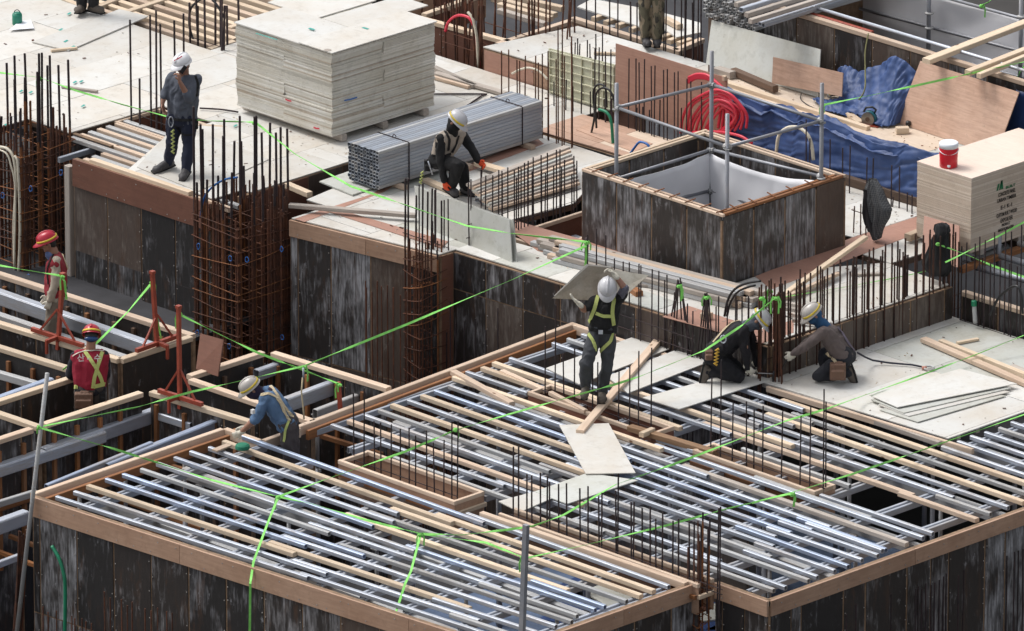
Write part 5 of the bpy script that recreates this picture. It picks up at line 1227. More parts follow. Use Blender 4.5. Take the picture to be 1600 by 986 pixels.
# floor timbers in the phone worker's opening and the box stub there
t = box_form('box_form', 'small box form with dark bars beside the worker on the phone', -8.0, -7.05, .72, 1.50, z=Z1-.02, depth=.6, side=PLY_D)
for k in range(10):
    y = -.52+k*.155; x1 = -6.35-.06*k if k > 1 else -5.0
    kind = 's' if k % 2 else 't'
    tag(beam('steel_joist' if kind == 's' else 'timber_joist', (-7.95+(.75 if y < -.2 else 0),y,Z1-.03), (x1+.5,y,Z1-.03), .075, .06, STEEL_D if kind == 's' else W_PINK, hollow=.005 if kind == 's' else False), 'joist in the opening before the phone worker, %s from the near edge' % nth(k+1), 'joist', 'joists in the opening by the worker on the phone')
tag(beam('edge_timber', at(143,247,Z1+.05), at(298,299,Z1+.05), .085, .07, W_NEW), 'pale timber behind the top edge of the reddish-topped wall', 'edge timber')
for x in (-7.6,-6.9): tag(beam('under_rail', (x,-.6,Z1-.10), (x,.7,Z1-.10), .05, .07, STEEL), 'steel rail under the joists by the phone worker, %s' % ('left' if x < -7 else 'right'), 'rail', 'rails under the joists by the phone worker')
tag(beam('edge_timber', at(283,193,Z1), at(400,200,Z1), .08, .07, W_NEW), 'pale timber at the edge of the opening behind the worker on the phone', 'edge timber')
tag(MB().box((-8.4,-3,-1.2), (-4.5,5,-1.15)).build('soffit_shadow_floor', PITM), kind='structure').name = 'soffit_shadow_sheet'  # near-black sheet standing in for the shade below the slab openings
form_wall('formwork_wall', 'brown form face at the near edge of the pink floor', (-3.9,4.26), (-1.0,4.42), FRONT, .42, zbot=-1.1, seed=70, mats=[PANEL_K,PANEL], strip=W_DARK)
form_wall('formwork_wall', 'dark form face in the slot left of the tube bundle', (-4.68,-.2), (-4.68,1.9), RIGHT, .43, zbot=-1.1, seed=71, mats=[PANEL_B,PLY_D], strip=W_DARK)
box_form('box_form', 'timber-rimmed beam opening between the plank pile and the shaft', -1.30, -.55, 1.15, 4.0, z=Z1-.01, depth=.9, side=PLY_D)
for k in range(3): tag(beam('steel_joist', (-1.2,1.75+k*.5,Z1-.25), (-.6,1.75+k*.5,Z1-.25), .09, .09, STEEL), 'steel beam inside the opening left of the shaft, %s from the front' % nth(k+1), 'beam', 'steel beams in the opening left of the shaft')
tag(beam('plank', at(1205,472,Z1+.06), at(1352,368,Z1+.30), .075, .05, W_NEW), 'long pale plank leaning up beside the grey jacket behind the row of bars', 'plank')
tag(beam('timber_offcut', at(1418,366,Z1+.12), at(1440,357,Z1+.12), .10, .09, W_NEW), 'pale timber block left of the small red-brown sheet', 'timber')
tag(beam('plank', at(1210,470,Z1+.09), at(1310,425,Z1+.09), .06, .04, W_PINK), 'thin pale lath lying behind the row of bars', 'plank')
tag(beam('timber_offcut', at(990,449,Z1+.07), at(999,455,Z1+.07), .10, .08, W_ORANGE), 'orange timber block on the slab edge behind the carried panel', 'timber')
tag(beam('timber_offcut', at(1099,487,Z1+.09), at(1109,490,Z1+.09), .13, .08, W_NEW), 'round-looking pale block on the red-brown sheet', 'timber')
for k in range(4): tag(beam('plank', at(1224+k*5,470+k*9,Z1+.08), at(1262+k*6,478+k*8,Z1+.08), .06, .05, W_OLD), 'weathered offcut in the heap behind the brown-jumper man, %s from the back' % nth(k+1), 'plank', 'offcuts heaped behind the brown-jumper man')
# things beyond the low black wall at the right
for k, (a, b, r, m, lb) in enumerate((((1505,412,.3),(1700,462,.3),.045,STEEL,'thick steel pipe lying behind the low black wall, nearest'),((1563,400,.4),(1700,440,.4),.04,STEEL,'thick steel pipe lying behind the low black wall, middle'),((1592,380,.5),(1700,412,.5),.04,STEEL,'thick steel pipe at the right edge, highest'),((1520,405,.2),(1600,375,.2),.035,STEEL_D,'dull pipe crossing behind the low black wall'))):
    tag(MB().tube([at(*a), at(*b)], r, 12).build('steel_pipe', m, None, True), lb, 'pipe')
tag(beam('plank', at(1500,418,.36), at(1600,383,.40), .10, .07, W_ORANGE), 'orange-topped timber crossing behind the low black wall', 'plank')
tag(MB().tube([at(1560,430,.1), at(1560,430,.1)+Vector((0,0,.52))], .035, 10).build('steel_post', STEEL_P, None, True), 'short steel post standing behind the low black wall', 'post')

# ================================================================ steel beams and props in the pits at the lower left
for k, (a, b, z, w, h, m, lb) in enumerate((
  ((-10,450),(243,538),-.10,.13,.18,STEEL,'long steel beam behind the worker with the tan sleeves'),
  ((-10,486),(197,556),-.18,.10,.14,STEEL_D,'lower steel beam in front of the worker with the tan sleeves'),
  ((-10,622),(80,590),-.08,.10,.12,STEEL_B,'short blueish steel beam at the left edge beside the red-vested worker'),
  ((-10,577),(112,612),-.22,.08,.10,STEEL_D,'steel beam in the dark left of the red-vested worker'),
  ((-10,728),(160,672),-.28,.13,.15,STEEL,'steel beam passing behind the leaning pole, left one'),
  ((66,700),(246,636),-.26,.12,.17,STEEL,'steel beam below the legs of the red-vested worker'),
  ((72,757),(236,690),-.10,.06,.10,STEEL_B,'thin blueish beam beside the left edge of the bottom left deck'),
  ((165,724),(335,656),-.12,.10,.12,STEEL_B,'steel beam end to end with the thin blueish one by the deck edge'),
  ((244,642),(300,660),-.24,.08,.10,STEEL,'short steel crosspiece below the nearest red post'),
  ((-10,815),(40,797),-.35,.13,.17,STEEL,'steel beam at the left edge below the leaning pole'),
  ((-10,785),(55,765),-.5,.06,.08,STEEL_D,'thin steel beam at the left edge beside the pole'),
  ((-10,880),(38,862),-1.0,.06,.08,STEEL,'steel tube low at the left edge'),
  ((400,578),(446,562),-.12,.10,.14,STEEL,'short steel beam behind the head of the worker in blue'),
  ((445,622),(531,590),-.14,.11,.18,STEEL,'steel beam behind the back of the worker in blue'),
  ((492,640),(566,612),-.2,.08,.12,STEEL_D,'steel beam under the far left edge of the joist deck'),
  ((335,592),(398,570),-.2,.08,.10,STEEL_D,'steel beam deep behind the green strap left of the blue worker'))):
    p, q = at(*a, z), at(*b, z)
    tag(beam('steel_beam', p, q, w, h, m, hollow=.006), lb, 'steel beam')
tag(beam('diagonal_timber', (1.35,-1.5,.02), (2.2,-1.6,.02), .07, .06, W_PINK), 'short pink timber left of the box form below the carried panel', 'timber')
tag(beam('plank', at(708,578,.03), at(800,628,.03), .085, .06, W_PINK), 'pinkish plank slanting across the joists near the back left edge', 'plank')
tag(beam('plank', at(984,664,.05), at(1118,704,.05), .10, .07, m_wood('rusty_stained_timber', (.33,.20,.11), (.22,.12,.06))), 'rusty-brown timber lying past the end of the box form', 'plank')
tag(beam('timber_offcut', at(1002,676,.08), at(1020,668,.08), .07, .06, W_NEW), 'small pale offcut at the end of the box form', 'timber')
for x, y in ((-.3,-6.2),(.1,-5.6),(-1.7,-7.8),(-3.1,-5.9),(-3.4,-7.2),(-.5,-3.7),(.2,-3.5),(-3.3,-3.9),(-4.6,-4.2),(.2,-7.4),(-2.9,-8.2)):
    shore(x, y, -.34, 'steel prop in the lower left pits', 'shoring props in the pits at the lower left')
for k in range(6):
    tag(beam('cross_tube', (-1.05,-5.6-.45*k,-1.2), (.42,-5.5-.45*k,-1.25), .05, .05, W_ORANGE), 'orange timber brace low in the pit by the bottom left deck, %s from the back' % nth(k+1), 'brace', 'orange braces low in the pit by the deck')
# brown board leaning behind the nearest red post
tag(quadsheet('plywood_sheet', [at(306,577,-.02), at(340,588,-.02), aty(349,531,-3.9), aty(313,521,-3.9)], .02, PLY_D), 'small red-brown board leaning behind the nearest red post', 'plywood sheet')

POLE = Vector((.42,-8.78,0)); ZQ = atd(62,667,POLE).z
def red_post(label, top, base, cross, zb=.05, brace=.36):
    B = at(*base, zb); t = thing('safety_post', label, 'red post', B); T = atd(*top, B)
    MB().bar(B+Vector((0,0,-.16)), T, .045).build('post', REDP, t)
    c0, c1 = at(*cross[0], zb), at(*cross[1], zb); MB().bar(c0, c1, .05, .05).build('base_bar', REDP, t)
    MB().bar(B+Vector((0,0,0)), B+(Vector((.02,-.20,0)) if abs((c1-c0).x) > abs((c1-c0).y) else Vector((.20,-.02,0))), .045, .045).build('arm', REDP, t)
    e = B+(Vector((.02,-.20,0)) if abs((c1-c0).x) > abs((c1-c0).y) else Vector((.20,-.02,0))); MB().bar(e+Vector((0,0,.02)), e+Vector((0,0,-.16)), .03, .03).build('clamp', REDP, t)
    for c in (c0, c1):
        q = B.lerp(c, .72); MB().bar(q, B+Vector((0,0,brace)), .022, .022).build('brace', REDP, t)
    MB().box((T.x-.03,T.y-.03,T.z-.005),(T.x+.03,T.y+.03,T.z+.03)).build('hook', REDP, t)
    return T
rp1 = red_post('red steel safety post in front of the worker with the tan sleeves', (98,430), (90,527), ((50,514),(130,540)))
rp2 = red_post('red steel safety post in the middle, above the red-vested worker', (238,427), (246,535), ((213,548),(280,524)))
rp3 = red_post('nearest red steel safety post, beside the worker in blue', (279,481), (281,619), ((248,610),(316,632)))
q = at(534,628,-.02); tag(beam('red_stub', Vector((q.x,q.y,-.15)), atd(531,596,q), .045, .045, REDP), 'short red post stub tied with green strap beside the joist deck', 'red post')
tag(MB().tube([atd(25,1000,POLE), atd(74,583,POLE)], .026, 10).build('leaning_pole', STEEL_D, None, True), 'leaning steel pole at the left, tied with green strap', 'pole')
pp = Vector((8.3,-8.25,0)); a = atd(822,820,pp); b = atd(815,1010,pp); tag(MB().bar(b, a, .065, .05).build('steel_post', STEEL_P), 'upright grey post in front of the bottom centre with green strap round it', 'post')
tag(MB().tube([aty(917,372,.95), aty(914,462,.95)], .025, 8).build('guard_post', REBAR_D, None, True), 'dark guard post wrapped in green strap behind the carried panel', 'post')
t = tag(MB().tube([(8.0,-4.9,-3),(8.0,-4.9,-2.9)], .01, 5).build('floor_peg', REBAR), 'tiny peg at the foot of the rebar gap', 'peg') if False else None

# ================================================================ loose sheets and planks on the joist deck
def dk(label, uv, z=.022, mat=PLY, t=.012): return tag(quadsheet('plywood_sheet', [at(u, v, z) for u, v in uv], t, mat), label, 'plywood sheet')
dk('white sheet on the joists behind the legs of the man carrying a panel', [(853,575),(1004,521),(1063,538),(905,600)])
dk('narrow pale sheet on the joists right of the slanting plank', [(948,588),(1071,541),(1105,566),(981,614)], z=.034, mat=PLY)
dk('white sheet under the knees of the kneeling man in black', [(1004,621),(1178,574),(1215,590),(1061,639)], z=.030)
dk('pale sheet lying over the joists in the middle of the deck, upper one of two', [(874,664),(951,661),(993,738.7),(915.5,740)], z=.045, mat=PLY_T)
dk('grey-white sheet lying over the joists in the middle of the deck, lower one of two', [(835,768),(917,739),(997,750),(886,787)], z=.025, mat=PLY_G)
dk('pale sheet showing behind the bars of the long narrow box form', [(779,783),(842,766),(870,775),(812,800)], z=.02, mat=PLY)
tag(beam('plank', at(906,672,.085), at(1031,526,.085), .10, .05, W_PINK), 'pale plank lying slantwise beside the man carrying a panel', 'plank')
tag(beam('plank', at(860,611,.05), at(915,640,.05), .06, .05, W_PINK), 'pale timber under the feet of the man carrying a panel', 'plank')
ss = [([(1358,617),(1500,576),(1589,599),(1402,636)],.088),([(1361,624),(1500,582),(1580,606),(1412,645)],.062),([(1372,632),(1495,595),(1578,612),(1420,650)],.050),([(1374,640),(1480,610),(1572,618),(1434,659)],.038)]
for k, (uv, z) in enumerate(ss):
    dk(['top sheet of the slipped pile of thin white sheets at the right','second sheet of the slipped pile at the right','third sheet of the slipped pile at the right','lowest sheet of the slipped pile at the right'][k], uv, z=z, mat=PLY_G if k % 2 else PLY, t=.010)
tag(beam('plank', at(1443,527,.085), at(1640,612,.085), .10, .055, W_PINK), 'long pale plank thrown on the white floor at the right edge, nearer one', 'plank')
tag(beam('plank', at(1470,530,.085), at(1640,598,.085), .075, .055, W_NEW), 'long pale plank thrown on the white floor at the right edge, farther one', 'plank')
tag(beam('timber_offcut', at(1580,570,.08), at(1612,583,.08), .10, .05, W_OLD), 'small weathered offcut beside the thrown planks', 'timber')
tag(beam('timber_offcut', at(335,703,.035), at(358,694,.035), .09, .02, W_PINK), 'small pink offcut lying on the joists below the blue worker\'s hands', 'timber')
tag(MB().lathe(at(379,701,.03), [(.085,0),(.09,.01),(.085,.045),(.06,.06)], 14).build('cloth_cap', m_plain('green_cloth', (.01,.16,.09), rough=.8)), 'green rounded cap lying on the joists below the blue worker\'s hands', 'cap')

# ================================================================ green straps
POLE = Vector((.42,-8.78,0)); ZQ = atd(62,667,POLE).z
def strap(label, pts, w=.036, slack=.0, seg=9, group=None, name='green_strap'):
    P = [at(u, v, z) for u, v, z in pts]; Q = []
    for i in range(len(P)-1):
        for s in range(seg):
            x = s/seg; q = P[i].lerp(P[i+1], x); q.z -= slack*4*x*(1-x); Q.append(q)
    Q.append(P[-1]); b = MB()
    nr = [(-HF*math.cos(k*.33)+Vector((0,0,1))*(.9+.7*math.sin(k*.21))).normalized() for k in range(len(Q))]
    b.strip(Q, nr, w*.95, .004)
    return tag(b.build(name, LIME), label, 'strap', group)
def knot(u, v, z, tails=1, sz=1.0, label='green strap knotted round a support with loose tails', grp='green strap knots'):
    c = at(u, v, z); b = MB()
    for k in range(3):
        a0 = rb.uniform(0,3); q = vv((rb.uniform(-.5,.5), rb.uniform(-.3,.3), 1)); rx = rb.uniform(.018,.03); rz = rb.uniform(.010,.022)
        P = [c+RI*(rx*math.cos(a0+j*.9))+Vector((0,0,rz*math.sin(a0+j*.9)+rb.uniform(-.004,.004)))-HF*(.018*math.sin(j*.45+k)+.01) for j in range(8)]
        b.strip(P, [(p-c).normalized() for p in P], .020, .004)
    for k in range(tails):
        s = rb.choice((-1,1)); L = rb.uniform(.07,.20); x = rb.uniform(.3,1.2)
        P = [c, c+RI*.03*s*x+Vector((0,0,.02)), c+RI*.055*s*x+Vector((0,0,-L*.35)), c+RI*.05*s*x+Vector((0,0,-L))]; b.strip(P, (-HF+RI*rb.uniform(-.6,.6)), .020, .003)
    return tag(b.build('strap_knot', LIME), label, 'strap knot', grp)
def vv(q): return RI*q[0]+Vector((0,0,1))*q[1]-HF*q[2]
strap('green strap from the left cage past the phone worker to the second cage', [(-5,113,1.0),(62,121,1.1),(117,141,1.1),(190,163,1.1),(268,184,1.05),(330,189,1.3),(399,191,1.45)], w=.026)
strap('green strap from the second cage down past the tube bundle to the guard post', [(399,191,1.45),(460,240,1.3),(548,291,1.2),(650,326,1.2),(730,353,1.2),(800,365,1.2),(916,378,1.25)], w=.028)
strap('long green strap slanting from the guard post down to the pit carabiner', [(916,384,1.2),(800,437,1.0),(640,505,.8),(475,572,.55)], w=.029)
strap('green strap from the pit carabiner to the leaning pole at the left', [(475,572,.55),(390,592,.5),(300,612,.45),(215,636,.9),(62,667,ZQ)], w=.028)
strap('green strap from the nearest red post to the red stub', [(280,491,1.05),(340,521,.8),(400,550,.6),(470,577,.4),(530,600,.25)], w=.029)
strap('green strap from the left edge to the post beside the tan-sleeved worker', [(-5,414,.9),(40,422,.9),(96,431,.85)], w=.029)
strap('dangling end of green strap on the post beside the tan-sleeved worker', [(96,431,.85),(101,440,.8),(104,468,.55)], w=.03)
strap('green strap from the middle red post down to the red-vested worker', [(238,441,.75),(200,487,.5),(154,533,.35),(98,578,.1)], w=.030)
strap('loose green strap hanging down from the middle red post', [(236,447,.7),(245,495,.35),(254,540,-.05),(264,590,-.5),(270,612,-.7)], w=.026)
strap('green strap sagging from the leaning pole to the knot on the bottom left deck', [(62,668,ZQ),(130,688,.8),(180,702,.5),(240,721,.25),(330,750,.12),(435,776,.14)], w=.029)
strap('green strap from the deck knot across the joists to the far corner bars', [(435,776,.14),(520,745,.2),(632,706,.35),(712,672,.55),(800,646,.4),(870,626,.4),(960,601,.35),(1000,588,.35),(1100,548,.6),(1160,508,.85),(1212,465,1.1)], w=.029)
strap('green strap from the deck knot to the second knot', [(435,776,.14),(490,788,.08),(570,812,.08),(657,834,.14)], w=.028)
strap('green strap hanging over the deck edge, left one', [(435,776,.14),(418,818,.06),(396,878,.03),(391,912,-.1),(390,1010,-.9)], w=.029)
strap('green strap hanging over the deck edge, middle one', [(657,836,.12),(642,893,.06),(633,912,.05),(616,965,-.1),(612,1010,-.6)], w=.029)
strap('green strap from the second knot to the grey post', [(657,834,.14),(700,840,.10),(760,848,.2),(820,872,.9)], w=.028)
strap('green strap from the second knot sweeping over the long box form to the right edge', [(657,834,.14),(720,836,.12),(790,828,.12),(833,822,.2),(880,805,.35),(962,757,.5),(1051,726,.3),(1140,692,.3),(1230,657,.3),(1288,640,.4)], w=.029)
strap('green strap lying over the white floor to the right edge', [(1288,640,.4),(1344,620,.12),(1434,588,.10),(1520,556,.12),(1640,508,.3)], w=.020)
strap('green strap from the grey post to the tied end in the deck', [(822,872,.9),(900,855,.5),(1034,823,.35),(1140,794,.4),(1238,771,.5)], w=.026)
strap('green strap from the right part of the deck to the right edge', [(1175,786,.35),(1260,763,.25),(1334,740,.15),(1450,700,.12),(1640,634,.25)], w=.026)
strap('short green strap tail standing in the deck', [(1236,771,.5),(1242,773,.5),(1240,792,.35)], w=.028)
strap('green strap from the scaffold post to the top right corner', [(1286,164,1.95),(1360,149,1.9),(1430,134,1.9),(1530,112,2.0),(1640,88,2.1)], w=.029)
strap('short green strap crossing at the right edge above the blue tarpaulin', [(1612,88,2.0),(1594,112,1.9),(1580,140,1.7)], w=.030)
strap('green strap on the far shaft scaffold at the top right', [(1533,8,2.0),(1544,4,2.1),(1560,-12,2.2)], w=.03)
strap('green strap from the black jacket to the right edge', [(1465,381,1.0),(1510,398,.9),(1550,415,.8),(1640,447,.7)], w=.028)
strap('green strap rising from the bars to the printed plywood stack', [(1477,410,.9),(1530,384,1.0),(1560,369,1.05),(1640,325,1.2)], w=.022)
strap('green strap wound down the dark guard post', [(915,378,1.2),(916,400,1.0),(913,432,.7),(912,462,.5)], w=.029)
strap('faint green marking string on the white floor behind the bars', [(1212,466,.60),(1300,452,.48),(1400,434,.47),(1446,424,.47)], w=.012)
for (u, v, z, n, w_) in [(62,122,1.1,3,'bars of the left edge cage'),(398,192,1.45,1,'bars of the cage right of the phone worker'),(916,379,1.22,2,'dark guard post'),(475,573,.55,1,'hook behind the worker in blue'),(62,667,ZQ,1,'leaning pole at the left'),(98,432,.85,1,'red post by the tan-sleeved worker'),(238,441,.75,1,'middle red post'),(281,490,1.05,1,'nearest red post'),(531,601,.25,2,'short red stub'),(435,777,.14,1,'crossing straps on the bottom left deck'),(657,835,.14,2,'crossing straps at the bottom centre'),(820,872,.92,2,'upright grey post at the bottom'),(1238,772,.5,1,'strap end in the right half of the deck'),(1285,165,1.95,2,'right scaffold post of the shaft'),(1061,447,1.05,3,'left tied bunch of bars'),(1104,465,.9,2,'right tied bunch of bars'),(1190,466,1.1,2,'bars left of the corner bunch'),(1212,466,1.1,3,'bars beside the kneeling man\'s helmet'),(712,671,.6,1,'last bars of the middle box form'),(1466,381,1.0,1,'bars under the black jacket'),(1534,9,2.0,1,'far shaft scaffold pipe'),(1204,455,1.1,2,'top of the corner bunch')]:
    knot(u, v, z, n, sz=1.3, label='green strap knot on the '+w_)

# ================================================================ litter: chips, sawdust crumbs, snips of tie wire
rl = random.Random(44)
def litter(name, label, regions, n, mats, z, size=(.01,.05)):
    b = MB()
    for i in range(n):
        x0, x1, y0, y1, zz = rl.choice(regions); x, y = rl.uniform(x0,x1), rl.uniform(y0,y1); a = rl.uniform(0,3.14); L = rl.uniform(*size); w = L*rl.uniform(.15,.6); h = rl.uniform(.003,.012)
        d = Vector((math.cos(a), math.sin(a), 0)); b.bar(Vector((x,y,zz+h/2)), Vector((x,y,zz+h/2))+d*L, max(.005,w), h*.6, rl.randrange(len(mats)))
    return tag(b.build(name, mats), label, name.replace('_',' '), kind='stuff')
REG = [(-12,-8.2,.2,3.4,Z1+.004),(-7.6,-4.9,1.7,2.05,Z1+.004),(-5.1,-4.5,1.8,5.3,Z1+.006),(-3.5,-1.5,.0,.9,Z1+.012),(-1.2,3.6,.65,1.1,Z1+.004),(-6.3,-4.9,-.4,1.5,Z1+.014),(2.2,3.7,1.8,3.7,Z1+.004),(.4,1.8,4.2,5.4,Z1+.004),(-5.9,-3.4,5.7,6.9,.765)]
litter('wood_chips', 'tiny wood chips scattered over the white upper floors', REG, 300, [W_NEW, W_OLD, W_OLD], Z1, (.008,.028))
litter('wood_chips', 'tiny wood chips scattered over the white floor of the kneeling men', [(3.9,6.7,.6,3.7,.022)], 70, [W_NEW, W_OLD], 0, (.008,.03))
litter('wood_chips', 'wood chips and crumbs on the raised platform by the saw', [(-2.3,3.2,5.9,6.7,ZP+.006)], 160, [W_NEW, W_ORANGE], 0, (.01,.035))
litter('wire_snips', 'snips of dark tie wire scattered over the floors', REG+[(3.9,6.7,.6,3.7,.022)], 90, [REBAR], 0, (.02,.06))
for k, (x, y, zz, a, L) in enumerate([(-9.4,1.1,Z1,.4,.5),(-10.6,2.0,Z1,1.1,.35),(-5.2,4.6,Z1,.8,.6),(-2.2,.75,Z1+.01,2.0,.4),(1.2,.95,Z1,.5,.45),(5.9,2.9,.018,.2,.4),(4.6,3.1,.018,1.3,.3),(1.2,5.0,Z1,1.9,.45),(-4.9,6.3,.765,.7,.5),(2.8,3.1,Z1,.9,.4)]):
    d = Vector((math.cos(a),math.sin(a),0))*L; p = Vector((x,y,zz+.035)); tag(beam('timber_offcut', p, p+d, .05, .03, rl.choice([W_NEW,W_OLD,W_PINK])), 'small loose lath offcut on the floors, the %s from the left' % nth(k+1), 'timber')
# ================================================================ people
def remesh(name, mb, vox, mat, parent, smooth=2, wr=0.0, wf=9.0, seed=0, sub=None):
    me = mesh(name, mb.V, mb.F, mat); o = bpy.data.objects.new(name, me); COL.objects.link(o)
    m = o.modifiers.new('r', 'REMESH'); m.mode = 'VOXEL'; m.voxel_size = vox; m.use_smooth_shade = True
    dg = bpy.context.evaluated_depsgraph_get(); ev = o.evaluated_get(dg); m2 = bpy.data.meshes.new_from_object(ev); bpy.data.objects.remove(o)
    bm = bmesh.new(); bm.from_mesh(m2)
    for _ in range(smooth): bmesh.ops.smooth_vert(bm, verts=bm.verts, factor=.5, use_axis_x=True, use_axis_y=True, use_axis_z=True)
    bm.normal_update()
    if wr:
        for v in bm.verts:
            p = v.co; q = Vector((p.x*wf, p.y*wf, p.z*wf*.55))+Vector((seed,seed*2,0))
            a = noise.noise(q+Vector((noise.noise(p*6)*1.5,0,0))); w = (abs(a)*-2+.5)*wr+noise.noise(p*wf*2.3)*wr*.35
            v.co = p+v.normal*w
    for f in bm.faces: f.smooth = True
    lo = Vector((min(v.co.x for v in bm.verts), min(v.co.y for v in bm.verts), min(v.co.z for v in bm.verts))); hi = Vector((max(v.co.x for v in bm.verts), max(v.co.y for v in bm.verts), lo.z))
    c = (lo+hi)/2; bmesh.ops.translate(bm, verts=bm.verts, vec=-c); bm.to_mesh(m2)
    bvh = BVHTree.FromBMesh(bm); bm.free(); m2.materials.clear(); m2.materials.append(mat); m2.name = name
    return place(name, m2, Matrix.Translation(c), parent), (bvh, c)
def cap(mb, a, b, ra, rb_, n=12, sq=None):
    """tapered limb piece with round ends; sq=(axis, factor) flattens it along a direction"""
    a = Vector(a); b = Vector(b); d = b-a; L = max(d.length, 1e-4); d = d/L if L > 1e-3 else Vector((0,0,1))
    pts = []; rs = []
    for k in range(4): t = math.pi/2*k/4; pts.append(a-d*ra*math.cos(t)); rs.append(max(.001, ra*math.sin(t)))
    pts.append(a); rs.append(ra); pts.append(a+d*L*.5); rs.append((ra+rb_)/2*1.02); pts.append(b); rs.append(rb_)
    for k in range(3,-1,-1): t = math.pi/2*k/4; pts.append(b+d*rb_*math.cos(t)); rs.append(max(.001, rb_*math.sin(t)))
    i0 = len(mb.V); mb.tube(pts, rs, n)
    if sq:
        ax, f = sq; ax = ax.normalized(); m = a
        for i in range(i0, len(mb.V)):
            v = mb.V[i]; base = a+d*max(0, min(L, (v-a).dot(d))); w = v-base; mb.V[i] = base+w-ax*(w.dot(ax)*(1-f))
def ell(mb, c, ax, n=14, m=10):
    """ellipsoid with three half-axis vectors"""
    c = Vector(c); b = len(mb.V)
    for j in range(m+1):
        th = math.pi*j/m
        for i in range(n):
            ph = 2*math.pi*i/n; mb.V.append(c+ax[0]*(math.sin(th)*math.cos(ph))+ax[1]*(math.sin(th)*math.sin(ph))+ax[2]*math.cos(th))
    for j in range(m):
        for i in range(n): mb.F.append([b+j*n+i, b+j*n+(i+1)%n, b+(j+1)*n+(i+1)%n, b+(j+1)*n+i]); mb.mi.append(0)
def hand(mb, wr, d, nrm, side, curl=.8, s=1.0):
    """palm, four unequal curled fingers and a thumb; d points along the hand, nrm out of its back, side to the thumb"""
    d = d.normalized(); nrm = (nrm-d*nrm.dot(d)).normalized(); side = (side-d*side.dot(d)-nrm*side.dot(nrm)).normalized()
    pc = wr+d*.045*s; ell(mb, pc, (d*.052*s, side*.042*s, nrm*.019*s))
    for i, L in enumerate((.070,.080,.074,.058)):
        o = wr+d*.080*s+side*(.030-.020*i)*s; c1 = curl*.7+.1*i*.3
        d1 = (d*math.cos(c1)-nrm*math.sin(c1)).normalized(); p1 = o+d1*L*.5*s; c2 = c1+curl*.9; d2 = (d*math.cos(c2)-nrm*math.sin(c2)).normalized(); p2 = p1+d2*L*.35*s; c3 = c2+curl*.5; d3 = (d*math.cos(c3)-nrm*math.sin(c3)).normalized()
        cap(mb, o, p1, .0098*s, .0092*s, 8); cap(mb, p1, p2, .0092*s, .0085*s, 8); cap(mb, p2, p2+d3*L*.22*s, .0085*s, .0075*s, 8)
    o = wr+d*.025*s+side*.032*s; t1 = o+(side*.7+d*.7-nrm*.25).normalized()*.038*s; cap(mb, o, t1, .012*s, .0105*s, 8); cap(mb, t1, t1+(d*.85+side*.1-nrm*.45).normalized()*.030*s, .0105*s, .009*s, 8)
SKIN = m_plain('skin', (.30,.155,.105), rough=.55, var=.12, scale=14, bump=.05)
GLOVE = m_cloth('work_glove', (.55,.52,.44)); GLOVE_R = m_cloth('red_orange_glove', (.60,.07,.02))
BOOT = m_cloth('dark_work_boot', (.045,.042,.045), rough=.6, var=.3); BOOT_B = m_cloth('brown_dusty_boot', (.085,.070,.058), rough=.8)
BLK = m_cloth('black_fabric', (.006,.006,.007), var=.3); HAIR = m_cloth('black_hair', (.012,.010,.009), rough=.6)
WEB_Y = m_cloth('yellow_webbing', (.44,.49,.16), var=.35, fold=.2); WEB_T = m_cloth('tan_webbing', (.46,.38,.25), var=.15, fold=.2); LEATHER = m_cloth('brown_leather', (.13,.070,.045), rough=.7)
YEL = m_plain('yellow_trim', (.62,.46,.04), rough=.5, bump=0); ORG = m_plain('orange_trim', (.75,.26,.03), rough=.5, bump=0)
def helm_mat(n, c): return m_plain(n, c, rough=.3, var=.07, scale=5, bump=.02)
H_WHITE = helm_mat('white_helmet_shell', (.74,.74,.76)); H_GREY = helm_mat('grey_helmet_shell', (.48,.48,.50)); H_RED = helm_mat('red_helmet_shell', (.38,.012,.03)); H_TAUPE = helm_mat('taupe_helmet_shell', (.42,.39,.36))

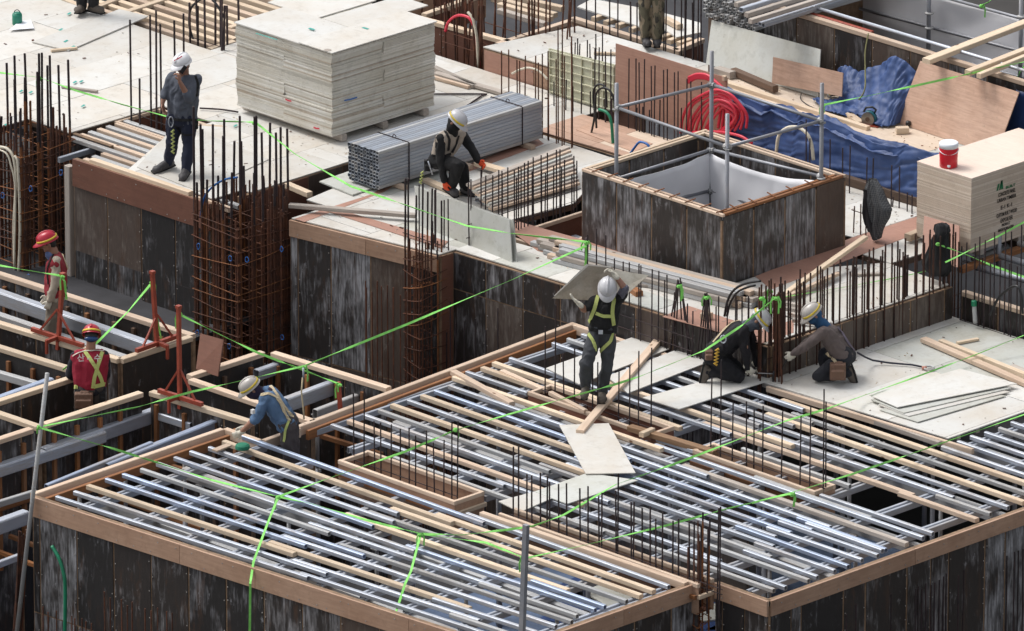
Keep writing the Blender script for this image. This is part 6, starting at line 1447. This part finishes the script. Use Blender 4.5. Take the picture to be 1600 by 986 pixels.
def vec(r, u, t): return RI*r+Vector((0,0,1))*u-HF*t         # screen right, up, towards the camera
def person(label, base, J, face, crown, shirt, legs, boots, helmet, trim=None, sleeve='long', gloves=None, bulk=1.0, vest=None,
           neckwrap=None, straps=(), strapmat=WEB_Y, pouch=(), hands=(.8,.8), seed=1, group=None, hair=True, wrinkle=.013, roll=.10, sleevemat=None, cuff=None):
    base = Vector(base); g = {}
    for k, q in J.items():
        if len(q) == 4: g[k] = Vector(at(q[0], q[1], base.z+q[3]))
        else: g[k] = atd(q[0], q[1], base, q[2])
    t = thing('person', label, 'person', base, group)
    f = face.normalized(); u = (crown-f*crown.dot(f)).normalized(); s = f.cross(u).normalized()      # s: person's right
    hd = g['head']; sR, sL = g['shR'], g['shL']; hR, hL = g['hipR'], g['hipL']; wide = (sR-sL).normalized()
    chest = (sR+sL)/2; pel = (hR+hL)/2; spine = (chest-pel).normalized(); fr = spine.cross(wide); 
    if fr.dot(f) < 0 and abs(fr.dot(f)) > .25: fr = -fr
    fr = fr.normalized(); k = bulk
    def torso(b, e=0.0, low=True):
        ctr = chest-spine*.10
        cap(b, sR+(sL-sR)*.06-spine*.02, sL+(sR-sL)*.06-spine*.02, .070+e, .070+e)
        cap(b, sR.lerp(sL,.24)-spine*.07, hR.lerp(hL,.12)+spine*.12, .108*k+e, .105*k+e, sq=(fr,.88)); cap(b, sL.lerp(sR,.24)-spine*.07, hL.lerp(hR,.12)+spine*.12, .108*k+e, .105*k+e, sq=(fr,.88))
        cap(b, chest-spine*.09, pel+spine*.13, .118*k+e, .125*k+e)
        if low: cap(b, hR+(hL-hR)*.12+spine*.05, hL+(hR-hL)*.12+spine*.05, .108*k+e, .108*k+e)
    # ---- the body: one continuous skin
    b = MB()
    neck = g.get('neck', chest+spine*.07)
    ell(b, hd, (s*.074, f*.094, u*.112), 16, 12)
    jaw = hd-u*.055+f*.030; ell(b, jaw, (s*.056, f*.060, u*.052))
    cap(b, hd-u*.05-f*.02, chest+spine*.01, .056, .062)
    nose = hd+f*.093-u*.018; cap(b, nose+u*.024-f*.006, nose-u*.006+f*.006, .008, .013, 8)
    cap(b, hd+f*.080+u*.018+s*.030, hd+f*.080+u*.018-s*.030, .012, .012, 8)          # brow
    cap(b, hd+f*.083-u*.052+s*.018, hd+f*.083-u*.052-s*.018, .008, .008, 8); cap(b, hd+f*.078-u*.085, hd+f*.072-u*.09, .016, .014, 8)
    for q in (1,-1):
        ell(b, hd+s*q*.076-u*.012-f*.006, (s*.010, f*.020, u*.030), 8, 6); cap(b, hd+s*q*.036+f*.068-u*.035, hd+s*q*.034+f*.066-u*.045, .020, .018, 8)
    torso(b, -.016)
    for S_ in 'RL':
        sh, el, wr = g['sh'+S_], g['el'+S_], g['wr'+S_]
        cap(b, sh, el, .050, .040); cap(b, el, el.lerp(wr,.35), .041, .041); cap(b, el.lerp(wr,.35), wr, .041, .027)
        hip, kn, an, toe = g['hip'+S_], g['kn'+S_], g['an'+S_], g['toe'+S_]
        cap(b, hip, kn, .082, .056); cap(b, kn, kn.lerp(an,.35), .055, .056); cap(b, kn.lerp(an,.35), an, .056, .038); cap(b, an, toe, .036, .026)
        if not gloves:
            hp = g.get('ha'+S_); d = (hp-wr) if hp else (wr-el); sd = fr if S_ == 'R' else fr
            hand(b, wr+d.normalized()*.005, d, (wide if S_ == 'R' else -wide), sd, hands[0 if S_ == 'R' else 1])
    body, _ = remesh('body', b, .0085, SKIN, t, 1)
    for q in (1,-1):
        e = hd+f*.083+u*.002+s*q*.030; EB = MB(); ell(EB, e, (s*.013, f*.009, u*.006), 8, 6); EB.build('eye', HAIR, t, True)
    if gloves:
        for i, S_ in enumerate('RL'):
            wr = g['wr'+S_]; hp = g.get('ha'+S_); d = (hp-wr) if hp else (wr-g['el'+S_]); gb = MB(); cap(gb, wr-d.normalized()*.035, wr+d.normalized()*.01, .034, .032, 10)
            hand(gb, wr, d, (wide if S_ == 'R' else -wide), fr, hands[i], 1.05); gm = gloves[i] if isinstance(gloves, (list,tuple)) else gloves
            remesh('glove', gb, .0075, gm, t, 1)
    # ---- clothes
    b = MB()
    for S_ in 'RL':
        hip, kn, an = g['hip'+S_], g['kn'+S_], g['an'+S_]; q = (hL if S_ == 'R' else hR)
        cap(b, hip.lerp(q,.05)+spine*.0, kn, .104*k, .078); cap(b, kn, kn.lerp(an,.5), .077, .076); cap(b, kn.lerp(an,.5), an.lerp(kn,.03), .076, .066)
    cap(b, hR.lerp(hL,.15)+spine*.05, hL.lerp(hR,.15)+spine*.05, .116*k, .116*k)
    trou, bt = remesh('trousers', b, .0125, legs, t, 1, wrinkle, 8, seed)
    b = MB(); torso(b, .004, True)
    for S_ in 'RL':
        sh, el, wr = g['sh'+S_], g['el'+S_], g['wr'+S_]
        if sleeve == 'long': cap(b, sh, el, .068, .056); cap(b, el, wr.lerp(el,.06), .056, .043)
        elif sleeve == 'roll': cap(b, sh, el, .070, .060); cap(b, el, el.lerp(wr,roll), .060, .054)
        else: cap(b, sh, sh.lerp(el,.62), .070, .064)
    cap(b, chest-spine*.0, chest+spine*.045, .085, .066)
    top, bs = remesh('shirt', b, .0115, sleevemat or shirt, t, 1, wrinkle, 9, seed+3)
    if vest:
        b = MB(); torso(b, .018, False); cap(b, sR.lerp(sL,.12), sL.lerp(sR,.12), .088, .088); cap(b, chest, chest+spine*.05, .092, .072)
        vs, bs = remesh('vest', b, .0115, vest, t, 1, wrinkle*.7, 8, seed+5)
    for S_ in 'RL':
        an, toe = g['an'+S_], g['toe'+S_]; d = (toe-an); b = MB()
        kn = g['kn'+S_]; fl = Vector((d.x,d.y,d.z)).normalized(); heel = an-fl*.045+(an-kn).normalized()*.045
        cap(b, an.lerp(kn,.22), an, .055, .056, 12); cap(b, heel, toe+(an-kn).normalized()*.01, .046, .046); cap(b, an, toe.lerp(an,.35), .052, .046); cap(b, toe-fl*.02+fl.cross(Vector((0,0,1)))*.018, toe-fl*.02-fl.cross(Vector((0,0,1)))*.018, .044, .044)
        remesh('boot', b, .010, boots, t, 1, .003, 12, seed)
        dn = (an-kn).normalized(); dn = (dn-fl*dn.dot(fl)); dn = dn.normalized() if dn.length > .1 else Vector((0,0,-1))
        so_ = MB(); so_.bar(heel-fl*.045+dn*.040, toe+fl*.04+dn*.032, .085, .022, up=tuple(dn)); so_.build('sole', BLK, t)
    if cuff: pass
    if neckwrap:
        b = MB(); cap(b, hd-u*.075+f*.012, chest+spine*.02, .078, .080); ell(b, hd-u*.045+f*.022, (s*.082, f*.090, u*.075)); ell(b, hd-u*.0-f*.012, (s*.082, f*.092, u*.10))
        remesh('face_wrap', b, .010, neckwrap, t, 1, .004, 14, seed)
    elif hair:
        b = MB(); ell(b, hd-f*.016+u*.010, (s*.082, f*.088, u*.105)); ell(b, hd-f*.045-u*.035, (s*.066, f*.045, u*.06)); remesh('hair', b, .010, HAIR, t, 1, .002, 20)
    # ---- helmet
    hu = (u*.96+f*(-.06)).normalized(); hf = (f-hu*f.dot(hu)).normalized(); hc = hd+hu*.040
    hm = thing('helmet', None, None, (0,0,0)); hm.parent = t; hm.location = hc-base
    def dome(r, h, z0=0, e=0.0):
        b = MB(); n = 24; rings = []
        for j in range(9):
            a = math.pi/2*j/8; rr = math.cos(a)**.8 if j < 8 else .02; zz = math.sin(a)
            for i in range(n):
                ph = 2*math.pi*i/n; rg = 1+.018*(1 if abs(math.cos(ph)) > .97 else 0)
                b.V.append(hc+s*(rr*math.sin(ph)*(.109+e))+hf*(rr*math.cos(ph)*(.134+e))+hu*(z0+zz*(h+e)))
        for j in range(8):
            for i in range(n): b.F.append([j*n+i, j*n+(i+1)%n, (j+1)*n+(i+1)%n, (j+1)*n+i]); b.mi.append(0)
        b.F.append([8*n+i for i in range(n)]); b.mi.append(0); b.F.append([i for i in reversed(range(n))]); b.mi.append(0)
        return b
    dome(0, .112).build('shell', helmet, hm, True)
    cr = MB(); cr.strip([hc+hf*(.138*math.cos(a))+hu*(.114*math.sin(a)) for a in [R(28)+R(124)*k_/10 for k_ in range(11)]], [hf*math.cos(a)+hu*math.sin(a) for a in [R(28)+R(124)*k_/10 for k_ in range(11)]], .030, .012); cr.build('crest', helmet, hm, True)
    br = MB(); n = 28; o_ = []
    for i in range(n):
        ph = 2*math.pi*i/n; ext = .014+.048*max(0, math.cos(ph))**2; 
        o_.append((hc+s*(math.sin(ph)*.107)+hf*(math.cos(ph)*.132), hc+s*(math.sin(ph)*(.110+ext*.6))+hf*(math.cos(ph)*(.134+ext))-hu*(.010+ext*.25)))
    for a, c_ in o_: br.V += [a+hu*.006, c_, a-hu*.006, c_-hu*.005]
    for i in range(n):
        p, q = i*4, ((i+1)%n)*4; br.F += [[p,q,q+1,p+1],[p+1,q+1,q+3,p+3],[p+3,q+3,q+2,p+2]]; br.mi += [0,0,0]
    br.build('brim', helmet, hm, True)
    if trim:
        tb = MB(); ang = [R(-158)+R(316)*k_/30 for k_ in range(31)]
        rr = [(hc+s*(math.sin(a)*.112)+hf*(-math.cos(a)*.137)+hu*.020) for a in ang]; tb.strip(rr, [(q-hc).normalized() for q in rr], .024, .004); tb.build('trim_band', trim, hm, True)
    # chin strap and harness webbing are laid on the clothes
    def lay_on(uv, bvhs, off=.010):
        out = []; nr = []
        for (pu, pv) in uv:
            d = _ray(pu, pv).normalized(); best = None
            for bv, c in bvhs:
                r = bv.ray_cast(CAM-c, d)
                if r[0] is not None and (best is None or r[3] < best[2]): best = (r[0]+c, r[1], r[3])
            if best: out.append(best[0]+best[1]*off); nr.append(best[1])
        return out, nr
    for st in straps:
        uv = st[0]; w = st[1]; mt = st[2] if len(st) > 2 else strapmat
        dense = []
        for a, c in zip(uv[:-1], uv[1:]):
            for q in range(5): dense.append((a[0]+(c[0]-a[0])*q/5, a[1]+(c[1]-a[1])*q/5))
        dense.append(uv[-1]); P, N = lay_on(dense, [bs, bt])
        if len(P) > 2:
            P2 = [P[0]]+[(P[i-1]+P[i]*2+P[i+1])/4 for i in range(1,len(P)-1)]+[P[-1]]
            MB().strip(P2, N, w, .005).build('harness_strap', mt, t)
    for (pu, pv, w, h, d_, mt) in pouch:
        P, N = lay_on([(pu, pv)], [bs, bt], .0)
        if P:
            c = P[0]+(-HF)*d_*.4; b = MB(); a_ = RI
            for (x0, x1, z0, z1, y0, y1) in ((-w/2,w/2,-h,0,-d_/2,d_/2),(-w*.42,w*.42,-h*.92,-h*.35,d_/2-.01,d_/2+.035),(-w*.2,w*.3,-h*.6,h*.12,-d_*.2,d_*.2)):
                b.add([c+a_*x+Vector((0,0,z))-HF*y for z in (z0,z1) for x,y in ((x0,y0),(x1,y0),(x1,y1),(x0,y1))], [(0,3,2,1),(4,5,6,7),(0,1,5,4),(1,2,6,5),(2,3,7,6),(3,0,4,7)])
            remesh('tool_pouch', b, .009, mt, t, 2, .004, 16, seed)
    return t, g, bs, bt
def part_tube(t, name, P, r, m, n=7): return MB().tube(P, r, n).build(name, m, t, True)
def stick(t, name, a, b, w, m): return MB().bar(a, b, w, w*.5).build(name, m, t)

# --- worker on the phone
b0 = at(272,270,Z1+.012)
t, g, bs, bt = person('worker in a white helmet and grey shirt talking on the phone', b0,
  dict(head=(285,101,-.04), shR=(269,121,.07), shL=(307,124,-.07), elR=(258,145,.04), wrR=(254,161,-.02), haR=(255,171,-.04), elL=(296,155,-.22), wrL=(281,128,-.27), haL=(279,114,-.25),
       hipR=(272,190,.04), hipL=(296,191,-.04), knR=(269,221,.0), knL=(295,225,-.09), anR=(264,253,'h',.10), anL=(291,265,'h',.10), toeR=(243,265,'h',.045), toeL=(285,277,'h',.045)),
  vec(-.55,-.30,.72), vec(-.15,1,.1), m_cloth('grey_work_shirt', (.085,.095,.115), fold=.7), m_cloth('dark_jeans', (.010,.014,.034)), BOOT, H_WHITE, sleeve='roll', roll=.30, bulk=1.12, hands=(.5,1.1), seed=2,
  sleevemat=m_cloth('grey_shirt_cloth', (.085,.095,.12), fold=.7), straps=[([(262,184),(275,187),(290,188),(304,187)],.035,BLK),([(273,196),(281,206),(289,211),(300,210)],.022,BLK),([(303,112),(309,130),(307,150)],.03,BLK)],
  pouch=[(306,186,.06,.12,.06,BLK)])
ph = g['haL']+RI*.03+Vector((0,0,.02)); MB().bar(ph+Vector((0,0,-.02))+RI*.0, ph+Vector((0,0,.07))+RI*.06, .012, .05).build('phone', CABLE_K, t)
for p, q in zip(range(12), range(12)):
    pass
z = atd(270,203,b0,-.20); P = [z+RI*(.016*(-1)**k)+Vector((0,0,-.026*k)) for k in range(13)]; part_tube(t, 'yellow_lanyard', P, .014, WEB_Y); part_tube(t, 'carabiner', [atd(267,187,b0,-.2)+RI*(.03*math.sin(a))+Vector((0,0,-.07*math.cos(a)-.03)) for a in [k*.6 for k in range(11)]], .007, STEEL)
MB().strip([g['head']+vec(-.10,.085,.10)+RI*(.02*k)+Vector((0,0,.012*k)) for k in range(6)], vec(-.2,.2,1), .014, .003).build('helmet_stripe', CABLE_R, t)
# --- crouching worker in a vest
b0 = at(718,304,Z1+.02)
t, g, bs, bt = person('crouching worker in a tan vest and black clothes beside the tube bundle', b0,
  dict(head=(712,190,-.05), shR=(688,217,-.14), shL=(721,209,.18), elR=(688,247,-.20), wrR=(695,284,-.22), haR=(697,298,-.22), elL=(737,233,.12), wrL=(748,252,.04), haL=(755,258,.0),
       hipR=(681,252,-.04), hipL=(691,248,.20), knR=(716,258,-.30), knL=(722,262,.12), anR=(704,293,-.16), anL=(727,295,.04), toeR=(712,302,-.24), toeL=(741,303,.0)),
  vec(.55,-.55,.35), vec(.45,.85,.1), m_cloth('tan_vest', (.32,.27,.22)), BLK, BOOT, H_GREY, trim=YEL, neckwrap=BLK, vest=m_cloth('tan_vest_cloth', (.34,.29,.24)), sleevemat=BLK, gloves=(GLOVE_R, GLOVE_R), seed=5,
  straps=[([(695,205),(702,218),(700,235)],.035,BLK),([(716,212),(712,226),(706,238)],.035,BLK),([(676,243),(690,246),(704,240)],.04,BLK)], pouch=[(669,249,.10,.14,.07,BLK)])
MB().tube([atd(753,259,b0,.0), atd(751,330,b0,.0)], .009, 6).build('held_bar', REBAR_D, t)
z = atd(660,268,b0,-.12); part_tube(t, 'yellow_lanyard', [z+RI*(.014*(-1)**k-.003*k)+Vector((0,0,-.02*k)) for k in range(9)], .012, WEB_Y); part_tube(t, 'hammer', [atd(669,252,b0,-.16), atd(676,273,b0,-.16)], .009, STEEL)
# --- standing worker, red helmet, tan sleeves, left
b0 = Vector((-3.99,-4.04,-.62))
t, g, bs, bt = person('worker in a red helmet, red vest and tan sleeves at the far left', b0,
  dict(head=(75,379,.0), shR=(89,405,.17), shL=(88,409,-.15), elR=(88,440,.20), wrR=(76,462,.14), haR=(70,470,.12), elL=(86,446,-.20), wrL=(77,470,-.20), haL=(73,483,-.20),
       hipR=(86,470,.11), hipL=(86,472,-.11), knR=(84,515,.10), knL=(78,517,-.12), anR=(88,557,.10), anL=(80,560,-.11), toeR=(70,562,.10), toeL=(62,566,-.12)),
  vec(-.95,-.42,.10), vec(-.30,.95,0), m_cloth('tan_shirt', (.36,.31,.25)), m_cloth('khaki_trousers', (.17,.14,.11)), BOOT_B, H_RED, trim=YEL, sleevemat=m_cloth('tan_sleeves', (.36,.31,.25)), vest=m_cloth('red_vest', (.25,.02,.03)),
  gloves=GLOVE, seed=7, straps=[([(97,398),(105,420),(106,450)],.03,WEB_T),([(78,447),(90,452),(104,450)],.035,BLK),([(84,398),(74,420),(76,444)],.025,BLK)], pouch=[(105,455,.10,.14,.07,LEATHER)])
b = MB(); cap(b, g['shR'].lerp(g['shL'],.5)+Vector((0,0,.03))-RI*.02, g['head']-Vector((0,0,.155))+RI*.02, .082, .060); remesh('neck_scarf', b, .010, m_cloth('blue_white_scarf', (.10,.14,.28), var=.8), t, 1, .006, 18, 3)
# --- worker in the red vest seen from behind
b0 = Vector((-1.75,-5.3,-.95))
t, g, bs, bt = person('worker in a red vest with yellow crossed harness, seen from behind', b0,
  dict(head=(143,526,.06), shR=(163,556,.02), shL=(119,557,.02), elR=(166,583,.10), wrR=(159,600,.28), haR=(156,606,.34), elL=(109,585,.12), wrL=(119,591,.36), haL=(126,590,.44),
       hipR=(153,612,.0), hipL=(129,612,.0), knR=(155,665,.02), knL=(127,665,.02), anR=(155,706,.0), anL=(127,706,.0), toeR=(156,706,.16), toeL=(124,706,.16)),
  vec(.05,-.60,-.80), vec(.0,.85,-.5), m_cloth('red_vest_shirt', (.34,.014,.035)), m_cloth('grey_brown_trousers', (.06,.05,.045)), BOOT, H_RED, trim=YEL, sleevemat=m_cloth('black_sleeves', (.012,.013,.02)), vest=m_cloth('crimson_vest', (.26,.010,.03)),
  seed=9, bulk=1.1, gloves=BLK, strapmat=WEB_Y, straps=[([(132,548),(141,561),(151,577),(157,590),(161,602)],.045),([(160,550),(156,562),(151,577),(147,590),(145,606)],.045),([(114,605),(122,604)],.05),([(146,604),(154,602),(163,600)],.05),([(114,557),(124,551),(135,548),(150,548),(162,549)],.012,GLOVE)],
  pouch=[(131,612,.22,.20,.10,LEATHER),(160,612,.07,.13,.06,BLK)])
bm_ = MB(); ell(bm_, g['head']+vec(.0,-.0,.085), (RI*.085, HF*.03, Vector((0,0,.035)))); bm_.build('blue_visor', m_plain('blue_visor', (.01,.05,.16), rough=.12, bump=0), t, True)
WHT = m_plain('white_lettering', (.72,.70,.68), bump=0)
for ch, cu, cv in (('산', 126.5, 559), ('수', 152.5, 559)):
    d = _ray(cu, cv).normalized(); r = bs[0].ray_cast(CAM-bs[1], d)
    if r[0] is not None: textmesh('lettering', ch, .10, Matrix.Translation(r[0]+bs[1]-HF*.022) @ Matrix((RI, UP, -HF)).transposed().to_4x4(), WHT, t, None, .0012)
for P in ([(136,561),(140,560.5)],):
    MB().strip([atd(u_, v_, b0, -.175) for u_, v_ in P], -HF, .012, .002).build('lettering', WHT, t)
# --- worker in the blue shirt bending over
b0 = Vector((1.33,-4.88,-.85))
t, g, bs, bt = person('worker in a blue shirt bending over the timber edge', b0,
  dict(head=(393,607,.0), shR=(423,611,.17), shL=(415,622,-.15), elR=(404,648,.22), wrR=(384,668,.22), haR=(374,672,.22), elL=(399,655,-.20), wrL=(376,676,-.12), haL=(366,681,-.10),
       hipR=(452,660,.10), hipL=(450,669,-.11), knR=(458,720,.08), knL=(453,722,-.12), anR=(462,764,.08), anL=(458,768,-.12), toeR=(444,768,.08), toeL=(440,772,-.12)),
  vec(-.75,-.66,.1), vec(-.62,.75,.15), m_cloth('blue_shirt', (.075,.135,.24)), m_cloth('brown_grey_trousers', (.062,.052,.055)), BOOT_B, H_TAUPE, trim=YEL, neckwrap=m_cloth('dark_violet_wrap', (.03,.02,.045)), sleeve='roll',
  sleevemat=m_cloth('washed_blue_shirt', (.085,.15,.26), fold=.8), gloves=GLOVE, seed=11, bulk=1.1, wrinkle=.017, strapmat=WEB_T, straps=[([(420,600),(432,616),(441,631),(450,644),(458,652)],.04),([(405,618),(420,615),(431,621),(440,634),(446,648),(452,658)],.04),([(452,655),(446,672),(444,690)],.03,WEB_Y)], pouch=[(437,678,.18,.20,.10,LEATHER)])
part_tube(t, 'lanyard_hook', [atd(474,575,b0,.05), atd(474,590,b0,.05)], .012, STEEL); part_tube(t, 'lanyard', [atd(473,590,b0,.05), atd(471,612,b0,.04), atd(474,640,b0,.03), atd(475,655,b0,.0)], .010, WEB_T)
MB().box(atd(395,643,b0,-.27)-Vector((.02,.02,.025)), atd(395,643,b0,-.27)+Vector((.02,.02,.025))).build('sleeve_patch', WHT, t)
# --- man carrying a panel
b0 = at(928,626,.07)
t, g, bs, bt = person('man in a black T-shirt walking on the joists with panels over his head', b0,
  dict(head=(949,451,-.10), shR=(928,470,.0), shL=(966,468,.0), elR=(913,484,-.06), wrR=(905,475,-.14), haR=(898,469,-.14), elL=(977,452,-.08), wrL=(961,430,-.08), haL=(953,421,-.05),
       hipR=(930,520,.0), hipL=(952,521,.0), knR=(915,570,-.20), knL=(948,575,-.05), anR=(915,603,-.10), anL=(941,612,.0), toeR=(913,618,-.22), toeL=(941,625,-.14)),
  vec(-.05,-.72,.68), vec(.02,.72,.68), m_cloth('black_t_shirt', (.007,.007,.008)), m_cloth('dark_grey_trousers', (.045,.048,.055)), BOOT_B, H_GREY, sleeve='short', gloves=GLOVE, seed=13, bulk=.95, wrinkle=.017, hands=(.2,.9),
  straps=[([(934,463),(930,480),(925,493),(921,503)],.045),([(962,458),(958,475),(957,490),(959,508)],.045),([(931,489),(943,494),(956,494)],.04),([(918,519),(927,532),(931,548)],.04),([(957,520),(954,533),(945,542),(937,551)],.04),([(924,514),(938,518),(957,519)],.045,BLK)], pouch=[(966,524,.09,.15,.08,BLK)])
MB().bar(atd(935,519,b0,-.15), atd(942,519,b0,-.15), .012, .05).build('buckle', STEEL, t)
b = MB(); cap(b, g['shL'].lerp(g['elL'],.2), g['elL'].lerp(g['wrL'],.05), .062, .054); remesh('patterned_sleeve', b, .010, m_plain('patterned_sleeve', (.10,.10,.13), var=.9, scale=60, rough=.9), t, 1, .003, 16)
PANT = m_ply('dirty_panel_underside', (.34,.31,.26), (.22,.17,.11), stain=.7, grain=.4); PANT2 = m_ply('dirty_panel_light', (.46,.44,.38), (.30,.25,.18), stain=.7)
def carried(label, Q, m): tag(quadsheet('carried_panel', [atd(u, v, b0, d) for u, v, d in Q], .014, m), label, 'panel')
carried('grey-brown panel carried overhead, the left one', [(863,466,-.12),(937,470,-.02),(958,419,.20),(920,415,.12)], PANT)
carried('second sheet under the left carried panel', [(866,462,-.09),(937,466,.02),(955,416,.23),(916,413,.15)], PLY_T)
carried('grey-brown panel carried overhead, the right one', [(937,468,.03),(978,461,.06),(1013,430,.22),(930,417,.24)], PANT2)
# --- kneeling man in black
b0 = at(1130,592,.035)
t, g, bs, bt = person('kneeling man in black clothes reaching to the foot of the bars', b0,
  dict(head=(1185,500,.05), shR=(1160,516,-.13), shL=(1166,508,.20), elR=(1165,550,-.16), wrR=(1168,575,-.12), haR=(1177,583,-.10), elL=(1180,545,.22), wrL=(1182,570,.18), haL=(1190,576,.16),
       hipR=(1113,556,-.09), hipL=(1117,550,.14), knR=(1154,588,-.12), knL=(1156,580,.18), anR=(1106,580,-.10), anL=(1110,572,.14), toeR=(1099,596,-.10), toeL=(1104,588,.16)),
  vec(.55,-.80,.20), vec(.85,.50,.1), m_cloth('black_jumper', (.008,.007,.010)), m_cloth('black_trousers', (.006,.006,.009)), BOOT_B, H_GREY, trim=YEL, neckwrap=m_cloth('grey_wrap', (.07,.08,.10)), gloves=GLOVE, seed=15, bulk=1.15, wrinkle=.017, strapmat=WEB_T,
  straps=[([(1166,502),(1152,500),(1140,503),(1128,513),(1113,528),(1104,536)],.03),([(1162,500),(1145,504),(1132,515),(1115,535)],.03),([(1104,536),(1118,548),(1134,556),(1150,558)],.035,BLK)], pouch=[(1108,545,.10,.12,.09,LEATHER)])
z = atd(1121,545,b0,-.30); part_tube(t, 'yellow_lanyard', [z+RI*(.018*(-1)**k-.002*k)+Vector((0,0,-.021*k)) for k in range(11)], .016, m_cloth('orange_yellow_webbing', (.60,.36,.05))); part_tube(t, 'carabiner', [atd(1130,530,b0,-.32)+RI*(.035*math.sin(a))+Vector((0,0,.05*math.cos(a))) for a in [k*.6 for k in range(11)]], .008, STEEL)
part_tube(t, 'tie_wrench', [g['haR']+RI*.06, atd(1208,584,b0,-.05)], .006, STEEL_D); part_tube(t, 'wrench_head', [atd(1209,580,b0,-.05), atd(1208,597,b0,-.05)], .014, CABLE_K)
# --- kneeling man in the brown jumper
b0 = at(1300,592,.022)
t, g, bs, bt = person('kneeling man in a brown jumper and blue bandana tying bars', b0,
  dict(head=(1271,491,.0), shR=(1296,512,.17), shL=(1287,518,-.14), elR=(1262,536,.22), wrR=(1243,552,.20), haR=(1235,558,.18), elL=(1258,542,-.18), wrL=(1239,553,-.16), haL=(1231,559,-.15),
       hipR=(1323,556,.12), hipL=(1318,561,-.10), knR=(1288,553,.20), knL=(1279,588,-.12), anR=(1290,582,.16), anL=(1326,582,-.10), toeR=(1276,588,.16), toeL=(1333,594,-.10)),
  vec(-.72,-.66,.18), vec(-.45,.85,.1), m_cloth('brown_jumper', (.105,.082,.078)), m_cloth('black_work_trousers', (.014,.015,.021)), BOOT_B, H_TAUPE, trim=YEL, neckwrap=m_cloth('blue_bandana', (.02,.075,.17), var=.8), gloves=GLOVE, seed=17, bulk=1.1, wrinkle=.014, strapmat=m_cloth('violet_grey_webbing', (.12,.10,.13)),
  straps=[([(1284,499),(1300,503),(1314,518),(1325,536),(1334,548)],.035),([(1300,500),(1314,512),(1326,528),(1338,548)],.03,WEB_T),([(1292,552),(1302,561),(1308,568)],.035,WEB_T)], pouch=[(1309,566,.19,.20,.11,LEATHER)])
part_tube(t, 'tying_tool', [g['haL'], atd(1219,582,b0,-.12)], .007, CABLE_K)
P = [at(1340,551,.30), at(1352,558,.16), at(1364,563,.08), at(1390,567,.05), at(1425,570,.045), at(1440,573,.045)]
part_tube(t, 'lanyard', P, .012, m_cloth('dark_lanyard', (.03,.03,.045))); c = at(1452,575,.045); part_tube(t, 'carabiner', [c+RI*(.06*math.cos(a))+Vector((-.713,.70,0))*(.07*math.sin(a)) for a in [k*.6 for k in range(11)]], .012, STEEL_D)
part_tube(t, 'carabiner_gate', [c-RI*.09, c-RI*.03], .022, m_cloth('gate', (.45,.20,.15)))
# --- people mostly above the frame
def stander(label, uv, z, legs, boots, seed, turn=1):
    b0 = at(*uv, z); u, v = uv; s = 119.6
    def q(du, h, d=0): return (u+du*127, v-h*s, d)
    return person(label, b0, dict(head=q(.03,1.62,-.02), shR=q(-.19,1.42,.05), shL=q(.19,1.42,-.05), elR=q(-.23,1.15,.05), wrR=q(-.2,.92,-.1), elL=q(.24,1.15,-.1), wrL=q(.2,.93,-.2),
        hipR=q(-.09,.92), hipL=q(.09,.92), knR=q(-.085,.5,-.02), knL=q(.085,.5,-.06), anR=q(-.07,.10,.02), anL=q(.07,.10,-.02), toeR=q(-.12*turn,.05,-.14), toeL=q(.17*turn,.05,-.10)),
        vec(.1,-.1,1), vec(0,1,0), m_cloth('dark_jacket', (.03,.03,.035)), legs, boots, H_WHITE, seed=seed, gloves=GLOVE)
stander('worker showing only black legs and dusty boots at the top edge', (137,22), Z1, m_cloth('black_trousers_plain', (.012,.012,.014)), BOOT_B, 21)
mc, nt, bb = newmat('camouflage_cloth'); T_ = NT(nt); v_ = T_.coords((1,1,.5)); n1 = T_.noise(v_, 9, 3, .5); n2 = T_.noise(v_, 15, 3, .5)
cc = T_.mix(T_.ramp(n1, [(.46,0.0),(.5,1.0)]), (.20,.16,.11), (.10,.09,.06)); cc = T_.mix(T_.ramp(n2, [(.56,0.0),(.6,1.0)]), cc, (.04,.035,.028)); T_.l(cc, bb.inputs['Base Color']); bb.inputs['Roughness'].default_value = .9
stander('worker in camouflage trousers behind the red-brown sheet at the top edge', (1018,74), .77, mc, BOOT, 23, turn=.4)
